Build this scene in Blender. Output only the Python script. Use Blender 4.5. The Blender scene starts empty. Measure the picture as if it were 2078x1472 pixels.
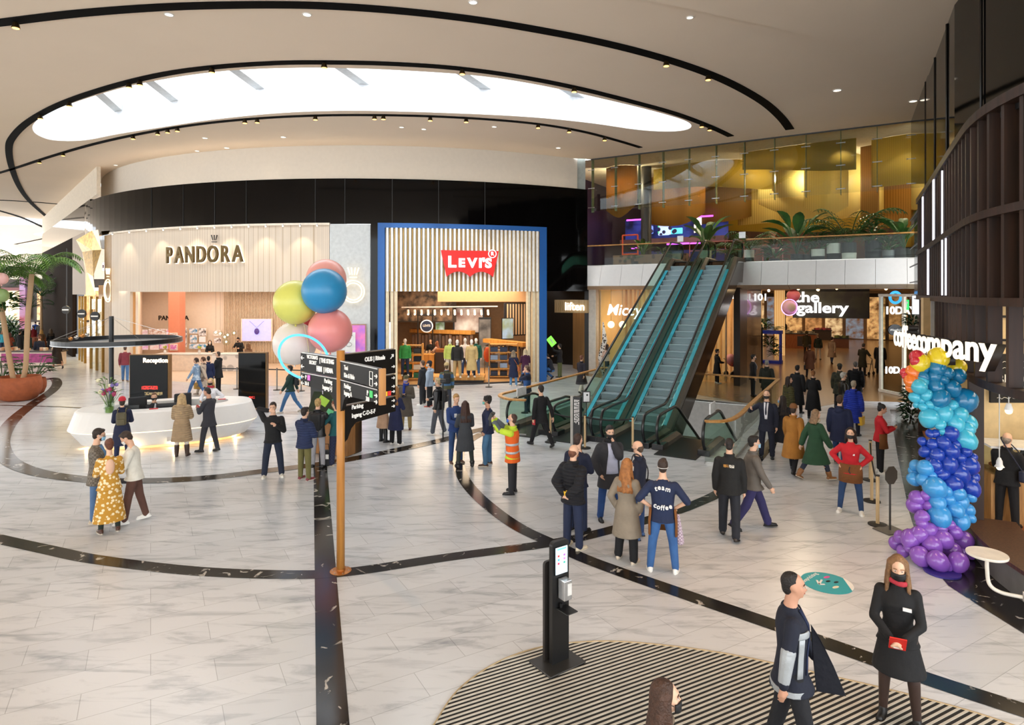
import bpy, math, random
from mathutils import Vector as V, Matrix
from math import pi, sin, cos, sqrt, radians as rad, atan2
S = bpy.context.scene
COL = S.collection
# ---------------------------------------------------------------- camera
FX, CX, HY, CH = 1270.0, 1039.0, 595.0, 4.5
cd = bpy.data.cameras.new('camera'); cam = bpy.data.objects.new('camera', cd); COL.objects.link(cam)
cd.sensor_width = 36; cd.lens = FX/2078*36; cd.shift_y = -(736-HY)/2078
cam.location = (0, 0, CH); cam.rotation_euler = (pi/2, 0, 0); cd.clip_end = 400
S.camera = cam
# ---------------------------------------------------------------- light and exposure
w = bpy.data.worlds.new('overcast_sky'); S.world = w; w.use_nodes = True
bg = w.node_tree.nodes['Background']; bg.inputs[0].default_value = (.93, .97, 1, 1); bg.inputs[1].default_value = 4.1
S.view_settings.view_transform = 'Standard'; S.view_settings.look = 'None'
S.view_settings.exposure = 0.16; S.view_settings.gamma = 1; S.view_settings.use_curve_mapping = False
S.cycles.max_bounces = 6; S.cycles.diffuse_bounces = 4; S.cycles.glossy_bounces = 3
S.cycles.transparent_max_bounces = 12; S.cycles.transmission_bounces = 4
S.cycles.use_denoising = True; S.cycles.sample_clamp_indirect = 6; S.cycles.caustics_reflective = False
S.cycles.caustics_refractive = False
def area(name, loc, sx, sy, power, col=(1, 1, 1), rot=(0, 0, 0)):
    l = bpy.data.lights.new(name, 'AREA'); l.shape = 'RECTANGLE'; l.size = sx; l.size_y = sy
    l.energy = power; l.color = col
    o = bpy.data.objects.new(name, l); COL.objects.link(o); o.location = loc; o.rotation_euler = rot
    return o
def spot(name, loc, power, col=(1, .86, .66), ang=70, blend=.8, target=None, r=.06):
    l = bpy.data.lights.new(name, 'SPOT'); l.energy = power; l.color = col; l.spot_size = rad(ang)
    l.spot_blend = blend; l.shadow_soft_size = r
    o = bpy.data.objects.new(name, l); COL.objects.link(o); o.location = loc
    if target: o.rotation_euler = (V(target)-V(loc)).to_track_quat('-Z', 'Y').to_euler()
    return o
WARM = (1, .84, .62)
area('skylight_daylight', (-7, 24.5, 14.4), 26, 6, 1300, (.86, .94, 1))
for q in ((-6.2, 6.6), (-3.2, 8.3), (-9, 10.4), (.6, 9.6), (3.4, 9.9), (5.2, 11.6), (2.6, 7.6), (5.0, 8.2), (-12, 15.5), (-1.5, 16), (9, 20), (-17, 28), (-3, 26), (-11, 27), (6.8, 15.5), (8.0, 14.5), (8.6, 18), (4.5, 14.5)):  # the last few spots are added to brighten the right ceiling by bounce
    near = q in ((-6.2, 6.6), (-3.2, 8.3), (3.4, 9.9), (5.2, 11.6), (2.6, 7.6), (5.0, 8.2), (-9, 10.4)); spot('ceiling_downlight', (q[0], q[1]+.4, 11.6), 520 if near else 60, (1, .54, .22) if near else (1, .8, .56), 40 if near else 34, .9, (q[0], q[1], 0))
# ---------------------------------------------------------------- picture/plan helpers
U = V((.857, -.515, 0)); W = V((.515, .857, 0)); N0 = V((1.40, 19.57, 0))
def G(x, y):
    Y = CH*FX/(y-HY); return V(((x-CX)/FX*Y, Y, 0))
def A(x, y, Y): return V(((x-CX)/FX*Y, Y, CH-(y-HY)/FX*Y))
def CZ(x, y, Z):
    Y = (CH-Z)*FX/(y-HY); return V(((x-CX)/FX*Y, Y, Z))
def E(t, s, z=0.0): return N0+U*t+W*s+V((0, 0, z))
def catmull(p, n=8, closed=False):
    p = [V(q) for q in p]; out = []; m = len(p)
    for i in range(m if closed else m-1):
        if closed: a, b, c, d = p[i-1], p[i], p[(i+1) % m], p[(i+2) % m]
        else: a, b, c, d = p[max(i-1, 0)], p[i], p[i+1], p[min(i+2, m-1)]
        for k in range(n):
            t = k/n
            out.append(.5*((2*b)+(c-a)*t+(2*a-5*b+4*c-d)*t*t+(3*b-a-3*c+d)*t*t*t))
    if not closed: out.append(p[-1])
    return out
# ---------------------------------------------------------------- materials
def lin(h):
    h = h.lstrip('#'); r = [int(h[i:i+2], 16)/255 for i in (0, 2, 4)]
    return tuple((c/12.92 if c <= .04045 else ((c+.055)/1.055)**2.4) for c in r)+(1,)
MC = {}
def mat(hexc, r=.6, m=0., e=0., var=.12, scale=6., bump=0., bs=30., kind=None, hex2=None, a=1., coat=0., spec=.5):
    key = (hexc, r, m, e, var, scale, bump, bs, kind, hex2, a, coat, spec)
    if key in MC: return MC[key]
    M = bpy.data.materials.new('surface_'+hexc.strip('#')); M.use_nodes = True; MC[key] = M
    nt = M.node_tree; n = nt.nodes; L = nt.links; b = n['Principled BSDF']
    c = lin(hexc); c2 = lin(hex2) if hex2 else tuple(min(1, q*(1-var)) for q in c[:3])+(1,)
    b.inputs['Roughness'].default_value = r; b.inputs['Metallic'].default_value = m
    b.inputs['Specular IOR Level'].default_value = spec
    if coat: b.inputs['Coat Weight'].default_value = coat; b.inputs['Coat Roughness'].default_value = .05
    if a < 1: b.inputs['Alpha'].default_value = a
    tc = n.new('ShaderNodeTexCoord'); out = 'Object'
    rp = n.new('ShaderNodeValToRGB'); rp.color_ramp.elements[0].color = c2; rp.color_ramp.elements[1].color = c
    rp.color_ramp.elements[0].position = .35; rp.color_ramp.elements[1].position = .65
    def tex(t, **k):
        q = n.new(t); L.new(tc.outputs[out], q.inputs['Vector'])
        for a_, v_ in k.items(): q.inputs[a_].default_value = v_
        return q
    hgt = None
    if kind in (None, 'puffer'):
        q = tex('ShaderNodeTexNoise', Scale=scale, Detail=3.); L.new(q.outputs[0], rp.inputs[0]); hgt = None
        if kind == 'puffer':
            wv = tex('ShaderNodeTexWave', Scale=bs, Distortion=1.2); wv.bands_direction = 'Z'; hgt = wv.outputs['Fac']
        elif bump: hgt = tex('ShaderNodeTexNoise', Scale=bs, Detail=2.).outputs[0]
    elif kind == 'wood':
        mp = n.new('ShaderNodeMapping'); L.new(tc.outputs[out], mp.inputs[0]); mp.inputs['Scale'].default_value = (scale*4, scale*4, scale*.3)
        q = n.new('ShaderNodeTexNoise'); L.new(mp.outputs[0], q.inputs['Vector']); q.inputs['Scale'].default_value = 1.5; q.inputs['Detail'].default_value = 4
        L.new(q.outputs[0], rp.inputs[0])
    elif kind in ('wavez', 'wavex', 'wavey'):
        q = tex('ShaderNodeTexWave', Scale=scale); q.bands_direction = kind[-1].upper(); L.new(q.outputs['Fac'], rp.inputs[0])
        rp.color_ramp.elements[0].position = .42; rp.color_ramp.elements[1].position = .58; hgt = q.outputs['Fac'] if bump else None
    elif kind == 'blotch':
        q = tex('ShaderNodeTexVoronoi', Scale=scale); L.new(q.outputs['Distance'], rp.inputs[0])
        rp.color_ramp.elements[0].position = .38; rp.color_ramp.elements[1].position = .46
    elif kind == 'check':
        q = tex('ShaderNodeTexChecker', Scale=scale); q.inputs[1].default_value = c; q.inputs[2].default_value = c2
        L.new(q.outputs[0], b.inputs['Base Color'])
    elif kind == 'brick':
        q = tex('ShaderNodeTexBrick', Scale=scale); q.inputs['Color1'].default_value = c
        q.inputs['Color2'].default_value = tuple(min(1, x*.93) for x in c[:3])+(1,); q.inputs['Mortar'].default_value = c2
        q.inputs['Mortar Size'].default_value = .015; L.new(q.outputs[0], b.inputs['Base Color'])
    if kind not in ('check', 'brick'): L.new(rp.outputs[0], b.inputs['Base Color'])
    if e:
        b.inputs['Emission Strength'].default_value = e
        if kind not in ('check', 'brick'): L.new(rp.outputs[0], b.inputs['Emission Color'])
        else: L.new(q.outputs[0], b.inputs['Emission Color'])
    if hgt is not None:
        bp = n.new('ShaderNodeBump'); bp.inputs['Strength'].default_value = bump or .5; bp.inputs['Distance'].default_value = .03
        L.new(hgt, bp.inputs['Height']); L.new(bp.outputs[0], b.inputs['Normal'])
    return M
def glow(hexc, s=1.5): return mat(hexc, .5, e=s, var=.05)
def glassmat(name, tint, refl=1.5, tr=.92):
    if name in MC: return MC[name]
    M = bpy.data.materials.new(name); M.use_nodes = True; MC[name] = M
    n = M.node_tree.nodes; L = M.node_tree.links; n.remove(n['Principled BSDF']); o = n['Material Output']
    t = n.new('ShaderNodeBsdfTransparent'); g = n.new('ShaderNodeBsdfGlossy'); mx = n.new('ShaderNodeMixShader'); f = n.new('ShaderNodeFresnel')
    nz = n.new('ShaderNodeTexNoise'); nz.inputs['Scale'].default_value = .4; hs = n.new('ShaderNodeMixRGB')
    c = lin(tint); hs.inputs[1].default_value = c; hs.inputs[2].default_value = tuple(x*.96 for x in c[:3])+(1,)
    L.new(nz.outputs[0], hs.inputs[0]); L.new(hs.outputs[0], t.inputs[0])
    g.inputs['Roughness'].default_value = .01; g.inputs[0].default_value = (.95, 1, .98, 1); f.inputs[0].default_value = refl
    ge = n.new('ShaderNodeNewGeometry'); om = n.new('ShaderNodeMath'); om.operation = 'SUBTRACT'; om.inputs[0].default_value = 1; L.new(ge.outputs['Backfacing'], om.inputs[1]); mu = n.new('ShaderNodeMath'); mu.operation = 'MULTIPLY'; L.new(om.outputs[0], mu.inputs[0]); L.new(f.outputs[0], mu.inputs[1]); L.new(mu.outputs[0], mx.inputs[0]); L.new(t.outputs[0], mx.inputs[1]); L.new(g.outputs[0], mx.inputs[2]); L.new(mx.outputs[0], o.inputs[0])
    return M
GLASS = glassmat('clear_glass', 'F4F9F6', 1.25)
GREEN = glassmat('green_glass', 'E2F2EC', 1.3)
BIGGLASS = glassmat('curtain_glass', 'F2F3EA', 1.62)
# ---------------------------------------------------------------- mesh builder
def frame(d):
    d = d.normalized(); a = V((0, 0, 1)) if abs(d.z) < .9 else V((1, 0, 0))
    x = d.cross(a).normalized(); return x, d.cross(x).normalized()
class MB:
    def __init__(s): s.v = []; s.f = []
    def add(s, vs, fs):
        o = len(s.v); s.v += [V(q) for q in vs]; s.f += [tuple(i+o for i in f) for f in fs]
    def box(s, c, d, R=None):
        x, y, z = d[0]/2, d[1]/2, d[2]/2; c = V(c)
        p = [V((i*x, j*y, k*z)) for k in (-1, 1) for j in (-1, 1) for i in (-1, 1)]
        if R is not None: p = [(R @ q) if not isinstance(R, (int, float)) else Matrix.Rotation(R, 3, 'Z') @ q for q in p]
        s.add([c+q for q in p], [(0, 2, 3, 1), (4, 5, 7, 6), (0, 1, 5, 4), (2, 6, 7, 3), (0, 4, 6, 2), (1, 3, 7, 5)]); return s
    def beam(s, a, b, w_, h):
        a, b = V(a), V(b); d = b-a; x = V((d.y, -d.x, 0)); x = x.normalized() if x.length > 1e-6 else V((1, 0, 0)); y = x.cross(d.normalized())
        p = [q+x*i*w_/2+y*j*h/2 for q in (a, b) for i, j in ((-1, -1), (1, -1), (1, 1), (-1, 1))]
        s.add(p, [(0, 3, 2, 1), (4, 5, 6, 7), (0, 1, 5, 4), (1, 2, 6, 5), (2, 3, 7, 6), (3, 0, 4, 7)]); return s
    def rings(s, R, cap=True, closed=False):
        n = len(R[0]); vs = [q for r in R for q in r]; m = len(R); fs = []
        for i in range(m if closed else m-1):
            for k in range(n):
                a, b = i*n+k, i*n+(k+1) % n; c, d = ((i+1) % m)*n+(k+1) % n, ((i+1) % m)*n+k
                fs.append((a, b, c, d))
        if cap and not closed: fs += [tuple(range(n-1, -1, -1)), tuple(range((m-1)*n, m*n))]
        s.add(vs, fs); return s
    def tube(s, pts, r, n=8, closed=False, rad_=None):
        pts = [V(q) for q in pts]; R = []; m = len(pts); x0 = None
        for i, p in enumerate(pts):
            d = (pts[(i+1) % m]-pts[i-1]) if closed else (pts[min(i+1, m-1)]-pts[max(i-1, 0)])
            if d.length < 1e-9: d = V((0, 0, 1))
            d.normalize()
            if x0 is None: x0, _ = frame(d)
            x0 = (x0-d*x0.dot(d)); x0 = x0.normalized() if x0.length > 1e-6 else frame(d)[0]
            y = d.cross(x0); q = rad_[i] if rad_ else r
            R.append([p+x0*q*cos(2*pi*k/n)+y*q*sin(2*pi*k/n) for k in range(n)])
        return s.rings(R, True, closed)
    def cyl(s, a, b, r, r2=None, n=16): return s.tube([a, b], r, n, rad_=[r, r if r2 is None else r2])
    def lathe(s, prof, c=(0, 0, 0), n=28, cap=True):
        c = V(c); return s.rings([[c+V((r*cos(2*pi*k/n), r*sin(2*pi*k/n), z)) for k in range(n)] for r, z in prof], cap)
    def ell(s, c, r, n=12, m=8, R=None):
        c = V(c); r = (r, r, r) if isinstance(r, (int, float)) else r
        RR = []
        for i in range(1, m):
            th = pi*i/m; ring = []
            for k in range(n):
                q = V((r[0]*sin(th)*cos(2*pi*k/n), r[1]*sin(th)*sin(2*pi*k/n), -r[2]*cos(th)))
                ring.append(c+(R @ q if R else q))
            RR.append(ring)
        a, b = V((0, 0, -r[2])), V((0, 0, r[2]))
        o = len(s.v); s.rings(RR, False); top = len(s.v)
        s.v += [c+(R @ a if R else a), c+(R @ b if R else b)]
        for k in range(n):
            s.f.append((top, o+(k+1) % n, o+k)); e = o+(m-2)*n; s.f.append((top+1, e+k, e+(k+1) % n))
        return s
    def cap(s, p0, p1, r0, r1, n=10):
        p0, p1 = V(p0), V(p1); d = p1-p0; L = d.length; d = d.normalized() if L > 1e-6 else V((0, 0, 1))
        return s.tube([p0-d*r0*.95, p0-d*r0*.6, p0, p1, p1+d*r1*.6, p1+d*r1*.95], 0, n, rad_=[r0*.3, r0*.8, r0, r1, r1*.8, r1*.3])
    def prism(s, poly, z0, z1):
        n = len(poly); s.add([(p[0], p[1], z0) for p in poly]+[(p[0], p[1], z1) for p in poly],
            [tuple(range(n-1, -1, -1)), tuple(range(n, 2*n))]+[(i, (i+1) % n, n+(i+1) % n, n+i) for i in range(n)]); return s
    def plate(s, poly, M, th):   # 2-D outline stood up in matrix M (x right, y up), thickness th along local +z
        n = len(poly); s.add([M @ V((p[0], p[1], 0)) for p in poly]+[M @ V((p[0], p[1], th)) for p in poly],
            [tuple(range(n-1, -1, -1)), tuple(range(n, 2*n))]+[(i, (i+1) % n, n+(i+1) % n, n+i) for i in range(n)]); return s
    def wall(s, pts, z0, z1, th=.1):  # vertical wall along a plan line
        pts = [V((p[0], p[1], 0)) for p in pts]; R = []; m = len(pts)
        for i, p in enumerate(pts):
            d = pts[min(i+1, m-1)]-pts[max(i-1, 0)]; nn = V((-d.y, d.x, 0)).normalized()*th
            R.append([p+V((0, 0, z0)), p+nn+V((0, 0, z0)), p+nn+V((0, 0, z1)), p+V((0, 0, z1))])
        return s.rings(R)
    def ribbon(s, pts, wd, z, th=.006):
        pts = [V((p[0], p[1], 0)) for p in pts]; R = []; m = len(pts)
        for i, p in enumerate(pts):
            d = pts[min(i+1, m-1)]-pts[max(i-1, 0)]; nn = V((-d.y, d.x, 0)).normalized()*wd/2
            R.append([p-nn+V((0, 0, z)), p+nn+V((0, 0, z)), p+nn+V((0, 0, z+th)), p-nn+V((0, 0, z+th))])
        return s.rings(R)
    def build(s, name, m, parent=None, smooth=False, bevel=0, voxel=0, sm=2, sub=0, loc=None, rz=0):
        me = bpy.data.meshes.new(name); me.from_pydata([tuple(q) for q in s.v], [], s.f); me.update()
        o = bpy.data.objects.new(name, me); COL.objects.link(o)
        if m: me.materials.append(m)
        if parent: o.parent = parent
        if loc is not None: o.location = loc
        o.rotation_euler.z = rz
        if voxel:
            q = o.modifiers.new('blend', 'REMESH'); q.mode = 'VOXEL'; q.voxel_size = voxel; q.use_smooth_shade = True
            if sm: q = o.modifiers.new('soft', 'SMOOTH'); q.factor = .5; q.iterations = sm
        if bevel:
            q = o.modifiers.new('bevel', 'BEVEL'); q.width = bevel; q.segments = 2; q.limit_method = 'ANGLE'
        if sub: q = o.modifiers.new('sub', 'SUBSURF'); q.levels = sub; q.render_levels = sub
        if smooth:
            for p in me.polygons: p.use_smooth = True
        return o
def thing(name, label, cat, loc=(0, 0, 0), rz=0, group=None):
    o = bpy.data.objects.new(name, None); COL.objects.link(o); o.location = loc; o.rotation_euler = (0, 0, rz)
    o.empty_display_size = .2
    return tag(o, label, cat, group)
def tag(o, label, cat, group=None, kind=None):
    o['label'] = label; o['category'] = cat
    if group: o['group'] = group
    if kind: o['kind'] = kind
    return o
def struct(o): o['kind'] = 'structure'; return o
TXT = {}
def text(name, s, size, m, parent=None, loc=(0, 0, 0), rot=(pi/2, 0, 0), ext=.02, off=0., align='CENTER', shear=0., space=1., sx=1.):
    c = bpy.data.curves.new(name, 'FONT'); c.body = s; c.size = size; c.extrude = ext; c.offset = off; c.align_x = align; c.align_y = 'CENTER'
    c.shear = shear; c.space_character = space; c.resolution_u = 4
    tmp = bpy.data.objects.new('lettering', c); key = (s, size, ext, off, align, shear, space)
    if key in TXT: me = TXT[key].copy(); me.materials.clear()
    else: COL.objects.link(tmp); bpy.context.view_layer.update(); me = bpy.data.meshes.new_from_object(tmp.evaluated_get(bpy.context.evaluated_depsgraph_get())); TXT[key] = me; me.materials.clear()
    bpy.data.objects.remove(tmp); bpy.data.curves.remove(c)
    o = bpy.data.objects.new(name, me); COL.objects.link(o); me.materials.append(m)
    if parent: o.parent = parent
    o.location = loc; o.rotation_euler = rot; o.scale.x = sx
    return o
def dup(o, parent=None):
    c = o.copy(); COL.objects.link(c)
    if parent: c.parent = parent
    for ch in [q for q in o.children]: dup(ch, c)
    return c
def polyface(name, outer, holes, z, m, flip=False):
    import bmesh
    bm = bmesh.new(); es = []
    for lp in [outer]+holes:
        vs = [bm.verts.new((p[0], p[1], z)) for p in lp]
        for i in range(len(vs)): es.append(bm.edges.new((vs[i], vs[(i+1) % len(vs)])))
    bmesh.ops.triangle_fill(bm, edges=es, use_beauty=True, normal=(0, 0, -1 if flip else 1))
    me = bpy.data.meshes.new(name); bm.to_mesh(me); bm.free()
    o = bpy.data.objects.new(name, me); COL.objects.link(o); me.materials.append(m); return struct(o)
BLACK = mat('121214', .45); METAL = mat('B9B7B2', .28, 1.); WOOD = mat('C99A5B', .5, kind='wood', scale=3, hex2='A87838')
WHITE = mat('ECEAE6', .5); DARKGLOSS_ = mat('0B0A0A', .07, coat=.3, var=.3, scale=.5)
# ================================================================ SETTING
def marble(name, c1, c2, vein, tile, ang, tsx, rough=.2, mort=.004, vs=1.0, thr=.5, lowvar=.9):
    M = bpy.data.materials.new(name); M.use_nodes = True; n = M.node_tree.nodes; L = M.node_tree.links; b = n['Principled BSDF']
    tc = n.new('ShaderNodeTexCoord'); mp = n.new('ShaderNodeMapping'); mp.inputs['Rotation'].default_value = (0, 0, rad(ang)); L.new(tc.outputs['Object'], mp.inputs[0])
    br = n.new('ShaderNodeTexBrick'); L.new(mp.outputs[0], br.inputs[0]); br.inputs['Scale'].default_value = tile
    br.inputs['Color1'].default_value = lin(c1); br.inputs['Color2'].default_value = lin(c2); br.inputs['Mortar'].default_value = tuple(x*.72 for x in lin(c2)[:3])+(1,)
    br.inputs['Mortar Size'].default_value = mort; br.inputs['Brick Width'].default_value = tsx; br.inputs['Row Height'].default_value = .5; br.inputs['Bias'].default_value = -.3
    mp2 = n.new('ShaderNodeMapping'); mp2.inputs['Rotation'].default_value = (0, 0, rad(ang+55)); mp2.inputs['Scale'].default_value = (.9*vs, 4.5*vs, 1); L.new(tc.outputs['Object'], mp2.inputs[0])
    nz = n.new('ShaderNodeTexNoise'); nz.inputs['Scale'].default_value = 1.3; nz.inputs['Detail'].default_value = 8; nz.inputs['Roughness'].default_value = .65; nz.inputs['Distortion'].default_value = .8
    L.new(mp2.outputs[0], nz.inputs['Vector'])
    rp = n.new('ShaderNodeValToRGB'); L.new(nz.outputs[0], rp.inputs[0])
    e = rp.color_ramp.elements; e[0].position = thr-.17; e[0].color = lin(vein); e[1].position = thr+.08; e[1].color = (1, 1, 1, 1)
    mx = n.new('ShaderNodeMixRGB'); mx.blend_type = 'MULTIPLY'; mx.inputs[0].default_value = 1; L.new(br.outputs[0], mx.inputs[1]); L.new(rp.outputs[0], mx.inputs[2])
    n2 = n.new('ShaderNodeTexNoise'); n2.inputs['Scale'].default_value = .7; L.new(tc.outputs['Object'], n2.inputs['Vector'])
    r2 = n.new('ShaderNodeValToRGB'); L.new(n2.outputs[0], r2.inputs[0]); r2.color_ramp.elements[0].color = (lowvar, lowvar, lowvar, 1); r2.color_ramp.elements[0].position = .3; r2.color_ramp.elements[1].position = .6
    m3 = n.new('ShaderNodeMixRGB'); m3.blend_type = 'MULTIPLY'; m3.inputs[0].default_value = 1; L.new(mx.outputs[0], m3.inputs[1]); L.new(r2.outputs[0], m3.inputs[2])
    L.new(m3.outputs[0], b.inputs['Base Color']); b.inputs['Roughness'].default_value = rough; b.inputs['Specular IOR Level'].default_value = .45
    return M
FLOOR = marble('white_marble_tiles', 'D3D6DA', 'C6C9CD', 'BBBEC3', 1.0, -30, 1.35, .24, vs=.8, thr=.42, lowvar=.95)
def blackmarble():
    M = bpy.data.materials.new('black_marble'); M.use_nodes = True; n = M.node_tree.nodes; L = M.node_tree.links; b = n['Principled BSDF']
    tc = n.new('ShaderNodeTexCoord'); nz = n.new('ShaderNodeTexNoise'); nz.inputs['Scale'].default_value = 2.2; nz.inputs['Detail'].default_value = 7; nz.inputs['Distortion'].default_value = 2.2
    L.new(tc.outputs['Object'], nz.inputs['Vector']); rp = n.new('ShaderNodeValToRGB'); L.new(nz.outputs[0], rp.inputs[0]); e = rp.color_ramp.elements
    e[0].position = .625; e[0].color = lin('17171A'); e[1].position = .665; e[1].color = lin('B5AFA6'); q = e.new(.3); q.color = lin('1E1D20'); q = e.new(.58); q.color = lin('26231F')
    L.new(rp.outputs[0], b.inputs['Base Color']); b.inputs['Roughness'].default_value = .16; return M
BMARB = blackmarble()
void = [E(-2.05, 1.5), E(4.95, 1.5), E(4.95, 8.8), E(-2.05, 8.8)]
polyface('floor', [(-75, -22), (40, -22), (75, 110), (-75, 110)], [void], 0, FLOOR)
# void lining and lower storey
mb = MB()
for a, b in zip(void, void[1:]+void[:1]): mb.beam(a+V((0, 0, -.75)), b+V((0, 0, -.75)), .04, 1.49)
struct(mb.build('trim_1', mat('C9C4BE', .5)))
mb = MB(); mb.wall([E(-2.3, 9.4), E(5.2, 9.4)], -4.2, -1.5, .1); mb.wall([E(-2.3, 1), E(-2.3, 9.4)], -4.2, -1.5, .1); mb.wall([E(5.2, 9.4), E(5.2, 1)], -4.2, -1.5, .1)
struct(mb.build('wall_lower', mat('5A4A36', .6)))
mb = MB(); mb.prism([E(-3, .5), E(6, .5), E(6, 10), E(-3, 10)], -4.3, -4.2); struct(mb.build('floor_lower', mat('8C7452', .4)))
# black marble bands in the floor
def gp(l): return catmull([G(*p) for p in l], 8)
bands = [
 ([G(650, 948), G(676, 1480)], .33),
 (gp([(-60, 1080), (0, 1095), (100, 1117), (200, 1137), (400, 1160), (600, 1167), (720, 1160), (900, 1133), (1130, 1101), (1270, 1068), (1400, 1028), (1490, 980), (1560, 905), (1600, 850), (1640, 815)]), .30),
 (gp([(1010, 868), (975, 882), (940, 905), (930, 935), (940, 970), (965, 1003), (1010, 1042), (1060, 1075), (1120, 1103), (1200, 1140), (1400, 1211), (1550, 1262), (1750, 1332), (1900, 1385), (2100, 1450)]), .30),
 (gp([(70, 778), (105, 768), (116, 778), (104, 795), (60, 825), (25, 855), (6, 885), (4, 912), (22, 938), (70, 958), (140, 970), (240, 977), (400, 972), (550, 955), (680, 938), (800, 915), (905, 892), (960, 876), (1000, 868)]), .42),
 ([G(-40, 822), G(120, 826), G(330, 838)], .12),
 (gp([(1870, 795), (1818, 845), (1812, 870)]), .1)]
for i, (p, wd) in enumerate(bands): struct(MB().ribbon(p, wd, .002+.0012*i, .003).build('trim_%d' % (i+2), BMARB))
edge = [G(1806, 832), G(1822, 930), G(1845, 1040), G(1872, 1128), G(1925, 1190), G(1990, 1232), G(2078, 1287), G(2300, 1420)]
o = polyface('floor_edge', edge+[V((9.2, 5, 0)), V((9.2, 9, 0)), V((16, 20, 0)), V((16.8, 24, 0))], [], .006, BMARB)
# gallery floor, its warm dimness put into the colour
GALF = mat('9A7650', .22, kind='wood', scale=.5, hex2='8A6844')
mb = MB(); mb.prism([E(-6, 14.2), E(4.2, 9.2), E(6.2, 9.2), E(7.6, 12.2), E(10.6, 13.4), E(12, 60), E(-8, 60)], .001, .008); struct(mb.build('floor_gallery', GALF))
# entrance mat
matpts = catmull([G(880, 1474), G(930, 1402), G(1010, 1346), G(1100, 1315), G(1200, 1304), G(1300, 1307), G(1450, 1325), G(1600, 1355), G(1800, 1401), G(1960, 1443), G(2078, 1482)], 6)
matpts = [V((-1.4, 5.2, 0)), V((-1.2, 5.9, 0))]+matpts+[V((5.9, 5.4, 0)), V((5.9, 3, 0)), V((-1.4, 3, 0))]
t = thing('entrance_mat', 'large curved entrance mat of dark and pale metal stripes in front', 'mat', (2, 5.5, 0))
mb = MB(); mb.prism([p-V((2, 5.5, 0)) for p in matpts], .002, .009); mb.build('backing', mat('1B1A19', .8), t)
mb = MB(); dr = V((cos(rad(27)), sin(rad(27)), 0)); pr = V((-dr.y, dr.x, 0)); poly = [p-V((2, 5.5, 0)) for p in matpts]
k = -3.2
while k < 3.2:
    xs = []
    for a, b in zip(poly, poly[1:]+poly[:1]):
        da, db = a.dot(pr)-k, b.dot(pr)-k
        if da*db < 0: q = a+(b-a)*(da/(da-db)); xs.append(q.dot(dr))
    xs.sort()
    for a, b in zip(xs[::2], xs[1::2]):
        if b-a > .05: mb.beam(dr*a+pr*k+V((0, 0, .011)), dr*b+pr*k+V((0, 0, .011)), .026, .006)
    k += .062
mb.build('metal_strips', mat('D6CFC2', .4, .2), t)
MB().tube([p-V((2, 5.5, -.008)) for p in matpts], .012, 6, True).build('rim', mat('C0A982', .4, .5), t)

# ---------------------------------------------------------------- ceiling
CZ0 = 11.8
CEIL = mat('F5E1C9', .85, var=.03, scale=.3)
sky_px = [(66, 262), (72, 247), (100, 228), (160, 205), (250, 178), (350, 158), (470, 143), (600, 138), (720, 139), (850, 145), (980, 155), (1100, 174), (1220, 200), (1320, 224), (1385, 243), (1403, 255), (1390, 264), (1350, 267), (1290, 263), (1200, 250), (1080, 238), (950, 231), (800, 226), (680, 225), (560, 230), (430, 243), (330, 258), (240, 272), (170, 285), (110, 285), (78, 275)]
sky = catmull([CZ(x, y, CZ0) for x, y in sky_px], 4, True)
def oval(c, a, b, ang, n=40): return [V((c[0]+a*cos(q)*cos(ang)-b*sin(q)*sin(ang), c[1]+a*cos(q)*sin(ang)+b*sin(q)*cos(ang), 0)) for q in [2*pi*i/n for i in range(n)]]
sk2 = oval((-55, 62), 9, 4.5, .2); sk3 = oval((-51, 80), 9, 5, .1)
polyface('ceiling', [(-90, -24), (13, -24), (13, 16.6), E(14, 14.1), E(-5, 14.2), V((3.9, 34, 0)), (-9, 32), (-28, 42), (-44, 110), (-90, 110)], [sky, sk2, sk3], CZ0, CEIL, True)
polyface('ceiling_lounge', [E(-10, 14.1), E(16, 14.1), E(16, 55), E(-10, 55)], [], CZ0, mat('CFC2AE', .8), True)
mb = MB()
WELL = mat('F2F4F7', .6)
for lp in (sky, sk2, sk3): mb.rings([[V((p.x, p.y, CZ0)) for p in lp], [V((p.x, p.y, 14.6)) for p in lp]], False)
struct(mb.build('trim_20', WELL, smooth=False))
# joists across the light well
mid = V((-7.5, 44, 0))
for i, (x, y) in enumerate([(232, 234), (362, 209), (540, 188), (750, 188), (975, 195), (1175, 214)]):
    f = min(sky, key=lambda p: abs((p.x/p.y)-(x-CX)/FX) + (0 if p.y > 24.2 else 5)); d = (V((f.x*.6-4.5, f.y-9, 0))-V((f.x, f.y, 0))).normalized()
    a = V((f.x, f.y, 13.1)); MBq = MB().beam(a-d*.3, a+d*7.2, .42, .5); struct(MBq.build('trim_%d' % (21+i), mat('D9DBDC', .6)))
area('skylight_left', (-55, 62, 14.4), 14, 7, 1500, (.93, .97, 1)); area('skylight_far', (-51, 80, 14.4), 14, 8, 1500, (.93, .97, 1))
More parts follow.
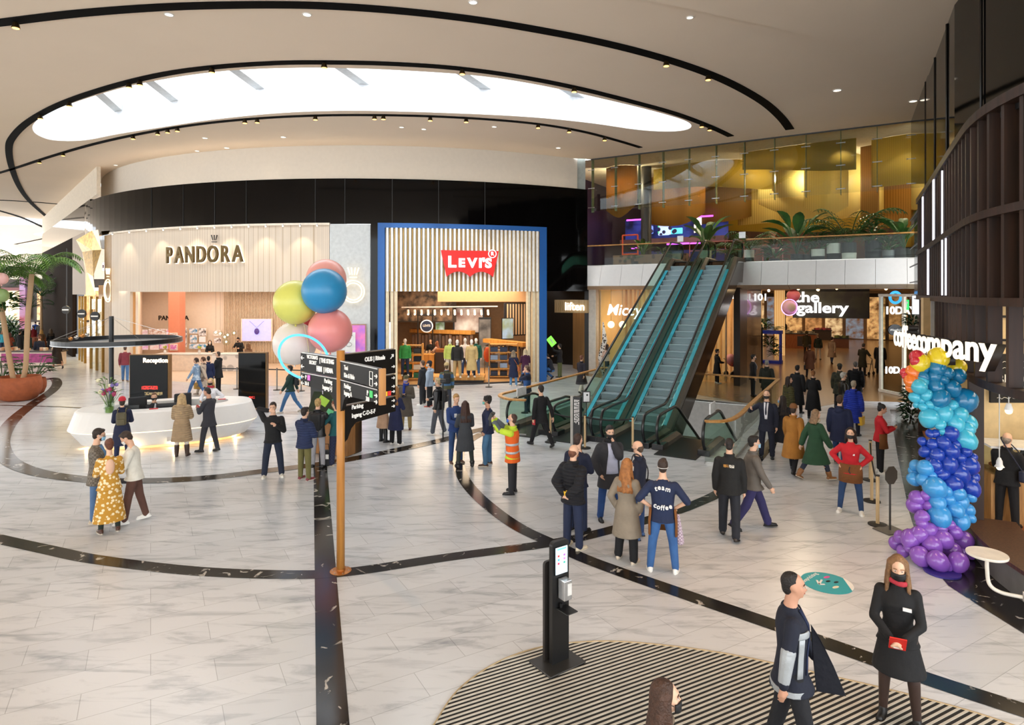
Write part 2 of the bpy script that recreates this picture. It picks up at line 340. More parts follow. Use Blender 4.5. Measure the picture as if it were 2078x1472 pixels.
# dark slots with lamps in the ceiling
tr = [([(-60, 52), (0, 45), (150, 27), (320, 14), (480, 9), (640, 10), (800, 20), (960, 38), (1100, 61), (1220, 85), (1330, 113), (1420, 142), (1490, 172), (1550, 207), (1585, 238), (1603, 262)], .36),
      ([(1483, 276), (1440, 256), (1370, 230), (1280, 205), (1180, 180), (1060, 156), (930, 138), (800, 129), (680, 126), (560, 127), (430, 136), (320, 152), (210, 180), (120, 212), (60, 245), (28, 275), (18, 300), (24, 340), (40, 380), (62, 410), (95, 440), (122, 464), (130, 477), (122, 490), (85, 500)], .30),
      ([(1300, 299), (1250, 284), (1180, 266), (1090, 251), (980, 241), (860, 235), (750, 233), (640, 234), (520, 240), (400, 252), (290, 270), (190, 292), (100, 318), (30, 341), (-40, 362)], .22),
      ([(-40, 405), (40, 408), (132, 415)], .3), ([(-30, 420), (40, 440), (90, 462), (113, 472), (105, 480), (60, 490), (25, 498), (15, 510)], .35)]
SLOT = mat('0B0A09', .8, spec=.08)
for i, (p, wd) in enumerate(tr):
    pts = catmull([CZ(x, y, CZ0) for x, y in p], 6)
    struct(MB().ribbon(pts, wd, CZ0-.03, .028).build('trim_%d' % (30+i), SLOT))
LAMPG = mat('3A2C18', .35, .6); LAMPE = glow('FFB65A', 5)
lamps = [(32, 43, 0), (1352, 122, 0), (1437, 151, 0), (430, 136, 1), (658, 126, 1), (938, 139, 1), (1165, 176, 1), (284, 162, 1), (262, 167, 1), (141, 206, 1), (82, 232, 1), (1424, 249, 1), (1440, 256, 1),
         (497, 241, 2), (522, 240, 2), (640, 234, 2), (760, 233, 2), (778, 233, 2), (873, 236, 2), (946, 239, 2), (1092, 251, 2), (1155, 260, 2), (1227, 277, 2), (270, 274, 2), (320, 265, 2), (340, 261, 2), (360, 258, 2), (128, 309, 2), (80, 324, 2)]
for i, (x, y, k) in enumerate(lamps):
    p = CZ(x, y, CZ0); t = thing('track_spotlight', ['small amber spotlight in the outermost black ceiling slot', 'small amber spotlight in the black ceiling slot nearest the skylight rim', 'small amber spotlight in the thin black ceiling slot behind the skylight'][k], 'spotlight', p-V((0, 0, .03)), 0, ['lamps of the outer ceiling slot', 'lamps of the middle ceiling slot', 'lamps of the far ceiling slot'][k])
    MB().lathe([(.05, 0), (.07, -.02), (.10, -.14), (.10, -.16)], n=12).build('shade', LAMPG, t); MB().lathe([(.085, -.15), (.085, -.165)], n=12).build('bulb', LAMPE, t)
dl = [(1587, 4, .2), (1699, 183, .16), (1853, 205, .16), (343, 29, .12), (623, 29, .12), (860, 262, .12), (1003, 257, .12), (815, 258, .12), (1400, 35, .1), (416, 280, .14), (460, 300, .14), (235, 335, .12), (575, 278, .14), (400, 306, .12), (960, 4, .12), (1133, 300, .14)]
for i, (x, y, r) in enumerate(dl):
    p = CZ(x, y, CZ0); t = thing('downlight', 'small round downlight set flush in the white ceiling', 'downlight', p, 0, 'downlights in the white ceiling')
    MB().lathe([(r, -.001), (r, -.02), (r*.8, -.022), (r*.8, -.001)], n=20).build('rim', WHITE, t); MB().lathe([(r*.78, -.005), (r*.78, -.012)], n=20).build('lens', glow('FFF0D8', 2), t)
st = catmull([CZ(x, y, CZ0-.06) for x, y in [(1250, -12), (1420, 22), (1590, 60), (1720, 97), (1840, 140), (1915, 160)]], 5)
mb = MB(); mb.prism([V((p.x, p.y, 0)) for p in st]+[V((15, 21, 0)), V((14, 10, 0)), V((3, 12, 0))], CZ0-.07, CZ0-.002); struct(mb.build('trim_40', CEIL))

# ---------------------------------------------------------------- round building with the two big shops
RC, RR = V((-8, 53.7, 0)), 23.7
def arcY(x, R=RR):
    k = (x-CX)/FX; a = k*k+1; b = -2*(k*RC.x+RC.y); c = RC.x**2+RC.y**2-R*R; D = max(b*b-4*a*c, 0)
    Y = (-b-sqrt(D))/(2*a); return V((k*Y, Y, 0))
def arcA(x, R=RR):
    p = arcY(x)-RC; return atan2(p.x, -p.y)
def arcP(a, R=RR): return V((RC.x+R*sin(a), RC.y-R*cos(a), 0))
def arc(x0, x1, R=RR, n=24):
    a0, a1 = (arcA(x0) if x0 > -1.5 and abs(x0) > 3 else x0), arcA(x1); return [arcP(a0+(a1-a0)*i/n, R) for i in range(n+1)]
def awall(name, x0, x1, z0, z1, m, R=RR, th=.15, n=24): return MB().wall(arc(x0, x1, R, n), z0, z1, th).build(name, m)
GBLACK = mat('0A0808', .06, spec=.2, var=.4, scale=.3, bump=.06, bs=.6)
struct(awall('wall_black_band', -1.35, 1192, 7.82, 10.0, GBLACK, n=60))
struct(awall('wall_bulkhead', -1.35, 1192, 10.0, 11.9, mat('DCD2C4', .8, var=.03), RR-.9, n=60))
mb = MB()
for x in (308, 372, 436, 500, 640, 700, 796, 890, 984): p = arcY(x); n_ = (p-RC).normalized(); mb.beam(p+n_*.012+V((0, 0, 7.82)), p+n_*.012+V((0, 0, 10)), .02, .02)
struct(mb.build('trim_41', mat('050505', .3)))
struct(awall('wall_black_right', 1106, 1192, 4.6, 7.82, GBLACK)); struct(awall('wall_black_pier', 752, 770, 0, 7.82, GBLACK))
# floor to ceiling end post beside the lounge glass
p = arcY(1183); struct(MB().box((p.x, p.y+1.3, 10.9), (.5, .5, 1.9)).build('column', mat('9AA09A', .4)))
# ---- jewellery shop
TILE = mat('DFCDB8', .5, kind='brick', scale=5, hex2='BFA88C', bump=.3)
PINKW = mat('F6E4D0', .6, var=.04)
struct(awall('wall_jewellery', 226, 668, 4.56, 7.8, TILE)); struct(awall('wall_jewellery_left', 226, 264, 0, 4.56, TILE))
struct(awall('wall_grey_panel', 669, 751, 0, 7.8, mat('D3D5D3', .5))); struct(awall('wall_beige_edge', 212, 225, 0, 7.75, mat('B99B77', .5)))
struct(awall('trim_42', 226, 670, 7.76, 7.86, mat('F4E6D2', .5), RR+.12))
# ceiling spots along the top of the shopfront
for x in range(240, 670, 34):
    p = arcY(x); n_ = (p-RC).normalized(); t = thing('shopfront_spotlight', 'tiny white spotlight along the top edge of the beige shopfront', 'spotlight', p+n_*.3+V((0, 0, 7.8)), 0, 'spotlights above the beige shopfront')
    MB().cyl((0, 0, 0), (0, 0, -.1), .04, n=10).build('housing', WHITE, t); MB().ell((0, 0, -.1), .035, 8, 6).build('bulb', glow('FFF3DC', 6), t)
for i, x in enumerate((262, 330, 400, 470, 540, 615)):
    p = arcY(x); n_ = (p-RC).normalized(); spot('shopfront_wash', p+n_*.75+V((0, 0, 7.75)), 60, (1, .82, .6), 75, .6, p-n_*.1+V((0, 0, 5.3)))
GOLDL = mat('5B4A2C', .3, .8)
def curvetext(name, s, x0, x1, z, size, m, label, cat, halo=None, off=.02, ext=.05, R=RR):
    t = thing(name, label, cat, arcY((x0+x1)/2)+V((0, 0, z))); a0, a1 = arcA(x0), arcA(x1); n = len(s)
    for i, ch in enumerate(s):
        a = a0+(a1-a0)*i/(n-1); p = arcP(a, R+.14)-arcY((x0+x1)/2)
        text('letter', ch, size, m, t, p, (pi/2, 0, a), ext, off, sx=.74)
        if halo: text('halo', ch, size*1.0, halo, t, arcP(a, R+.05)-arcY((x0+x1)/2), (pi/2, 0, a), .01, off+.03, sx=.74)
    return t
t = curvetext('shop_sign', 'PANDORA', 348, 486, 6.38, 1.14, GOLDL, 'bronze capital letters with a small crown above the O on beige wall', 'sign', glow('FFF2DE', 1.6), .018)
p0 = arcY(416); c0 = arcP(arcA(438), RR+.14)-p0; mb = MB()
for k in (-1, 0, 1): mb.cyl(c0+V((k*.07, 0, .72)), c0+V((k*.14, 0, .98)), .022, .03, 6)
mb.box(c0+V((0, 0, .64)), (.26, .05, .04)); mb.build('crown', mat('3A3128', .4), t)
def neon_ring(label, x, y, Y, r, ry, colr='FFE6BE', rot=0):
    p = A(x, y, Y); t = thing('neon_sign', label, 'sign', p, rot); m_ = glow(colr, 1.2)
    for q in (1, .78): MB().tube([V((r*q*cos(a), 0, ry*q*sin(a))) for a in [2*pi*i/40 for i in range(40)]], .035, 6, True).build('ring_tube', m_, t)
    mb = MB(); z = ry
    for k in (-1, -.35, .35, 1): mb.cyl((k*r*.3, 0, z+.28), (k*r*.5, 0, z+.62), .035, n=6)
    mb.cyl((-r*.35, 0, z+.16), (r*.35, 0, z+.16), .03, n=6); mb.build('crown_tube', m_, t); return t
q = arcY(717); n_ = (q-RC).normalized(); neon_ring('glowing ring with crown on the grey panel behind the balloons', 717, 592, q.y-.2, .52, .52, rot=arcA(717))
q = arcY(219); neon_ring('glowing oval ring with crown at left end of beige shop', 219, 590, q.y-.3, .19, .62, rot=.9)
def poster(name, label, x, y, Y, wd, h, m, rz=0, fr=None, cat='poster'):
    t = thing(name, label, cat, A(x, y, Y), rz); MB().box((0, 0, 0), (wd, .05, h)).build('frame', fr or mat('D8CBB9', .5), t)
    MB().box((0, -.035, 0), (wd*.9, .03, h*.93)).build('picture', m, t); return t
def shopfloor(x0, x1, Yb, hexc, name, dep=.012):
    pts = arc(x0, x1); mb = MB(); mb.prism(pts+[V((((x1-CX)/FX)*Yb, Yb, 0)), V((((x0-CX)/FX)*Yb, Yb, 0))], .001, dep); return struct(mb.build(name, mat(hexc, .3)))
shopfloor(266, 668, 41, 'E9D2BA', 'floor_jewellery')
def bwall(name, x0, x1, Y, z0, z1, m): return struct(MB().wall([V(((x0-CX)/FX*Y, Y, 0)), V(((x1-CX)/FX*Y, Y, 0))], z0, z1, .15).build(name, m))
bwall('wall_jewellery_back', 200, 690, 40, 0, 5, PINKW)
mb = MB(); mb.wall([arcY(668)+V((0, .4, 0)), V(((640-CX)/FX*40, 40, 0))], 0, 5, .12); mb.wall([V(((285-CX)/FX*40, 40, 0)), arcY(266)+V((0, .4, 0))], 0, 5, .12); struct(mb.build('wall_jewellery_sides', PINKW))
mb = MB(); mb.prism([p+V((0, .2, 0)) for p in arc(266, 668)]+[V((-9, 41, 0)), V((-27, 41, 0))], 4.7, 4.8); struct(mb.build('ceiling_jewellery', mat('F0DCC8', .7)))
area('jewellery_shop_lights', (-16, 36.2, 4.6), 11, 5, 330, (1, .87, .72))
mb = MB()
for i in range(70): x = 455+i*3.1; mb.box(A(x, 595, 39.9)+V((0, 0, -2.1)), (.045, .08, 4.9))
struct(mb.build('wall_slats', mat('EBD2B4', .55)))
t = thing('pillar', 'coral pink pillar inside the pale jewellery shop', 'pillar', V(((359-CX)/FX*37.4, 37.4, 0)))
MB().box((0, 0, 2.35), (.66, .66, 4.7)).build('shaft', mat('E08A6B', .55, var=.04), t); MB().box((0, -.35, 1.9), (.46, .05, .5)).build('display_frame', mat('F3E3D3', .5), t)
MB().box((0, -.35, 1.3), (.46, .05, .4)).build('display_frame', mat('F3E3D3', .5), t); MB().box((0, -.38, 1.9), (.36, .03, .38)).build('picture', mat('B98A78', .5, kind='blotch', scale=6, hex2='4A3A30'), t); MB().box((0, -.38, 1.3), (.36, .03, .28)).build('picture', mat('D87AC0', .5, kind='blotch', scale=7, hex2='F0C0DA'), t)
poster('wall_screen', 'lit screen showing a purple pendant on slatted wall', 521, 670, 39.7, 2.0, 1.45, glow('A9A6E8', .9), 0, mat('F3DDC6', .5), 'screen')
p = A(521, 668, 39.55); t = thing('pendant_picture', 'purple pendant shown on the lit screen', 'picture', p); MB().ell((0, 0, -.15), (.16, .02, .2)).build('charm', mat('5A3E9A', .4), t); MB().tube([(-.45, 0, .5), (0, 0, .08), (.45, 0, .5)], .012, 5).build('chain', mat('8C88B8', .4), t)
tag(text('shop_sign', 'PANDORA', .40, BLACK, None, A(352, 646, 39.6), ext=.02, off=.01), 'small black capital letters on the inner back wall behind the coral pillar', 'sign')
frs = [(292, 675, 15, 9, 'D9B8C2'), (322, 674, 34, 10, 'B88A70'), (345, 678, 10, 12, 'D890B8'), (293, 705, 14, 8, 'E0A8D8'), (314, 705, 16, 8, 'E8C2C0'), (337, 703, 22, 8, 'C878C8'), (393, 672, 14, 8, '2F7FA6'), (411, 674, 13, 12, '3A3632'), (393, 688, 12, 12, '3E88A8'), (411, 689, 11, 9, 'D8D8D8'), (402, 703, 30, 8, '2F86A8'), (441, 676, 12, 9, 'C8A088'), (442, 691, 12, 8, '5A4436'), (375, 685, 8, 30, '25262A')]
for x, y, wd, h, c in frs:
    poster('display_box', 'small framed jewellery display with %s picture on the back wall' % {'D9B8C2': 'pale rose', 'B88A70': 'portrait', 'D890B8': 'pink', 'E0A8D8': 'lilac', 'E8C2C0': 'blush', 'C878C8': 'magenta', '2F7FA6': 'blue', '3A3632': 'dark grey', '3E88A8': 'cut-corner blue', 'D8D8D8': 'silver grey', '2F86A8': 'wide blue', 'C8A088': 'tan', '5A4436': 'brown', '25262A': 'black'}[c], x, y, 39.7, wd/FX*39.7*1.25, h/FX*39.7*1.35, mat(c, .5, e=.35, scale=7, hex2='F2E6E0'), 0, mat('F6E6D4', .5), 'display')
def counter(label, x, y, wd, dp, h, m, m2, rz=0):
    t = thing('shop_counter', label, 'counter', G(x, y), rz); MB().box((0, 0, h/2-.03), (wd, dp, h-.06)).build('body', m, t, bevel=.03); MB().box((0, 0, h-.02), (wd+.1, dp+.1, .05)).build('worktop', m2, t); return t
CRM = mat('F1DCC8', .5)
counter('cream counter with lit pink displays left of staff', 385, 752, 3.4, .8, 1.0, CRM, WHITE); counter('round-cornered white marble counter by the bearded staff', 470, 752, 1.9, .9, 1.0, mat('E9E2DC', .3, hex2='B9B2AE', kind='blotch', scale=2), WHITE)
for i, (x, y) in enumerate([(438, 671), (447, 673), (456, 680), (462, 676), (475, 672), (459, 690)]):
    p = A(x, y+4, 37); t = thing('pendant_lamp', 'clear glass globe lamp hanging by a thin cord in the shop', 'lamp', p, 0, 'glass globe lamps in the jewellery shop'); r = .15 if i < 5 else .22
    MB().ell((0, 0, 0), r, 14, 10).build('globe', GLASS, t, True); MB().ell((0, 0, 0), .06, 8, 6).build('bulb', glow('FFE8C0', 6), t); MB().cyl((0, 0, r), (0, 0, 4.7-p.z), .008, n=5).build('cord', mat('8C7A68'), t)
for i, (x, y) in enumerate([(352, 722), (420, 726)]):
    p = G(x, 752)+V((0, -.9, 1.05)); t = thing('flower_vase', ['small vase of yellow flowers on the counter beside the coral pillar', 'small pot of yellow flowers near the passing shoppers'][i], 'vase', p)
    MB().lathe([(.05, 0), (.08, .1), (.05, .22)], n=12).build('vase', WHITE, t); mb = MB(); R_ = random.Random(i)
    for k in range(14): a = R_.uniform(0, 6.3); mb.ell((.12*cos(a)*R_.random(), .12*sin(a)*R_.random(), .32+.12*R_.random()), .045, 6, 5)
    mb.build('flowers', mat('D9D05A', .6, hex2='6F8F3A', var=.5, scale=9), t, True)
poster('shop_poster', 'framed purple and pink poster low on the grey panel', 722, 692, arcY(722).y-.12, 1.0, 1.6, mat('8A5FC0', .5, e=.4, kind=None, scale=1.2, hex2='E87AA0'), arcA(722), mat('B88C78', .5)); 
p = arcY(712); t = thing('notice_card', 'white card with a small ring drawing in front of the purple poster', 'sign', A(708, 695, arcY(712).y-.3), arcA(712)); MB().box((0, 0, 0), (.62, .03, .95)).build('card', WHITE, t); MB().tube([V((.14*cos(a), -.03, .09*sin(a)-.1)) for a in [2*pi*i/24 for i in range(24)]], .008, 5, True).build('ring_drawing', mat('555555'), t)
MB().box((0, -.02, .33), (.34, .01, .05)).box((0, -.02, .24), (.22, .01, .04)).build('print', mat('5A5A5A'), t)

for x in (330, 470, 600, 740, 880, 1010, 1120):
    a = arcA(x); q = arcP(a, RR-.45); area('added_uplight', (q.x, q.y, 10.06), 4.2, .3, 5, (1, .84, .64), (pi, 0, a))  # unseen lamps added on the ledge to brighten bulkhead and ceiling

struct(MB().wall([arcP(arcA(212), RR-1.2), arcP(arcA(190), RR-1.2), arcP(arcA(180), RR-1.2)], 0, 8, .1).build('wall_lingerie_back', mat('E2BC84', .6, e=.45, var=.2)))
# ================================================================ DENIM SHOP
BLUE = mat('1F5FA8', .45, var=.04)
def shopfront():
    p0 = arcY(936); t = thing('entrance_portal', 'tall bright blue portal frame around the slatted red sign shop', 'shopfront', p0)
    def part(name, x0, x1, z0, z1, m, th=.5, R=RR+.25): return MB().wall([q-p0 for q in arc(x0, x1, R, 10)], z0, z1, th).build(name, m, t)
    part('post', 768, 782, 0, 7.85, BLUE); part('post', 1091, 1105, 0, 7.85, BLUE); part('lintel', 782, 1091, 7.62, 7.85, BLUE)
    return t
shopfront()
p0 = arcY(936); t = thing('slatted_fascia', 'pale vertical timber slats above the denim shop entrance', 'fascia', p0)
MB().wall([q-p0 for q in arc(782, 1091, RR, 12)], 4.58, 7.62, .1).build('backing', mat('D9D2C6', .6), t)
mb = MB(); md = MB(); a0, a1 = arcA(783), arcA(1090); n = 36
for i in range(n):
    a = a0+(a1-a0)*(i+.5)/n; q = arcP(a, RR+.16)-p0; mb.box(q+V((0, 0, 6.1)), (.10, .24, 3.04), a); q = arcP(a+.0045, RR+.10)-p0; md.box(q+V((0, 0, 6.1)), (.05, .2, 3.03), a)
mb.build('slats', mat('FFFCF5', .55), t); md.build('slats', mat('C8A566', .6, kind='wood', hex2='B08C4E'), t)
for x, zz in ((787, 4.58), (796, 4.58), (804, 4.58), (1070, 4.58), (1080, 4.58), (1088, 4.58)):
    q = arcP(arcA(x), RR+.1)-p0; MB().box(q+V((0, 0, zz/2)), (.13, .25, zz), arcA(x)).build('post', mat('E6D7B6', .55), t)
for x, tx0 in ((-5.0, -4.6), (-2.4, -2.4), (.4, .0)): spot('fascia_spot', (x, 26.2, 11.6), 700, (1, .94, .86), 34, .6, (tx0, 30.2, 5.6))
# red sign
q = arcY(951); a = arcA(951); t = thing('shop_sign', 'red bat-wing sign with white letters on pale slats', 'sign', arcP(a, RR+.33)+V((0, 0, 5.92)), a)
w_, h_ = 1.42, .64
top = [(-w_+2*w_*i/24, h_) for i in range(25)]
bot = []
for i in range(41):
    u = 1-2*i/40; au = abs(u); y = -h_+.02+(.23*sin(pi*min(1, (1-au)/.92))**1.0 if au > .08 else .23*sin(pi*min(1, (1-au)/.92))); bot.append((u*w_*.80, -h_+.26*abs(sin(pi*au))**.8 if au < 1 else -h_))
poly = top+bot; Mx = Matrix.Rotation(pi/2, 4, 'X')
MB().plate(poly, Mx, .08).build('panel', mat('D8231F', .4, e=.25, var=.03), t)
for ch, x, sz, in (('L', -.90, .74), ('E', -.42, .56), ('V', .10, .62), ('I', .50, .62), ("'", .66, .62), ('S', .90, .62)):
    text('letter', ch, sz, glow('FFFFFF', .9), t, (x, -.1, .02 if ch != 'L' else .06), ext=.02, off=.03, sx=1.1)
text('letter', 'R', .24, glow('FFFFFF', .9), t, (1.10, -.1, .5), ext=.01, off=.01)
MB().tube([V((1.10+.19*cos(b), -.1, .5+.19*sin(b))) for b in [2*pi*i/28 for i in range(28)]], .022, 5, True).build('ring', glow('FFFFFF', .9), t)
# interior
shopfloor(806, 1068, 41, 'C79A66', 'floor_denim_shop', .02)
mb = MB(); mb.wall([p+V((0, -.03, 0)) for p in arc(806, 1068)], 0, .07, .12); struct(mb.build('trim_50', mat('3A3330', .3)))
TAN = mat('B08C66', .7, var=.05)
bwall('wall_denim_back', 800, 1085, 40, 0, 5, mat('A98A68', .7)); bwall('wall_denim_soffit', 888, 1085, 36, 4.0, 5.2, TAN)
mb = MB(); mb.wall([V(((1085-CX)/FX*40, 40, 0)), arcY(1072)+V((0, .5, 0))], 0, 5, .1); mb.wall([arcY(800)+V((0, .5, 0)), V(((802-CX)/FX*40, 40, 0))], 0, 5, .1); struct(mb.build('wall_denim_sides', TAN))
mb = MB(); mb.prism([p+V((0, .2, 0)) for p in arc(783, 1090)]+[V((1.6, 41, 0)), V((-7.6, 41, 0))], 4.95, 5.05); struct(mb.build('ceiling_denim', mat('4A3E34', .8)))
area('denim_shop_lights', (-2.6, 34.5, 4.8), 6, 4, 620, (1, .78, .54))
poster('wall_mural', 'dark sepia photo mural high at left inside the denim shop', 848, 622, 37.5, 4.6, 1.9, mat('8A7058', .6, scale=2.6, hex2='241D1A'), 0, mat('33291F'), 'mural')
poster('patterned_panel', 'blue and cream diagonal striped panel at right inside shop', 1052, 648, 36.2, 2.0, 1.9, mat('22262F', .6, kind='wavex', scale=1.6, hex2='D8C3A0'), .6, mat('22262F'), 'panel')
poster('shop_poster', 'large poster with white shirt and rust belt in denim shop', 951, 650, 38.2, 1.9, 1.6, mat('E9E6E0', .5, e=.2, scale=.9, hex2='8A5A48'), 0, BLACK)
poster('shop_poster', 'tall black and white poster of a figure in the shop', 984, 705, 37.6, .75, 3.6, mat('8C8A88', .5, e=.1, scale=1.2, hex2='3A393A'), 0, BLACK)
poster('shop_poster', 'poster of a standing man under blue sky at the right', 1030, 667, 35.2, .72, 1.2, mat('8FB4D8', .5, e=.3, scale=1.3, hex2='7C8A4A'), .4, BLACK)
poster('shop_poster', 'small poster of people on green grass left of centre', 893, 655, 38, .6, 1.1, mat('6F9A4A', .5, e=.2, scale=2.5, hex2='C8DCE8'), 0, BLACK)
t = thing('round_sign', 'round navy and white shop badge hung in black frame', 'sign', A(866, 662, 35))
MB().cyl((0, 0, 0), (0, -.04, 0), .36, n=32).build('disc', mat('E6E8EC', .4, e=.3), t); MB().cyl((0, -.03, 0), (0, -.05, 0), .30, n=32).build('disc', mat('23304E', .4), t)
text('lettering', "LEVI'S", .17, WHITE, t, (0, -.07, .02), ext=.004, off=.006)
mb = MB()
for x in (848, 878): mb.cyl(G(x, 752)+V((0, 0, 0)), G(x, 752)+V((0, 0, 3.5)), .04, n=6)
mb.beam(A(846, 640, 36.4), A(884, 640, 36.4), .08, .08); o = mb.build('clothes_gantry', BLACK); tag(o, 'black metal frame structure around the shop till area', 'frame')
for i in range(13):
    x = 828+i*13.5; p = A(x, 629, 33.5); t = thing('track_light', 'white spotlight pointing down from the ceiling track in the denim shop', 'spotlight', p, 0, 'track lights in the denim shop')
    MB().cyl((0, 0, 0), (.02, -.06, -.22), .06, .07, 10).build('can', WHITE, t); MB().ell((.02, -.07, -.24), .05, 8, 6).build('bulb', glow('FFF0D0', 5), t)
tag(MB().beam(A(815, 624, 33.5), A(1010, 622, 33.5), .07, .06).build('lighting_track', WHITE), 'long pale ceiling track holding the shop spotlights', 'track')
LW = mat('D19A50', .5, kind='wood', scale=2, hex2='B57F3A')
for lab, x0, y0, x1, y1, Y0, Y1 in (('long timber shelf with dark clothes rising behind the mannequins', 836, 671, 960, 686, 39, 37), ('timber shelf along right wall of denim shop', 987, 691, 1068, 699, 36.5, 33.5)):
    t = thing('wall_shelf', lab, 'shelf', A(x0, y0, Y0)); d = A(x1, y1, Y1)-A(x0, y0, Y0); d.z = 0
    MB().beam((0, 0, 0), d, .5, .22).build('board', LW, t); m2 = MB()
    for k in range(18): q = d*(k+.5)/18; m2.box(q+V((0, -.1, -.6)), (.16, .3, .7+.2*((k*7) % 3)/2), .2)
    m2.build('hanging_clothes', mat('33363E', .8, scale=1.3, hex2='7A5C46', var=.4), t)
def folded(label, x, y, n, wd, c):
    t = thing('shelf_unit', label, 'shelf', G(x, y)); mb = MB()
    for k in range(5): mb.box((0, 0, .12+k*.42), (wd, .5, .05))
    for sx in (-1, 1): mb.box((sx*wd/2, 0, .95), (.05, .5, 1.9))
    mb.build('frame', LW, t)
    for k in range(4):
        for j in range(n): MB().box((-wd/2+wd*(j+.5)/n, -.02, .28+k*.42), (wd/n*.75, .4, .24)).build('folded_jeans', mat(c[(k+j) % len(c)], .8), t)
folded('timber shelf unit of folded jeans near the right wall', 1022, 768, 3, 1.5, ('2E3A52', '1F2530', '8FA6C4', '3B4A63'))
folded('low timber shelf of folded denim left of mannequin plinth', 838, 772, 2, 1.0, ('3A3A3A', '2F6B4A', 'D8C8B0', '1F2530'))
t = thing('till_counter', 'timber till counter with black sides in the denim shop', 'counter', G(868, 762)+V((0, .8, 0))); MB().box((-.5, 0, .55), (1.6, .9, 1.1)).build('body', LW, t); MB().box((.75, .1, .6), (.8, .9, 1.2)).build('side_cabinet', mat('33261E', .5), t)
MB().box((.75, .05, 1.28), (.75, .6, .18)).build('till_screen', mat('9A5F2E', .5), t); mb = MB(); R_ = random.Random(4)
for k in range(9): mb.box((-1.2+k*.17, R_.uniform(-.2, .2), 1.16+.05*R_.random()), (.1, .12, .14+.1*R_.random()))
mb.build('small_goods', mat('D9CDB4', .6, scale=4, hex2='7A5C46'), t)
t = thing('mannequin_plinth', 'low timber plinth with black kick base under mannequins', 'plinth', G(922, 778)+V((0, .5, 0)))
MB().box((0, 0, .08), (2.9, 1.2, .16)).build('base', BLACK, t); MB().box((0, 0, .25), (3.0, 1.3, .18)).build('top', LW, t, bevel=.01)
# hanging orange jacket, rail
t = thing('clothes_rail', 'clothes rail with orange jacket and pale jeans near right shelf', 'rail', G(1002, 765)); mb = MB()
for x in (-.5, .6): mb.cyl((x, 0, 0), (x, 0, 1.6), .025, n=6)
mb.cyl((-.5, 0, 1.6), (.6, 0, 1.6), .025, n=6); mb.build('frame', METAL, t)
MB().ell((-.35, 0, 1.2), (.2, .1, .42), 10, 8).build('jacket', mat('C8552A', .7), t, True); MB().box((.25, 0, 1.0), (.3, .08, .95)).build('jeans', mat('C9C4BE', .7), t, bevel=.03); MB().ell((.5, 0, 1.25), (.2, .1, .4), 10, 8).build('jacket', mat('D2A54E', .7), t, True)

# ================================================================ LIFT LOBBY AND CAFE SHOP UNDER THE MEZZANINE
LT = mat('D9BE94', .5, kind='wood', scale=1.5, hex2='C2A274')
t = thing('lift_sign', 'timber sign box reading liften above the lift lobby', 'sign', E(-6.45, 14.6, 3.75), -.541)
MB().box((0, 0, 0), (2.0, .4, .72)).build('box', LT, t); text('lettering', 'liften', .62, glow('FFF6E6', 1.4), t, (.28, -.24, -.02), ext=.02, off=.012)
mb = MB()
for i in range(7): mb.tube([V((-.9+i*.13, -.22, -.3)), V((-.84+i*.13, -.22, 0)), V((-.9+i*.13, -.22, .3))], .008, 4)
mb.build('lattice', mat('9A7A4E'), t)
struct(MB().wall([E(-7.3, 16.5), E(-5.9, 15.1)], 0, 3.4, .1).build('wall_lift_timber', mat('B58E5E', .5, kind='wood', scale=1, hex2='A17C4E')))
struct(MB().wall([E(-5.9, 15.1), E(-5.45, 15.2)], 0, 4.6, .1).build('wall_lift_dark', mat('15110E', .4)))
struct(MB().wall([E(-5.0, 15.3), E(-5.0, 19)], 0, 4.8, .1).build('wall_cafe_left', AMB if False else mat('DDB27A', .6, e=.3, var=.2, scale=.8)))  # amber lamplight put into the wall as a glow of its colour
struct(MB().wall([E(-15, 18), E(-5.2, 18)], 0, 4.8, .1).build('wall_lift_back', mat('1C1714', .4)))
t = thing('exit_sign', 'tilted lit green emergency sign held by the lift lobby', 'sign', A(1119, 693, 33.4), .3); MB().box((0, 0, 0), (.5, .06, .34), Matrix.Rotation(.9, 3, 'Y')).build('panel', glow('7DE04A', 1.2), t); MB().box((0, -.04, .02), (.3, .02, .06), Matrix.Rotation(.9, 3, 'Y')).build('symbol', WHITE, t)
# cafe shop behind the left escalator
struct(MB().box(tuple(E(-5.25, 14.9, 2.4)), (.42, .42, 4.8), -.541).build('column', mat('E2DBD0', .5)))
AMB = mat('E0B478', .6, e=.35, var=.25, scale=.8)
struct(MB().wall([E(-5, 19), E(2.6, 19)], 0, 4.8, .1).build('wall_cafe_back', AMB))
mb = MB()
for i in range(26): mb.box(tuple(E(-4.8+i*.28, 18.8, 2.4)), (.1, .1, 4.7), -.541)
struct(mb.build('wall_cafe_slats', mat('C99558', .5)))
t = thing('shop_window', 'clear shop window with white script lettering behind the escalators', 'window', E(-1.5, 15.0, 0), -.541); MB().box((0, 0, 2.35), (6.9, .03, 4.6)).build('pane', GLASS, t)
text('lettering', "Miccy's", .86, glow('FFFFFF', 1.4), t, (-1.75, -.1, 3.55), ext=.015, off=.006, shear=.22);
mb = MB()
for x in (-3.4, -1.2, 1.1, 3.4): mb.box((x, 0, 2.35), (.05, .07, 4.6))
mb.build('mullions', mat('B7A283', .4), t)
struct(MB().box(tuple(E(2.6, 15.6, 2.4)), (.3, 3, 4.8), -.541).build('wall_cafe_end', mat('2A1E16', .3)))
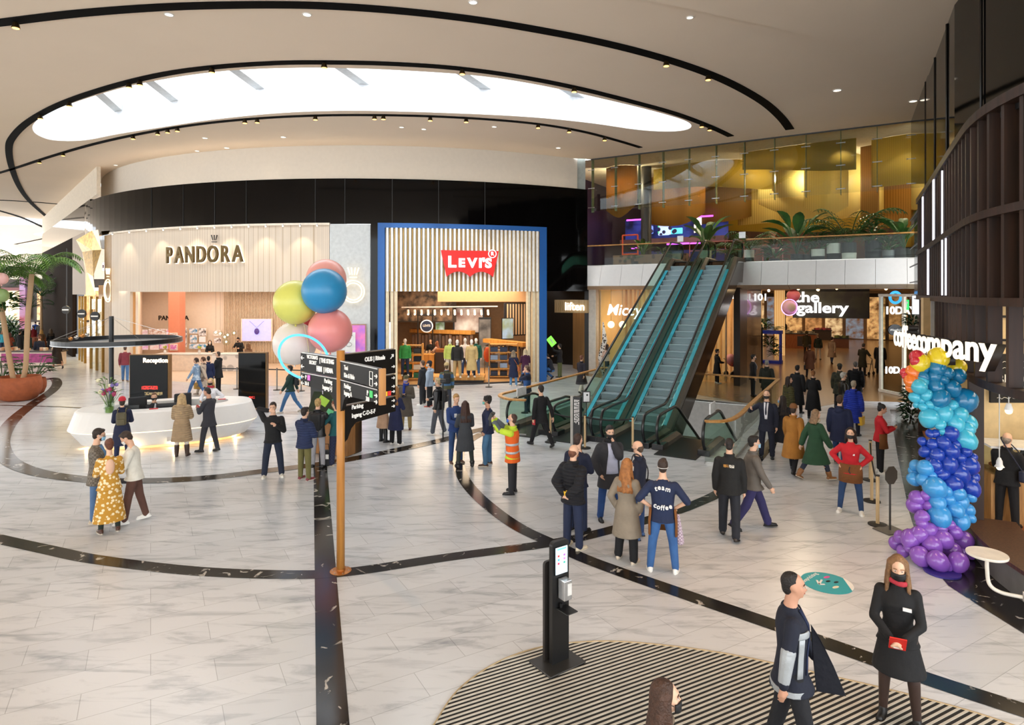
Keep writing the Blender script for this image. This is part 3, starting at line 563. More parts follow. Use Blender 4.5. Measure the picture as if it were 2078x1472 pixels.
for i, (tt, ss, rr, hh) in enumerate([(-2.6, 16, 1.0, 3.1), (-1.6, 16.6, 1.1, 3.0), (-.4, 16.8, .9, 2.8)]):
    c_ = E(tt, ss); tag(MB().tube([V((-rr, 0, 0))]+[V((-rr*cos(b), 0, hh-rr+rr*sin(b))) for b in [pi*k/14 for k in range(15)]]+[V((rr, 0, 0))], .045, 8).build('archway', mat('D9C9B0', .5), None, True, loc=c_, rz=-.541), ['slim cream arch nearest the column in the cafe window', 'slim cream arch in the middle of the cafe window', 'slim cream arch behind the left escalator'][i], 'arch')
for i, (x, y) in enumerate([(1240, 659), (1263, 659), (1200, 640)]):
    p = A(x, y, 35.5); t = thing('globe_lamp', ['left glowing globe lamp in the cafe', 'right glowing globe lamp in the cafe', 'small amber wall lamp beside the white column'][i], 'lamp', p); MB().ell((0, 0, 0), .2 if i < 2 else .1, 12, 8).build('globe', glow('FFE2A8', 3), t, True); MB().cyl((0, 0, 0), (0, 0, 4.7-p.z), .01, n=5).build('cord', BLACK, t)
tag(MB().tube([E(-4.6, 14.7, 0), E(-4.75, 14.7, .9), E(-4.5, 14.7, 1.9), E(-4.6, 14.7, 2.9)], .0, 10, rad_=[.10, .16, .15, .03]).build('patterned_pillar', mat('EDEAE4', .5, kind='blotch', scale=9, hex2='3A3430'), None, True), 'leafy black and white patterned pillar in the cafe entrance', 'pillar')
area('cafe_lights', tuple(E(-1.2, 17, 4.7)), 5, 2.5, 260, (1, .74, .44), (0, 0, -.541))
area('lift_lights', tuple(E(-6.6, 15.6, 4.5)), 1, 1, 25, (1, .78, .5))

# ================================================================ MEZZANINE
FAS = mat('DCDAD7', .45, var=.03)
mb = MB(); md = MB()
for i in range(17):
    a, b = -5.5+i*1.16, -5.5+(i+1)*1.16-.012
    (mb).add([E(a, 13.55, 4.88), E(b, 13.55, 4.88), E(b, 13.9, 5.98), E(a, 13.9, 5.98), E(a, 13.75, 4.88), E(b, 13.75, 4.88), E(b, 14.1, 5.98), E(a, 14.1, 5.98)], [(0, 1, 2, 3), (7, 6, 5, 4), (0, 4, 5, 1), (3, 2, 6, 7), (0, 3, 7, 4), (1, 5, 6, 2)])
    md.add([E(a, 13.56, 4.87), E(b, 13.56, 4.87), E(b, 14.5, 4.68), E(a, 14.5, 4.68), E(a, 13.6, 4.92), E(b, 13.6, 4.92), E(b, 14.5, 4.74), E(a, 14.5, 4.74)], [(3, 2, 1, 0), (4, 5, 6, 7), (0, 1, 5, 4), (2, 3, 7, 6), (0, 4, 7, 3), (1, 2, 6, 5)])
struct(mb.build('trim_60', FAS)); struct(md.build('trim_61', mat('B9A48C', .5)))
mb = MB(); mb.add([E(-8.4, 14.1, 4.88), E(-5.52, 13.56, 4.88), E(-5.52, 13.91, 5.98), E(-8.4, 14.3, 5.98), E(-8.4, 14.9, 4.88), E(-5.52, 14.4, 4.88), E(-5.52, 14.4, 5.98), E(-8.4, 14.9, 5.98)], [(0, 1, 2, 3), (7, 6, 5, 4), (0, 4, 5, 1), (3, 2, 6, 7), (0, 3, 7, 4), (1, 5, 6, 2)]); struct(mb.build('trim_62', GBLACK))
mb = MB(); mb.prism([E(-9, 14.4), E(14.2, 14.1), E(14, 60), E(-9, 60)], 4.74, 5.94); struct(mb.build('floor_mezzanine', mat('B89A76', .5)))
# glass balustrade with oak handrail on the mezzanine edge (two runs either side of the escalators)
def railing(label, pts, z0, posts=True, rail=.07, h=1.12):
    t = thing('glass_railing', label, 'railing', V(pts[0])+V((0, 0, z0))); q = [V(p)-V(pts[0]) for p in pts]; q = [V((p.x, p.y, 0)) for p in q]
    MB().wall(q, .04, h-.05, .015).build('glass_panel', GLASS, t); R = []
    m = len(q)
    for i, p in enumerate(q):
        d = q[min(i+1, m-1)]-q[max(i-1, 0)]; nn = V((-d.y, d.x, 0)).normalized()*rail; R.append([p-nn+V((0, 0, h-.03)), p+nn+V((0, 0, h-.03)), p+nn+V((0, 0, h+.03)), p-nn+V((0, 0, h+.03))])
    MB().rings(R).build('handrail', mat('C8944F', .4, kind='wood', scale=1.5, hex2='A87434'), t, bevel=.015)
    MB().wall(q, 0, .06, .03).build('base_channel', METAL, t); return t
railing('oak topped glass railing on the mezzanine left of the escalators', [E(-5.6, 14.25), E(-.2, 14.25)], 5.97)
railing('oak topped glass railing on the mezzanine before the plant pots', [E(3.0, 14.25), E(12.5, 14.25)], 5.97)
railing('curved oak topped glass railing left of escalator void', catmull([E(-.9, -.35), E(-1.5, -.45), E(-2.15, .1), E(-2.2, 1.2), E(-2.2, 4), E(-2.2, 8.9)], 8), 0)
railing('oak topped glass railing across the far end of the void', [E(-2.1, 9.0), E(5.1, 9.0)], 0)
railing('curved oak topped glass railing beside the right escalator', catmull([E(4.75, -.75), E(5.2, -.4), E(5.35, .6), E(5.3, 3), E(5.2, 8.95)], 8), 0)

# ================================================================ ESCALATORS
RUB = mat('16161A', .3, coat=.4); STEEL = mat('A9ACAD', .32, 1.); DECK = mat('7A7068', .42, .7); STEP = mat('A9BAC0', .45, .2, kind='wavex', scale=22, hex2='8496A0', bump=.3); CYAN = mat('48C4E4', .4, var=.25, scale=3)
COPPER = mat('4A3328', .13, .5, kind='wood', scale=.4, hex2='1E1512'); DK = mat('2A2C2D', .4, .4)
stepmesh = None
def escalator(label, t0, up):
    global stepmesh
    sg = 1 if up else -1; H = 6.0 if up else 4.2; s1 = 2.2 if up else 1.9; tn = math.tan(rad(30)); s2 = s1+H/tn; s3 = s2+1.9
    o = E(t0, 0); root = thing('escalator', label, 'escalator', o, -.541)
    def zl(s): return 0 if s < s1 else (sg*H if s > s2 else sg*(s-s1)*tn)
    hw = .65
    for sx in (-1, 1):
        x = sx*hw
        path = [(.55, .12), (.2, .14), (.02, .32), (-.05, .58), (.05, .84), (.32, .97), (s1-.5, .98)]+[(s1-.2+.4*k, zl(s1-.2+.4*k)+.98) for k in range(2)]
        path += [(s1+1, zl(s1+1)+.98), (s2-1, zl(s2-1)+.98), (s2-.2, zl(s2)-.02*sg+.94), (s2+.3, sg*H+.98), (s3-.35, sg*H+.98), (s3-.08, sg*H+.84), (s3, sg*H+.58), (s3-.08, sg*H+.3), (s3-.3, sg*H+.14)]
        pp = catmull([V((x, s, z)) for s, z in path], 5)
        MB().tube(pp, .045, 8).build('handrail', RUB, root, True)
        ss = [.0, .12, .35, s1-.4, s1, s1+.5, s2-.5, s2, s2+.4, s3-.35, s3-.12, s3-.02]; R = []
        for s in ss:
            z = zl(s); hi = .95 if .3 < s < s3-.3 else (.72 if s < .05 or s > s3-.05 else .86); lo = .16 if .3 < s < s3-.3 else (.42 if s < .05 or s > s3-.05 else .26)
            R.append([V((x-.006, s, z+lo)), V((x+.006, s, z+lo)), V((x+.006, s, z+hi)), V((x-.006, s, z+hi))])
        MB().rings(R).build('glass_panel', GREEN, root)
        R = []
        for s in [.35, s1-.3, s1, s1+.4, s2-.4, s2, s2+.3, s3-.2]:
            z = zl(s); R.append([V((x-.16*sx, s, z+.02)), V((x+.16*sx, s, z-.02)), V((x+.14*sx, s, z+.14)), V((x, s, z+.2)), V((x-.14*sx, s, z+.12))])
        MB().rings(R).build('decking', DECK, root)
        if up:
            a, b = V((x-.085*sx, s1+.1, zl(s1+.1)+.19)), V((x-.085*sx, s2-1.1, zl(s2-1.1)+.19))
            MB().beam(a, b, .13, .03).build('light_strip', CYAN, root)
            a, b = V((x-.17*sx, s1, zl(s1)+.1)), V((x-.17*sx, s2, zl(s2)+.1)); MB().beam(a, b, .02, .1).build('trim_strip', METAL, root)
        MB().box((x, .25, .08), (.34, .5, .17)).build('newel_base', RUB, root, bevel=.02)
    R = []
    for s in [.3, s1, s1+.3, s2, s3]:
        z = zl(s); d = .35 if s < 1 else 1.0
        R.append([V((-hw-.17, s, z-d)), V((hw+.17, s, z-d)), V((hw+.17, s, z-.02)), V((-hw-.17, s, z-.02))])
    MB().rings(R).build('truss_cladding', COPPER, root)
    MB().box((0, s1/2-.3, .012), (1.15, s1+.5, .02)).build('landing_plate', DK, root)
    MB().box((0, (s2+s3)/2+.2, sg*H+.012), (1.0, s3-s2+.4, .02)).build('landing_plate', DK, root)
    n = int((s2-s1)/.4)
    for k in range(n):
        s = s1+.4*(k+.5); z = sg*(.2309*(k+1)) if up else -.2309*(k+.5)
        if stepmesh is None:
            c = [V((0, .2, 0)), V((0, -.2, 0)), V((0, -.215, -.02)), V((0, -.19, -.09)), V((0, -.17, -.17)), V((0, -.165, -.24)), V((0, .2, -.24))]
            so = MB().rings([[p+V((xx, 0, 0)) for p in c] for xx in (-.48, .48)]).build('step', STEP, root); stepmesh = so.data
        else:
            so = bpy.data.objects.new('step', stepmesh); COL.objects.link(so); so.parent = root
        so.location = (0, s, z)
    return root
escalator('left up escalator rising to the mezzanine with cyan edges', .52, True)
escalator('right up escalator rising to the mezzanine with brown side', 2.15, True)
escalator('down escalator at the left end of the row', -1.15, False)
escalator('down escalator at the right end of the row', 3.87, False)
for i, (tt, ss) in enumerate([(-1.8, .9), (4.55, .9), (-.15, 14.1), (2.85, 14.1)]):
    t = thing('sign_card', ['white card on the left down escalator glass', 'white card on the right down escalator glass', 'small white card at top left of the up escalators', 'small white card at top right of the up escalators'][i], 'sign', E(tt, ss, (1.15, 1.2, 7.25, 7.3)[i]), -.541)
    MB().box((0, 0, 0), (.04, .6, .3) if i < 2 else (.3, .03, .3)).build('card', mat('EDEFF0', .4), t)
# ================================================================ LOUNGE BEHIND THE HANGING GLASS
def tx(x, s):   # t of the point with picture column x on the line at distance s
    k = (x-CX)/FX; a = N0+W*s; return (k*a.y-a.x)/(U.x-k*U.y)
fin_px = [1200, 1247, 1295, 1344, 1397, 1452, 1510, 1571, 1635, 1706, 1780, 1850, 1900]
ft = [tx(x, 13.95) for x in fin_px]
for i, (a, b) in enumerate(zip(ft[:-1], ft[1:])):
    struct(MB().wall([E(a+.01, 13.95), E(b-.01, 13.95)], 8.95, CZ0-.02, .012).build('window_%d' % (i+1), BIGGLASS))
EDGE = mat('5F7A62', .2, var=.1)
for i, a in enumerate(ft):
    t = thing('glass_fin', 'tall thin green glass fin with steel spider fittings hanging from the ceiling', 'glass fin', E(a, 14.15, 8.9), -.541, 'glass fins of the hanging glass wall')
    MB().box((0, 0, 1.45), (.025, .3, 2.9)).build('blade', EDGE, t)
    for z in (.25, 1.3, 2.3):
        mb = MB(); mb.beam((-.16, -.19, z), (.16, -.19, z), .03, .03)
        for sx in (-1, 1): mb.ell((sx*.16, -.2, z), .035, 6, 5)
        mb.build('fitting', STEEL, t)
struct(MB().beam(E(ft[0], 13.95, CZ0-.03), E(13.5, 13.95, CZ0-.03), .06, .06).build('trim_70', mat('2A2A28', .4)))
LWOOD = mat('6A3E1A', .55, kind='wood', scale=.6, hex2='4A2A12'); DWOOD = mat('3A2414', .6, kind='wood', scale=.6, hex2='22150C')
struct(MB().wall([E(-8, 40), E(16, 40)], 5.94, CZ0, .2).build('wall_lounge_back', LWOOD))
struct(MB().wall([E(15, 14.5), E(15, 40)], 5.94, CZ0, .2).build('wall_lounge_right', LWOOD)); struct(MB().wall([E(-8, 40), E(-8, 14.6)], 5.94, CZ0, .2).build('wall_lounge_left', mat('2B1B30', .5)))
mb = MB()
for a, b in ((-2.2, .2), (4, 6.5), (8.5, 11)): mb.wall([E(a, 38.5), E(b, 38.5)], 5.95, 8.8, .2)
struct(mb.build('wall_lounge_niches', DWOOD))
def netmat(h1, h2):
    m_ = mat(h1, .55, kind='wavex', scale=6, hex2=h2, var=.2); nt = m_.node_tree
    if not nt.nodes.get('Translucent BSDF'):
        b = nt.nodes['Principled BSDF']; tr_ = nt.nodes.new('ShaderNodeBsdfTranslucent'); tr_.inputs[0].default_value = lin(h1); mx = nt.nodes.new('ShaderNodeMixShader'); mx.inputs[0].default_value = .45
        nt.links.new(b.outputs[0], mx.inputs[1]); nt.links.new(tr_.outputs[0], mx.inputs[2]); nt.links.new(mx.outputs[0], nt.nodes['Material Output'].inputs[0])
    return m_
NETA, NETB, NETC = netmat('C4AC50', '9C8436'), netmat('A9813E', '80602A'), netmat('E2D084', 'BCA454')
def curtain(label, pts, zs, m):
    pp = catmull([V((a, b, z)) for (a, b), z in zip(pts, zs)], 8); R = []
    for q in pp: p = E(q.x, q.y); R.append([V((p.x, p.y, q.z)), V((p.x, p.y, CZ0-.02))])
    n = len(R); vs = [v for r in R for v in r]; fs = [(2*i, 2*i+2, 2*i+3, 2*i+1) for i in range(n-1)]
    mb = MB(); mb.add(vs, fs); o = mb.build('hanging_net', m, None, True); q = o.modifiers.new('thick', 'SOLIDIFY'); q.thickness = .03
    return tag(o, label, 'net curtain', 'golden hanging nets in the lounge')
curtain('flat golden net just behind the middle of the hanging glass', [(2.4, 16.5), (4, 16.2), (6, 16.0), (7.6, 16.0)], [10.9, 10.7, 10.4, 10.3], NETA)
curtain('square-ended golden net hanging close behind the right glass', [(8.2, 16.8), (9.6, 16.4), (10.8, 16.4)], [9.5, 9.5, 9.6], NETA)
curtain('short golden net at top right corner behind the glass', [(10.6, 15.4), (12, 15.2), (13, 15.4)], [10.4, 10.5, 10.6], NETC)
curtain('curling pale golden net with deep round belly in the lounge centre', [(.5, 25), (3, 22.5), (6, 21), (8.2, 21.5), (8.6, 23.5), (7, 25.5)], [8.9, 8.7, 8.5, 8.8, 9.2, 9.6], NETC)
curtain('long low golden net sweeping behind the white reflection', [(-1, 28), (3, 27), (6, 25.5), (9, 27), (11, 29)], [8.9, 8.5, 8.3, 8.6, 9.2], NETA)
curtain('brownish net curling at the far left of the lounge', [(-5, 22), (-3, 20), (-1.5, 19.6), (-.6, 21), (-2, 23.5)], [9.2, 8.6, 8.6, 9.4, 10], NETB)
curtain('amber net hanging behind the left glass panes', [(-4, 26), (-1.5, 24), (1.2, 23.6), (2.4, 25.5)], [9.4, 9.0, 9.2, 9.9], NETB)
curtain('tall amber net in front of the right lounge wall', [(7.8, 26), (10, 24), (12.6, 23), (14, 25)], [8.4, 8.2, 8.4, 8.8], NETB)
curtain('deep golden net hanging low at the right lounge side', [(9.8, 31), (12, 28), (14, 27)], [7.5, 7.5, 7.8], NETA)
curtain('pale crescent net low in the lounge centre right of the stairs', [(2.5, 20.5), (4.2, 19.2), (6, 18.8), (7.4, 19.6), (7.8, 21)], [9.6, 8.7, 8.4, 8.7, 9.5], NETC)
curtain('small round-bottomed pale net above the tall banana plant', [(5.2, 17.6), (6.2, 17.2), (7.2, 17.6)], [8.9, 8.3, 8.8], NETC)
curtain('narrow dark amber net strip left of the square-ended net', [(7.7, 18.2), (8.5, 17.8)], [8.2, 8.1], NETB)
curtain('dark amber net in the lounge far left corner pane', [(-5.2, 16.6), (-4.2, 16.2), (-3.4, 16.8)], [9.3, 8.8, 9.6], NETB)
curtain('upper golden net crossing the lounge from left to centre', [(-3, 18.5), (0, 17.6), (2.2, 18.2), (3.4, 19.8), (5, 19.4)], [10.6, 10.4, 10.2, 10.3, 10.6], NETA)
for a, b, z in ((-4.5, 17, 10.8), (-1, 21.5, 10.6), (2, 19.2, 10.9), (5, 18.3, 10.6), (5, 23.5, 10.6), (9, 19.5, 10.8), (12, 19, 10.8), (1, 30, 10.5), (7, 30, 10.4), (11.5, 26, 10.6)):
    p = E(a, b, z); l = bpy.data.lights.new('lounge_lamp', 'POINT'); l.energy = 340; l.color = (1, .88, .64); l.shadow_soft_size = .12; o = bpy.data.objects.new('lounge_lamp', l); COL.objects.link(o); o.location = p
for q in (-3, -.5, 2, 4.5, 7, 9.5, 12): spot('lounge_spot', E(q, 15.3, CZ0-.1), 160, (1, .84, .56), 80, .8, E(q, 16.6, 8))
R_ = random.Random(9)
for i, (x, y, s) in enumerate([(1692, 293, 18), (1693, 303, 18), (1691, 318, 18), (1698, 337, 18), (1697, 349, 18), (1534, 263, 15), (1938, 268, 16), (1933, 276, 16), (1927, 293, 16), (1345, 380, 22), (1347, 367, 22), (1190, 346, 20), (1708, 393, 22), (1570, 340, 20), (1912, 315, 17), (1920, 314, 17)]):
    p = E(tx(min(x, 1905), s), s); p = A(x, y, p.y); q = MB().ell((0, 0, 0), .055, 8, 6).build('bulb_lamp', glow('FFE2B0', 8), None, True, loc=p); MB().cyl((0, 0, .04), (0, 0, CZ0-p.z), .005, n=5).build('cord', BLACK, q); tag(q, 'tiny bright bulb hanging among the golden nets', 'lamp', 'bulbs hanging among the golden nets')
# dark column and games bar at the left of the lounge
struct(MB().cyl(E(-3.1, 17.5, 5.94), E(-3.1, 17.5, CZ0), .3, n=20).build('column_lounge', mat('26221F', .5)))
t = thing('games_bar', 'curved bar front with violet light strips in the lounge left', 'bar', E(-3.5, 24, 5.94), -.541)
MB().box((0, 0, .7), (7, .6, 1.4)).build('front', mat('23285E', .5, e=.15), t); MB().box((0, -.1, 2.05), (7, 1.0, .35)).build('canopy', mat('6A4A52', .5), t)
for x, z, wd in ((-2, 1.62, 1.3), (.9, 1.8, 2.2), (-2.4, 3.55, 1.2), (-.6, 3.4, 1.9), (2.1, 3.5, 1.4)): MB().box((x, -.62, z), (wd, .06, .1)).build('light_strip', glow('D34BFF', 3), t)
MB().box((0, .5, 2.9), (7, .1, 1.6)).build('screen_wall', mat('27307A', .4, e=.8, var=.6, scale=1.2, hex2='0E1130'), t)
for x, z, c, wd, h in ((-1.6, 2.95, '7FA0FF', .6, .7), (-.5, 2.85, 'BBD8FF', .9, .8), (.3, 2.7, '5AD0E0', .8, .4), (-.9, 3.0, '38C46A', .16, .9), (1.7, 3.2, 'EFE6D6', .5, 1.4), (-1.7, 3.7, 'E9B96A', .8, .4)):
    MB().box((x, -.1, z), (wd, .1, h)).build('display', mat(c, .5, e=.9, kind='blotch', scale=3, hex2='241E3A'), t, bevel=.04)
t = thing('climbing_tower', 'orange tubular play frame low at the lounge left edge', 'frame', E(-5.0, 20, 5.94), -.541); mb = MB()
for x in (-.5, .5):
    mb.cyl((x, 0, 0), (x, 0, 2.2), .05, n=6)
for z in (1, 2.2): mb.cyl((-.5, 0, z), (.5, 0, z), .05, n=6)
mb.build('tubes', mat('C8502A', .5), t)
t = thing('pink_railing', 'thin dusty pink railing in the middle of the lounge', 'railing', E(1.5, 19, 5.94), -.541); mb = MB()
for k in range(6): mb.cyl((-2.5+k, 0, 0), (-2.5+k, 0, 1.5), .025, n=6)
for z in (1.0, 1.5): mb.cyl((-2.5, 0, z), (2.5, 0, z), .025, n=6)
mb.build('rails', mat('A8646A', .5), t)
struct(MB().tube([E(.2, 32, 5.9), E(.9, 31.8, 8), E(3, 31.6, 10.2)], .35, 4).build('beam', LWOOD))
# ================================================================ PLANTS
LEAF = mat('3E6B2E', .45, var=.45, scale=3, hex2='22451D'); LEAF2 = mat('6C8F3A', .45, var=.4, scale=3, hex2='3F6427'); LEAF3 = mat('2F5A34', .4, hex2='16331B')
def leaf(mb, base, d, L, wd, droop=.5, n=4, fold=.25):
    d = V(d).normalized(); x = V((d.y, -d.x, 0)); x = x.normalized() if x.length > 1e-4 else V((1, 0, 0)); p = V(base); R = []
    for i in range(n+1):
        u = i/n; ww = wd*sin(pi*min(.97, u*.92+.06))
        R.append((p.copy(), x*ww/2, ww)); q = d.copy(); q.z -= droop*u*1.6; q.normalize(); p = p+q*L/n
    vs = []; fs = []
    for p, w_, ww in R: vs += [p-w_+V((0, 0, ww*fold)), p, p+w_+V((0, 0, ww*fold))]
    for i in range(n):
        a = 3*i; fs += [(a, a+3, a+4, a+1), (a+1, a+4, a+5, a+2)]
    mb.add(vs, fs)
def frond(mb, base, d, L, droop, nl=14, lw=.035, ll=.28):
    d = V(d).normalized(); p = V(base); pts = []
    for i in range(nl+1):
        u = i/nl; q = d.copy(); q.z -= droop*u*u*2; q.normalize(); pts.append((p.copy(), q)); p = p+q*L/nl
    mb.tube([a for a, b in pts], .012, 4)
    for i, (p, q) in enumerate(pts):
        if i < 2: continue
        s = V((q.y, -q.x, 0)); s = s.normalized() if s.length > .01 else V((1, 0, 0)); l_ = ll*sin(pi*min(1, .25+.75*i/nl)*.9)+.05
        for sg in (-1, 1): leaf(mb, p, q*.75+s*sg+V((0, 0, -.25)), l_, lw, .5, 2)
def palm(kind, seed):
    r = random.Random(seed); mb = MB()
    if kind == 'palm':
        for k in range(13): a = 2*pi*k/13+r.uniform(-.2, .2); frond(mb, (0, 0, 0), (cos(a), sin(a), r.uniform(.5, 1.7)), r.uniform(1.0, 1.4), r.uniform(.5, .9))
    elif kind == 'bush':
        for k in range(70): a = r.uniform(0, 6.28); h = r.uniform(0, .5); leaf(mb, (.12*cos(a), .12*sin(a), h), (cos(a), sin(a), r.uniform(-.1, 1.1)), r.uniform(.2, .4), .09, .5, 3)
    elif kind == 'broad':
        for k in range(11): a = 2*pi*k/11*1.6+r.uniform(-.2, .2); d_ = V((cos(a)*.35, sin(a)*.35, 1)); q = V((0, 0, 0))+d_*r.uniform(.25, .6); mb.cyl((0, 0, 0), q, .012, n=4); leaf(mb, q, (cos(a), sin(a), r.uniform(.5, 1.6)), r.uniform(.5, .8), .24, .45, 5)
    elif kind == 'monstera':
        for k in range(16):
            a = r.uniform(0, 6.28); q = V((cos(a)*.35, sin(a)*.35, r.uniform(.3, .8))); mb.cyl((0, 0, 0), q, .012, n=4)
            for j in range(7): b = a+(j-3)*.38; leaf(mb, q, (cos(b), sin(b), .15), .34-.02*abs(j-3), .07, .4, 3)
    return mb
pm = {}
def plant(kind, parent, loc, sc, seed=1, m=None):
    k = (kind, seed)
    if k not in pm: pm[k] = palm(kind, seed).build('foliage', m or LEAF, parent); o = pm[k]
    else: o = bpy.data.objects.new('foliage', pm[k].data); COL.objects.link(o); o.parent = parent
    o.location = loc; o.scale = (sc, sc, sc); return o
def potplant(label, x, s, z, kind, pw, ph, c1, c2, sc, seed=1, m=None, rz=0):
    p = E(tx(x, s), s, z); t = thing('potted_plant', label, 'plant', p, rz)
    b = .45; MB().lathe([(pw*.46, 0), (pw*.5, ph*b)], n=18).build('pot_base', mat(c2, .6), t, True); MB().lathe([(pw*.5, ph*b), (pw*.5, ph), (pw*.44, ph), (pw*.44, ph*.93)], n=18).build('pot', mat(c1, .6), t)
    plant(kind, t, (0, 0, ph*.93), sc, seed, m); return t
ZM = 5.95
for a in [('potted palm leaning over the rail in a dark and white pot', 1723, 15.0, 'palm', .62, .85, '3A3B3A', 'E4E1D8', 2.1, 1), ('dark feathery plant in white over black pot left of the tall palm', 1692, 15.1, 'palm', .6, .85, 'E4E1D8', '1E1E1E', 1.2, 2),
          ('leafy plant in white pot with grey base beside palms', 1660, 15.0, 'bush', .58, .6, 'E4E1D8', '2B2B2B', 1.5, 1), ('tall banana plant in dark pot on the mezzanine', 1617, 15.0, 'broad', .55, .4, '3E3E3E', '2B2B2B', 2.2, 1),
          ('slim bush in small dark pot between banana plant and white pot', 1638, 15.2, 'bush', .45, .38, '3E3E3E', '2B2B2B', 1.3, 2), ('white-flecked shrub in tall black pot near the right end', 1772, 15.0, 'bush', .68, .9, '1B1B1D', '1B1B1D', 1.6, 3),
          ('round bush in short grey pot near the right end', 1803, 14.9, 'bush', .5, .45, '77777A', '55555A', 1.5, 4), ('broad plant in wide dark trough at the right end of mezzanine', 1834, 15.0, 'broad', .8, .5, '2A2523', '2A2523', 1.6, 2),
          ('low spreading bush on mezzanine floor right of escalators', 1572, 14.9, 'bush', .5, .2, '3A3A3A', '2B2B2B', 1.9, 5), ('arching fern in a white pot at the top right of the escalators', 1520, 15.4, 'palm', .5, .7, 'D9D6CE', '2B2B2B', 1.5, 3),
          ('big leafed plant in cream pot behind the escalator tops', 1432, 16.2, 'broad', .6, .8, 'D9D6CE', 'C9C4B8', 1.9, 3), ('broad green plant rising behind the left railing', 1305, 15.6, 'broad', .6, .5, '4A3A2C', '4A3A2C', 1.1, 4),
          ('bush with pale flowers beside the escalator tops', 1345, 15.0, 'bush', .6, .3, '6A4A30', '5A3E28', 1.2, 6), ('dark fern hanging low behind the left mezzanine rail', 1290, 14.8, 'palm', .5, .25, '3A2F26', '2E2520', .55, 4),
          ('dark palm between the two up escalator tops', 1480, 17.0, 'palm', .5, .6, '3A3A3A', '2B2B2B', 1.0, 5)]:
    lab, x, s, kd, pw, ph, c1, c2, sc, sd = a; potplant(lab, x, s, ZM, kd, pw, ph, c1, c2, sc, sd)
tag(MB().box((0, 0, .3), (4.0, .5, .6)).build('planter', mat('7A5A3E', .7, kind='blotch', scale=4, hex2='4A3524'), None, loc=E(-2.0, 14.9, ZM), rz=-.541), 'long rough brown planter behind the left mezzanine railing', 'planter')
# ================================================================ CAFE WITH THE DARK SLATTED FRONT
fs_ = catmull([V((15.5, 24.3, 0)), V((13.3, 20.3, 0)), V((11.0, 16.1, 0)), V((8.95, 12.4, 0)), V((8.05, 10.7, 0)), V((7.65, 9.5, 0)), V((7.55, 8.3, 0)), V((7.8, 6.9, 0)), V((8.3, 5.8, 0))], 24)
cum = [0]
for a, b in zip(fs_, fs_[1:]): cum.append(cum[-1]+(b-a).length)
def FA(d):
    i = 0
    while i < len(cum)-2 and cum[i+1] < d: i += 1
    u = (d-cum[i])/max(1e-6, cum[i+1]-cum[i]); p = fs_[i].lerp(fs_[i+1], u); tdir = (fs_[i+1]-fs_[i]).normalized(); return p, tdir, atan2(tdir.y, tdir.x)
LEN = cum[-1]; D0 = cum[24]
SLW = mat('3B2418', .5, kind='wood', scale=1.2, hex2='25160E'); SLD = mat('141110', .5)
def fwall(d0, d1, z0, z1, m, name, off=0., th=.1, parent=None, n=40):
    pts = []
    for i in range(n+1):
        p, td, _ = FA(d0+(d1-d0)*i/n); pts.append(p+V((-td.y, td.x, 0))*off)
    return MB().wall(pts, z0, z1, th).build(name, m, parent)
# outward (towards the mall) is to the right of travel: negative normal
t = thing('slatted_facade', 'curved dark timber slatted front above the coffee bar', 'facade', (0, 0, 0))
sl = MB(); k = D0+.15; i = 0
while k < LEN-.1:
    p, td, a = FA(k)
    for z0, z1 in ((4.42, 5.72), (5.84, 7.4)): sl.box((p.x, p.y, (z0+z1)/2), (.09, .26, z1-z0), a)
    k += .46; i += 1
sl.build('slats', SLW, t)
for z, h in ((7.47, .16), (5.78, .13), (4.36, .13)): fwall(D0, LEN, z-h/2, z+h/2, SLW, 'rail', -.17, .34, t)
fwall(D0+.3, LEN, 4.42, 7.4, mat('17110E', .25, coat=.3), 'dark_glazing', .22, .03, t)
sl = MB(); k = D0+.3
while k < LEN-.1:
    p, td, a = FA(k); sl.box((p.x, p.y, 3.66), (.08, .2, 1.28), a); k += .66
sl.build('lower_slats', SLW, t); fwall(D0+6.2, LEN, 2.92, 3.06, SLW, 'door_beam', -.1, .24, t)
for d in (D0, D0+6.3, D0+10.4): p, td, a = FA(d); MB().box((p.x, p.y, 1.5), (.16, .22, 3.0), a).build('post', SLW, t)
CURT = mat('8A8468', .7, kind='wavex', scale=4, hex2='6A6650')
fwall(D0+7.4, LEN, 4.42, 7.35, CURT, 'curtain', .12, .03, t)
LITE = glow('F2EEFF', 1.6)
for d, z0, z1, wd in ((D0+5.0, 5.85, 7.4, .2), (D0+2.1, 5.85, 7.35, .16), (D0+3.6, 4.45, 5.7, .2), (D0+6.9, 4.45, 7.3, .05), (D0+7.6, 4.45, 5.7, .04)):
    p, td, a = FA(d); p = p-V((-td.y, td.x, 0))*.15; MB().box((p.x, p.y, (z0+z1)/2), (wd, .03, z1-z0), a).build('light_panel', LITE, t)
# black grid end bay
t = thing('black_grid_screen', 'tall black gridded screen at the far end of coffee bar front', 'screen', (0, 0, 0)); fwall(0, D0, 0, 7.3, mat('0E0E10', .25, coat=.3), 'panel', .1, .1, t, 4)
mb = MB()
for z in (4.3, 4.9, 5.5, 6.2, 6.9, 7.3):
    a, b = FA(.02)[0], FA(D0-.02)[0]; mb.beam(a+V((-.05, 0, z)), b+V((-.05, 0, z)), .03, .04)
mb.build('rails', mat('5A5A5C', .4), t)
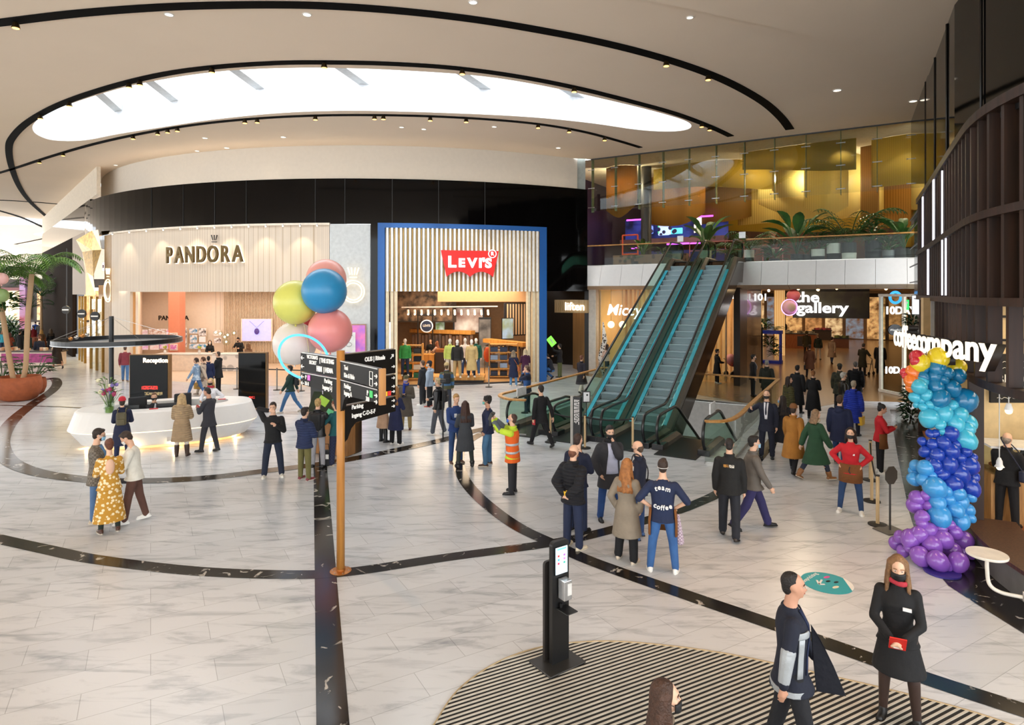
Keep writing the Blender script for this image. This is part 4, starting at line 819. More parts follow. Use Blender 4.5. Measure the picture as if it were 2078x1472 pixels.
# wall above, glossy black glass, recessed
struct(MB().wall([V((16.9, 26.5, 0)), V((11.1, 15.7, 0)), V((9.6, 11.5, 0)), V((8.9, 8, 0)), V((8.9, 2, 0))], 7.4, CZ0, .2).build('wall_right_glass', GBLACK))
mb = MB()
for x, y in ((15.62, 24), (14.3, 21.6), (13.0, 19.2), (11.7, 16.8), (10.45, 13.9)): mb.box((x-.03, y, 9.6), (.03, .05, 4.4))
struct(mb.build('trim_71', mat('060606', .3)))
struct(MB().prism([V((16.9, 26.5, 0)), V((11.1, 15.7, 0)), V((8.9, 8, 0)), V((8.9, 4, 0))]+[FA(LEN*i/20)[0] for i in range(20, -1, -1)], 7.3, 7.4).build('trim_72', SLD))
# coffee bar interior
CW = mat('D8BE8E', .6, e=.1)
struct(MB().prism([FA(D0+(LEN-D0)*i/20)[0] for i in range(21)]+[V((16, 4, 0)), V((18, 20, 0))], .008, .05).build('floor_cafe', mat('A5602E', .35, kind='wood', scale=1, hex2='7C421C')))
struct(MB().wall([V((9.9, 13.4, 0)), V((14, 13.4, 0))], 0, 7.3, .1).build('wall_cafe_panel', CW)); struct(MB().wall([V((15, 20, 0)), V((15, 4, 0))], 0, 7.3, .1).build('wall_cafe_far', CW))
struct(fwall(D0+.6, D0+6.2, 0, 4.3, mat('C9A86E', .6), 'wall_cafe_front', .5, .06))
struct(MB().prism([V((p.x, p.y, 0)) for p in [FA(D0+(LEN-D0)*i/12)[0]+V((.3, 0, 0)) for i in range(13)]]+[V((16, 4, 0)), V((16, 20, 0))], 4.38, 4.42).build('ceiling_cafe', mat('6A5A48', .8)))
mb = MB()
for z in (2.5, 3.0, 3.5, 4.0): mb.box((12, 13.3, z), (4.2, .06, .05))
for x in (10.2, 10.75, 11.3, 11.85, 12.4, 12.95): mb.box((x, 13.3, 3.3), (.05, .06, 2.2))
tag(mb.build('window_grid', BLACK), 'black square grid on the lit wall inside the coffee bar', 'grid')
area('coffee_bar_lights', (10.6, 10.8, 4.3), 3, 3.5, 130, (1, .78, .5))
t = thing('menu_board', 'blackboard menu chalked break fast behind the slats', 'menu', A(2058, 768, 12.2)); MB().box((0, 0, 0), (.95, .05, .95)).build('board', mat('1C1B1A', .8), t)
text('lettering', 'BREAK', .25, mat('E8E4DA', .8), t, (0, -.04, -.02), ext=.003, off=.004); text('lettering', '- FAST -', .2, mat('E8E4DA', .8), t, (0, -.04, -.24), ext=.003, off=.004)
mb = MB()
for z in (.32, .2, -.38): mb.tube([V((-.36+.72*q/16, -.035, z+.02*sin(q*2.3))) for q in range(17)], .006, 4)
mb.build('chalk_marks', mat('CFCBC2', .8), t)
t = thing('food_display', 'glass food counter with pastries in the coffee bar', 'counter', (10.9, 12.0, 0), -.3); MB().box((0, 0, .5), (3.2, .8, 1.0)).build('body', mat('B98A4E', .5, kind='wood', hex2='966A36'), t); MB().box((0, 0, 1.25), (3.1, .75, .5)).build('glass_case', GLASS, t); MB().box((0, 0, 1.52), (3.2, .8, .04)).build('top', WHITE, t)
mb = MB(); R_ = random.Random(3)
for k_ in range(30): mb.ell((R_.uniform(-1.4, 1.4), R_.uniform(-.25, .2), 1.08), (.09, .06, .05), 7, 5)
q = mb.build('pastries', mat('C98A3C', .6, hex2='8A4E1E', var=.4), t, True); q['kind'] = 'stuff'
t = thing('pendant_lamp', 'white bulb lamp hanging on a pale cord by the coffee bar doorway', 'lamp', A(2028, 948, 10.8)); MB().cyl((0, 0, .12), (0, 0, 2.86), .008, n=6).build('cord', mat('D9D6D0'), t); MB().lathe([(.02, .16), (.045, .1), (.05, .04), (.075, 0)], n=14).build('socket', WHITE, t); MB().ell((0, 0, -.01), .045, 8, 6).build('bulb', glow('FFE9C0', 4), t)
t = thing('pendant_lamp', 'small bulb lamp high in the coffee bar doorway', 'lamp', A(2047, 832, 9.8)); MB().cyl((0, 0, .1), (0, 0, .4), .008, n=5).build('cord', mat('D9D6D0'), t); MB().lathe([(.03, .1), (.06, 0)], n=12).build('socket', WHITE, t); MB().ell((0, 0, -.02), .05, 8, 6).build('bulb', glow('FFE0A8', 4), t)
# timber bench plinth and swing table
pl = [FA(D0+10.35+(LEN-D0-10.35)*i/14) for i in range(15)]
t = thing('window_bench', 'dark timber window bench on a grey plinth at right edge', 'bench', (0, 0, 0))
MB().wall([p+V((td.y, -td.x, 0))*.15 for p, td, a in pl], .01, .42, .7).build('plinth', mat('6E6B66', .7), t); MB().wall([p+V((td.y, -td.x, 0))*.19 for p, td, a in pl], .42, .48, .78).build('bench_top', mat('5A3A26', .45, kind='wood', hex2='40281A'), t)
c_ = A(2003, 1125, 8.95); t = thing('swing_table', 'small round white table on a bent arm fixed to the bench', 'table', (c_.x, c_.y, 0)); z = c_.z
MB().lathe([(.0, z-.02), (.25, z-.02), (.255, z), (.25, z+.015), (0, z+.015)], n=36).build('table_top', mat('EDE6DA', .4), t); MB().tube(catmull([V((0, 0, z-.02)), V((0, 0, z-.2)), V((.02, -.02, z-.42)), V((.12, -.1, z-.50)), V((.33, -.22, z-.51))], 6), .026, 10).build('arm', mat('EDE6DA', .4), t, True); MB().box((.36, -.24, z-.51), (.05, .12, .12), -.5).build('bracket', WHITE, t)
# sign letters
word = 'coffeecompany'; wt = [.27, .30, .18, .18, .29, .29, .27, .30, .46, .31, .28, .30, .29]; cs = [.26, .26, .26, .26, .27, .28, .29, .32, .44, .55, .6, .65, .72]; LET = glow('FFF1DC', .9)
q = V(((2032-CX)/FX*9.9, 9.9, 0)); pos = []
for ch, ww, c in reversed(list(zip(word, wt, cs))):
    ray = V((q.x, q.y, 0)).normalized(); pr_ = V((ray.y, -ray.x, 0)); d = pr_*c-ray*sqrt(1-c*c); pos.append((ch, q-d*ww/2, atan2(d.y, d.x))); q = q-d*ww
t = thing('sign', 'lit white lower case letters on the coffee bar front', 'sign', pos[6][1]+V((0, 0, 3.58)))
for ch, p, a in pos:
    nn = V((sin(a), -cos(a), 0)); p = p-pos[6][1]; text('letter', ch, .63, LET, t, p+nn*.10, (pi/2, 0, a), .008, .014); text('letter_side', ch, .63, mat('2A2522', .5), t, p, (pi/2, 0, a), .09, .012)
MB().tube([p-pos[6][1]+V((.12, .05, .05)) for ch, p, a in pos], .03, 6).build('bracket_rail', SLD, t)
t = thing('sign_board', 'pale narrow upright board beside the coffee bar corner', 'board', A(1879, 662, 16.6)); MB().box((0, 0, 0), (.2, .1, 1.5)).build('board', mat('D8B98A', .5), t); MB().box((.14, 0, 0), (.1, .12, 1.5)).build('edge', mat('C9C9C9', .4), t)
poster('light_box', 'small white light box on the black screen above the balloons', 1862, 619, 22.5, .36, .72, glow('E8ECF8', 1.3), -.6, BLACK, 'sign')
for a in [(1853, 700, 'upper green climber on the black screen edge'), (1850, 850, 'dark bushy climber at the foot of the black screen')]:
    p = G(a[0], 850) if a[1] > 800 else A(a[0], a[1], 23.2); t = thing('climbing_plant', a[2], 'plant', p); plant('bush', t, (0, 0, 0), 1.2, 7, LEAF3); plant('bush', t, (0, 0, .6), 1.0, 7, LEAF3)

# ================================================================ RECEPTION
DC = V((-10.55, 19.2, 0)); DA = rad(24); DW = mat('EDEBE8', .35, var=.02)
t = thing('reception_desk', 'large white boat-shaped reception desk with glowing seam', 'desk', DC, DA)
def drg(sx, sy, z, n=72):
    o = []
    for i in range(n):
        a = 2*pi*i/n; c, s = cos(a), sin(a); e = .78
        o.append(V((2.55*sx*abs(c)**.95*(1 if c > 0 else -1), 1.38*sy*abs(s)**e*(1 if s > 0 else -1), z)))
    return o
MB().rings([drg(.84, .80, .10), drg(.87, .84, .13), drg(.985, .98, .53)]).build('lower_body', DW, t)
MB().rings([drg(1.0, 1.0, .56), drg(.93, .86, 1.06), drg(.91, .83, 1.1), drg(.66, .50, 1.1), drg(.66, .50, .74), drg(.64, .48, .72)], False).build('upper_body', DW, t)
MB().rings([drg(.64, .48, .72), drg(.30, .15, .72)], False).build('inner_worktop', mat('8FA0A2', .3), t)
MB().rings([drg(.985, .98, .53), drg(.995, .99, .545), drg(1.0, 1.0, .56)], False).build('light_seam', glow('FFE2B8', 1.6), t)
MB().rings([drg(.8, .74, .02), drg(.8, .74, .1)]).build('plinth', glow('FFC987', .8), t)
for i, (x, y) in enumerate([(-1.9, -1.0), (-.9, -1.45), (.3, -1.5), (1.4, -1.25), (2.2, -.7), (-2.4, -.3)]):
    p = DC+Matrix.Rotation(DA, 3, 'Z') @ V((x*.86, y*.8, .09)); l = bpy.data.lights.new('desk_glow', 'POINT'); l.energy = 7; l.color = (1, .72, .36); l.shadow_soft_size = .03; o = bpy.data.objects.new('desk_glow', l); COL.objects.link(o); o.location = p
MB().box((.55, -1.245, .34), (.95, .03, .26), Matrix.Rotation(-.38, 3, 'X')).build('logo_plate', mat('E2DDD6', .3), t)
RM = Matrix.Rotation(DA, 3, 'Z')
for i, (x, y, lab) in enumerate([(-.75, -.1, 'black office chair behind the reception desk on the left'), (.45, .15, 'black office chair with tall back at the middle of the reception')]):
    c = thing('office_chair', lab, 'chair', DC+RM @ V((x, y, 0)), DA+.3); MB().box((0, 0, .48), (.5, .5, .08)).build('seat', BLACK, c, bevel=.03); MB().box((0, .25, .95), (.5, .08, .8)).build('backrest', mat('1E1E22', .6), c, bevel=.04)
    MB().cyl((0, 0, .05), (0, 0, .46), .03).build('post', METAL, c); mb = MB()
    for k in range(5): a = k*1.257; mb.beam((0, 0, .06), (.3*cos(a), .3*sin(a), .04), .05, .04)
    mb.build('base', BLACK, c)
def monitor(lab, x, y, a):
    c = thing('monitor', lab, 'monitor', DC+RM @ V((x, y, .74)), DA+a); MB().box((0, 0, .3), (.5, .03, .32)).build('screen', mat('17181B', .3), c); MB().cyl((0, 0.02, 0), (0, .02, .2), .02).build('stand', BLACK, c); MB().box((0, .02, .01), (.22, .16, .02)).build('base', BLACK, c)
monitor('dark monitor beside the seated receptionist', .0, -.48, 3.14); monitor('white backed monitor left of the seated receptionist', -.95, -.45, 2.9)
p = DC+RM @ V((-1.55, -.85, 1.1)); p = A(222, 848, p.y); p.z = 1.1
t = thing('flower_vase', 'glass vase of mixed flowers on the left end of the desk', 'vase', p); MB().lathe([(.10, 0), (.12, .02), (.13, .34), (.12, .34), (.105, .03)], n=20).build('vase', GLASS, t, True); MB().cyl((0, 0, .01), (0, 0, .17), .1).build('water', mat('8FA85A', .2, hex2='5F7F3A'), t)
mb = MB(); R_ = random.Random(2)
for k in range(26): a = R_.uniform(0, 6.3); q = V((.3*cos(a)*R_.random()**.5, .22*sin(a)*R_.random()**.5, .45+.5*R_.random())); mb.cyl((0, 0, .1), q, .006, n=4); leaf(mb, q, (cos(a), sin(a), .6), .16, .07, .4, 3)
mb.build('stems', LEAF2, t)
for nm, c, n_, sz in (('violet_flowers', '8878B8', 7, .055), ('pink_flowers', 'B83A6A', 5, .06), ('cream_flowers', 'E6DDB8', 6, .06)):
    mb = MB()
    for k in range(n_): a = R_.uniform(0, 6.3); mb.ell((.28*cos(a)*R_.random(), -.05+.2*sin(a)*R_.random(), .5+.42*R_.random()), sz, 8, 6)
    mb.build(nm, mat(c, .6), t, True)
for i, (x, y) in enumerate([(312, 843), (450, 820)]):
    q = A(x, y, (18.35, 20.0)[i]); tag(MB().box((0, 0, .005), (.22, .15, .012)).build('leaflet', mat('C8202A', .5), None, loc=V((q.x, q.y, 1.102)), rz=.4), ['red leaflet on the desk before the seated receptionist', 'red leaflet on the right end of the reception desk'][i], 'leaflet')
# ring lamp
q = V(((226-CX)/FX*21.6, 21.6, 0)); t = thing('ring_lamp', 'thin black post holding a wide black ring above the reception', 'lamp', q); MB().cyl((0, 0, 0), (0, 0, 3.7), .075, n=14).build('post', mat('141415', .4), t)
MB().lathe([(.25, 0), (.25, .02)], n=20).build('base', BLACK, t); rr = 1.9; MB().lathe([(rr-.07, 2.78), (rr+.03, 2.78), (rr+.03, 2.94), (rr-.07, 2.94), (rr-.07, 2.78)], (.28, 0, 0), 64, False).build('ring', mat('17181A', .35), t)
MB().lathe([(rr+.034, 2.775), (rr+.044, 2.775), (rr+.044, 2.80), (rr+.034, 2.80)], (.28, 0, 0), 64).build('rim_light', mat('B7B9BC', .3, .6), t)
mb = MB()
for a in (2.6, 3.1, 3.7, .4, 5.6): mb.cyl((0, 0, 3.68), (.28+rr*cos(a), rr*sin(a), 2.94), .006, n=4)
mb.build('wires', METAL, t)
t = thing('light_cluster', 'small cluster of silver and gold spotlights on the ring lamp wires', 'spotlight', A(158, 688, 21.5)); 
for i, x in enumerate((-.25, -.05, .15, .32)): MB().ell((x, 0, .05*i), .07, 8, 6).build('spot', METAL if i % 2 else mat('C98A4A', .3, .7), t, True)
# dark screens
def totem(label, xa, xb, yb, h, m, rz=0, th=.25, name='screen_totem', cat='screen'):
    a, b = G(xa, yb), G(xb, yb); c = (a+b)/2; t = thing(name, label, cat, c, rz); wd = (b-a).length
    MB().box((0, 0, h/2+.03), (wd, th, h)).build('housing', mat('8C6A42', .35, .6) if 'Reception' in label or 'reception' in label else mat('1A1A1C', .35), t, bevel=.02); MB().box((0, -th/2-.01, h/2+.06), (wd*.95, .03, h*.95)).build('screen', m, t); MB().box((0, 0, .02), (wd*.9, th*1.3, .04)).build('base', BLACK, t); return t
MIR = mat('0A0B0C', .06, var=.5, scale=1, spec=.22)
t = totem('bronze framed dark mirror panel with lit word behind the reception', 266, 346, 826, 2.05, MIR); text('lettering', 'Reception', .24, glow('FFE3C0', 4), t, (.28, -.17, 1.85), ext=.01, off=.006)
MB().box((.05, -.16, .78), (.62, .02, .14)).build('red_text_strip', mat('D8281E', .4, e=1.2, kind='blotch', scale=14, hex2='1A0F0E'), t); MB().box((.2, -.16, .55), (.7, .02, .12)).build('gold_text_strip', mat('A08A5A', .4, e=.4, kind='blotch', scale=12, hex2='1A0F0E'), t)
t = totem('tall black advertising screen between reception and balloons', 486, 543, 833, 2.2, MIR); MB().box((0, -.16, .52), (.22, .02, .08)).build('red_logo', mat('D8281E', .4, e=1, kind='blotch', scale=14, hex2='1A0F0E'), t)
# ================================================================ SIGNPOST
P0 = V((-2.77, 10.12, 0)); PW = mat('C48A46', .4, kind='wood', scale=2, hex2='A86E30'); SG = mat('14110F', .5, var=.1, spec=.2)
t = thing('signpost', 'tall oak signpost with black direction blades and white lettering', 'signpost', P0); MB().cyl((0, 0, .02), (0, 0, 3.57), .065, n=20).build('post', PW, t, True); MB().lathe([(.0, 0), (.17, 0), (.17, .012), (.07, .02), (.07, .05)], n=28).build('base_plate', mat('B8763A', .35, .6), t)
mb = MB()
for k in range(6): a = k*1.047; mb.cyl((.13*cos(a), .13*sin(a), .012), (.13*cos(a), .13*sin(a), .022), .012, n=8)
mb.build('bolt', METAL, t)
def blade(d, L, panels, name, edge=True, curve=True):
    d = V((d[0], d[1], 0)).normalized(); ang = atan2(d.y, d.x); Z = Matrix.Rotation(ang, 4, 'Z')
    b = bpy.data.objects.new(name, None); COL.objects.link(b); b.parent = t; b.rotation_euler = (0, 0, ang)
    zlo = min(p[0] for p in panels); mb = MB()
    for z0, z1 in panels:
        if z0 == zlo and curve: poly = [(.06, z0-.28), (.12, z0-.24), (.2, z0-.08), (.3, z0), (L, z0+.04), (L, z1), (.06, z1)]
        else: poly = [(.06, z0), (L, z0), (L, z1), (.06, z1)]
        mb.plate(poly, Matrix.Rotation(pi/2, 4, 'X') @ Matrix.Translation((0, 0, -.03)), .06)
    mb.build('panel', SG, b); zt = max(p[1] for p in panels)
    if edge: MB().box((L+.03, 0, (zlo+zt)/2+.02), (.05, .09, zt-zlo)).build('end_cap', PW, b)
    m2 = MB()
    for z0, z1 in panels: m2.box((L/2, 0, z1+.008), (L-.1, .075, .016))
    m2.build('rail', METAL, b); return b
SW = mat('EFECE6', .5, e=.25)
def arrow(b, x, z, ang, side, s=.05, yo=.04):
    mb = MB(); c, sn = cos(ang), sin(ang); P = lambda u, v: V((x+u*c-v*sn, -yo*side, z+u*sn+v*c))
    mb.beam(P(-s, 0), P(s, 0), .01, .014); mb.beam(P(s*.3, s*.6), P(s, 0), .01, .014); mb.beam(P(s*.3, -s*.6), P(s, 0), .01, .014); mb.build('arrow', SW, b)
b = blade((-.93, .90), 1.28, [(2.86, 3.10), (3.13, 3.45)], 'left_blade', False)
def bt(b, s, x, z, sz, side=1, off=.002, m_=None, sx=.85, align='CENTER'):
    text('lettering', s, sz, m_ or SW, b, (x, -.036*side, z), (pi/2, 0, 0 if side > 0 else pi), .004, off, align=align, sx=sx)
# the left blade is seen on its far-running face: camera side is +y of the blade frame
bt(b, 'VICTORIA\'S', .86, 3.40, .085, -1); bt(b, 'SECRET', .84, 3.31, .085, -1); bt(b, '| THE STING', .38, 3.37, .1, -1, .004); bt(b, 'H&M', .62, 3.22, .12, -1, .006, sx=.7); bt(b, '| HEMA', .33, 3.22, .11, -1, .004)
bt(b, 'Parking', .33, 3.04, .1, -1); bt(b, 'Ingang I-J', .36, 2.93, .1, -1); bt(b, 'P', 1.08, 3.04, .09, -1, .004); MB().box((.98, .036, 3.04), (.09, .006, .09)).build('pink_tag', glow('D86AC0', .4), b); bt(b, '36 0', 1.05, 2.93, .09, -1)
for z in (3.37, 3.22, 3.04, 2.93): arrow(b, 1.19, z, 0, -1)
b = blade((.92, -1.18), 1.46, [(2.88, 3.10), (3.13, 3.40)], 'front_blade')
bt(b, 'Taxi', .22, 3.32, .1, align='LEFT'); bt(b, 'Kiss & Ride', .22, 3.20, .1, align='LEFT'); bt(b, 'Parking', .22, 3.03, .1, align='LEFT'); bt(b, 'Ingang A', .22, 2.92, .1, align='LEFT'); bt(b, 'P', 1.08, 3.02, .1, 1, .004); MB().box((1.2, -.036, 3.02), (.1, .006, .1)).build('green_tag', glow('3DB05A', .5), b); bt(b, '360', 1.08, 2.93, .09)
for z in (3.30, 3.19, 3.02, 2.93): arrow(b, 1.36, z, 0, 1, .045)
for z in (3.30, 3.19): MB().tube([V((1.2+.05*q, -.036, z+.05*w_)) for q, w_ in ((-1, -1), (1, -1), (1, 1), (-1, 1))], .006, 4, True).build('pictogram', SW, b)
b = blade((.6, .9), 1.22, [(2.36, 2.66), (2.69, 3.05), (3.08, 3.50)], 'rear_blade', False)
bt(b, 'OLIS | Rituals', .72, 3.38, .1, 1, .004); bt(b, 'Parking', .2, 2.62, .1, align='LEFT'); bt(b, 'Ingang C-D-E-F', .2, 2.48, .1, align='LEFT'); bt(b, 'P', .86, 2.74, .09, 1, .004)
MB().box((.97, -.036, 2.74), (.08, .006, .08)).build('yellow_tag', glow('E0B030', .5), b); MB().box((1.06, -.036, 2.74), (.08, .006, .08)).build('red_tag', glow('C83030', .5), b)
arrow(b, 1.12, 3.38, .8, 1)
for z in (3.2, 3.0, 2.85, 2.76, 2.60, 2.5): arrow(b, 1.15, z, 0, 1, .035)
# ================================================================ GIANT BALLOONS, NEON HOOP, INFORMATION KIOSK
BY = 16.6
def balloon(label, x, y, rpx, Y, c, grp=None, m=None, sq=1.02, kn=True):
    r = rpx/FX*Y; t = thing('balloon', label, 'balloon', A(x, y, Y), 0, grp); MB().ell((0, 0, 0), (r, r, r*sq), 28, 18).build('skin', m or mat(c, .35, var=.03), t, True)
    if kn: MB().cyl((0, 0, -r*sq-.05), (0, 0, -r*sq+.02), .03, .015, 8).build('knot', m or mat(c, .4), t)
    return t
balloon('giant blue balloon at the front of the bunch', 658, 591, 45, BY, '2E8FC4'); balloon('giant pale coral balloon behind the blue balloon', 662, 567, 40, BY+1.0, 'F0A79B'); balloon('giant lemon yellow balloon at the left of the bunch', 600, 614, 44, BY+.35, 'E0DE6E')
balloon('giant milky white balloon at the lower left of the bunch', 598, 697, 43, BY+.7, 'EFE4DC'); balloon('giant pink balloon at the lower right of the bunch', 670, 671, 44, BY+.25, 'F0948F'); balloon('red balloon peeping out between yellow and pink ones', 632, 655, 20, BY+1.2, 'D84A58')
tag(MB().tube(catmull([A(654, 637, BY), A(651, 690, BY), A(652, 730, BY+.2), A(655, 800, BY+.5)], 6), .012, 5).build('ribbon', mat('E6DCEB', .5)), 'white ribbon hanging from the giant blue balloon', 'ribbon')
tag(MB().tube(catmull([A(617, 660, BY+.3), A(625, 700, BY+.3), A(632, 760, BY+.5)], 6), .010, 5).build('ribbon', mat('E6E2B0', .5)), 'pale ribbon hanging from the yellow balloon', 'ribbon')
c_ = A(616, 724, BY-.75); t = thing('neon_hoop', 'glowing light blue neon hoop in front of the white balloon', 'neon hoop', c_); MB().tube([V((.62*cos(a), .25*sin(a), .50*sin(a)-.18*cos(a))) for a in [2*pi*i/56 for i in range(56)]], .03, 8, True).build('tube', glow('4FB0FF', 1.5), t)
KC = V((-5.1, 17.7, 0)); t = thing('information_kiosk', 'timber and black information kiosk with tilted green map screen', 'kiosk', KC, -.35)
MB().box((0, .2, .95), (1.5, .35, 1.9)).build('housing', mat('151617', .35), t, bevel=.02); MB().box((0, .02, .45), (1.5, .7, .86)).build('timber_base', mat('A8743C', .5, kind='wood', hex2='8A5A2A'), t); MB().box((0, .02, .03), (1.4, .6, .06)).build('plinth', BLACK, t)
Rx = Matrix.Rotation(.55, 3, 'X') @ Matrix.Rotation(0, 3, 'Z'); MB().box((.05, -.15, 1.3), (1.35, .06, .9), Matrix.Rotation(-.5, 3, 'X')).build('screen', mat('1A2A18', .3, e=.5, scale=2, hex2='0C0F0C'), t)
for x, z, a in ((-.2, 1.45, .4), (.25, 1.15, .3), (.3, 1.5, .5), (-.1, 1.1, .2)): MB().box((x, -.19-(.0 if z > 1.3 else .1)+(z-1.3)*.5, z), (.36, .02, .22), Matrix.Rotation(-.5, 3, 'X') @ Matrix.Rotation(a, 3, 'Y')).build('map_block', glow('4FA070' if x > 0 else '8AB03A', .3), t)
# ================================================================ SANITISER STAND
t = thing('sanitiser_stand', 'black hand sanitiser column with small lit screen on the mat', 'stand', V((.55, 7.6, 0)), .62)
SBK = mat('131314', .4)
pts = [(-.27, -.2), (.27, -.2), (.27, .2), (-.27, .2)]; MB().box((0, 0, .022), (.56, .42, .024)).build('base_plate', mat('3A3836', .4, .3), t, bevel=.01)
def rounded(w_, h_, r):
    o = []
    for cx_, cy_, a0 in ((w_/2-r, h_-r, 0), (-w_/2+r, h_-r, pi/2)):
        o += [(cx_+r*cos(a0+q*pi/8), cy_+r*sin(a0+q*pi/8)) for q in range(5)]
    return o+[(-w_/2, 0), (w_/2, 0)]
X9 = Matrix.Rotation(pi/2, 4, 'X'); MB().plate(rounded(.26, 1.47, .05), Matrix.Translation((.02, .02, .03)) @ X9, .06).build('front_column', SBK, t); MB().plate(rounded(.22, 1.2, .04), Matrix.Translation((-.02, .12, .03)) @ X9, .04).build('rear_column', mat('2A2624', .4), t)
MB().box((.02, -.047, 1.27), (.2, .012, .34)).build('screen_bezel', BLACK, t); MB().box((.02, -.056, 1.27), (.18, .008, .32)).build('screen', glow('D8ECF6', .9), t)
for i, c in enumerate(('C83030', '9A5AB0', '3AA0D8', 'D86AC0', 'C82850', '2FA08A')): MB().box((-.03+.09*(i % 2), -.062, 1.33-.045*(i//2)), (.026, .006, .022)).build('icon', glow(c, .8), t)
MB().box((.02, -.062, 1.41), (.14, .006, .02)).build('screen_header', glow('6FC4D8', .8), t)
MB().box((.03, -.11, .94), (.12, .12, .24)).build('dispenser', mat('C9CBCD', .25, .7), t, bevel=.01); MB().box((.05, -.172, .95), (.06, .006, .14)).build('dispenser_label', WHITE, t); MB().box((.03, -.14, .70), (.17, .22, .014)).build('drip_tray', SBK, t, bevel=.008); MB().cyl((.0, -.07, .71), (.0, -.07, .76), .018).build('nozzle', SBK, t)
# ================================================================ FLOOR STICKER
t = thing('floor_sticker', 'round teal floor sticker with white arrow and footprints', 'sticker', G(1678, 1184), .5); MB().cyl((0, 0, .004), (0, 0, .0075), .37, n=48).build('disc', mat('2FA3AE', .45, var=.05), t)
mb = MB(); mb.beam((-.16, .02, .0095), (.02, .1, .0095), .03, .003); mb.beam((-.16, .02, .0095), (-.06, .13, .0095), .03, .003); mb.beam((-.16, .02, .0095), (-.08, -.02, .0095), .03, .003); mb.build('arrow', WHITE, t)
for x, y in ((.06, .02), (.14, -.06)): MB().ell((x, y, .009), (.05, .025, .003), 12, 6).build('footprint', BLACK, t)
MB().ell((.17, .12, .009), (.07, .03, .003), 10, 6).build('pink_figure', mat('D85AA0'), t); MB().ell((-.02, -.16, .009), (.07, .03, .003), 10, 6).build('cream_figure', mat('E8DCC0'), t)
text('lettering', 'Looprichting', .1, WHITE, t, (-.1, .24, .0095), (0, 0, .2), .001, .001); MB().prism([(.37*cos(a), .37*sin(a)) for a in [-1.35+q*.13 for q in range(11)]], .0076, .0095).build('white_segment', WHITE, t)
# ================================================================ BARRIERS
PALE = mat('D9BE92', .5, kind='wood', hex2='C2A274')
def barrier(label, x, y, h=.95, grp=None, m=PALE, r=.032):
    t = thing('barrier_post', label, 'barrier post', G(x, y), 0, grp); MB().lathe([(0, 0), (.17, 0), (.17, .02), (.05, .035), (0, .035)], n=28).build('base', BLACK, t); MB().cyl((0, 0, .03), (0, 0, h), r, n=14).build('post', m, t); MB().cyl((0, 0, h), (0, 0, h+.02), r+.006, n=14).build('cap', BLACK, t); return G(x, y)
a = barrier('pale wooden barrier post beside the walking man in the dark suit', 1117, 898); b = barrier('pale wooden barrier post in front of the left up escalator', 1187, 910); c = barrier('pale wooden barrier post between the two up escalators', 1284, 915)
for i, (p, q) in enumerate(((a, b), (b, c))): tag(MB().tube(catmull([p+V((0, 0, .9)), (p+q)/2+V((0, 0, .84)), q+V((0, 0, .9))], 5), .024, 6).build('barrier_belt', mat('18181A', .7)), ['black barrier belt left of the escalator notice', 'black barrier belt across the left up escalator'][i], 'belt')
a = barrier('wooden barrier post nearest the round headed grey sign', 1781, 1066); b = barrier('wooden barrier post just behind the woman with hands on hips', 1769, 1018); c = barrier('wooden barrier post beside the red-topped woman with phone', 1766, 975)
for i, (p, q) in enumerate(((a, b), (b, c))): tag(MB().tube(catmull([p+V((0, 0, .9)), (p+q)/2+V((0, 0, .8)), q+V((0, 0, .9))], 5), .016, 6).build('barrier_belt', mat('18181A', .7)), ['front black belt of the right hand barrier', 'rear black belt of the right hand barrier'][i], 'belt')
STL = mat('8A8884', .35, .8)
bp_ = [barrier(l_, x, y, 1.0, None, STL, .03) for l_, x, y in (('steel barrier post right of the reception mirror panel', 418, 788), ('steel barrier post left of the tall black screen', 481, 790), ('steel barrier post right of the tall black screen', 562, 792), ('steel barrier post behind the balloons near the grey panel', 611, 794), ('steel barrier post at the right of the denim shop entrance', 992, 786), ('steel barrier post behind the maroon coat at the denim shop', 1058, 782))]
for i in range(3): tag(MB().beam(bp_[i]+V((0, 0, .95)), bp_[i+1]+V((0, 0, .95)), .01, .05).build('barrier_belt', BLACK), ['black belt before the jewellery shop counters', 'black belt behind the tall black screen', 'black belt beside the white balloon'][i], 'belt')
t = thing('round_sign_stand', 'grey eight-sided sign plate on a thin post and square base', 'sign', G(1806, 1078), .3); MB().box((0, 0, .012), (.46, .36, .02)).build('base', mat('6E6A66', .4, .5), t); MB().cyl((0, 0, .02), (0, 0, 1.12), .018, n=12).build('post', mat('5A5856', .35, .7), t)
MB().plate([(.155*cos(a), .18*sin(a)) for a in [pi/8+k*pi/4 for k in range(8)]], Matrix.Translation((0, -.02, 1.06)) @ X9, .014).build('plate', mat('55534F', .45, .3), t)
t = thing('notice_totem', 'black notice totem with white vertical print and timber foot', 'totem', G(1172, 930), -.5); MB().box((0, 0, .95), (.22, .12, 1.45)).build('panel', mat('171718', .4), t); MB().box((0, 0, .12), (.22, .12, .24)).build('timber_foot', PW, t); MB().box((-.15, .02, .84), (.09, .12, 1.68)).build('side_post', mat('A8A39C', .4, .4), t)
mb = MB(); R_ = random.Random(5)
for k in range(4):
    z = 1.6
    while z > 1.0: h = R_.uniform(.03, .09); mb.box((-.06+.04*k, -.065, z-h/2), (.022, .008, h)); z -= h+.02
mb.build('print', WHITE, t); MB().box((0, -.065, .62), (.07, .01, .06)).build('red_logo', mat('D8281E'), t)
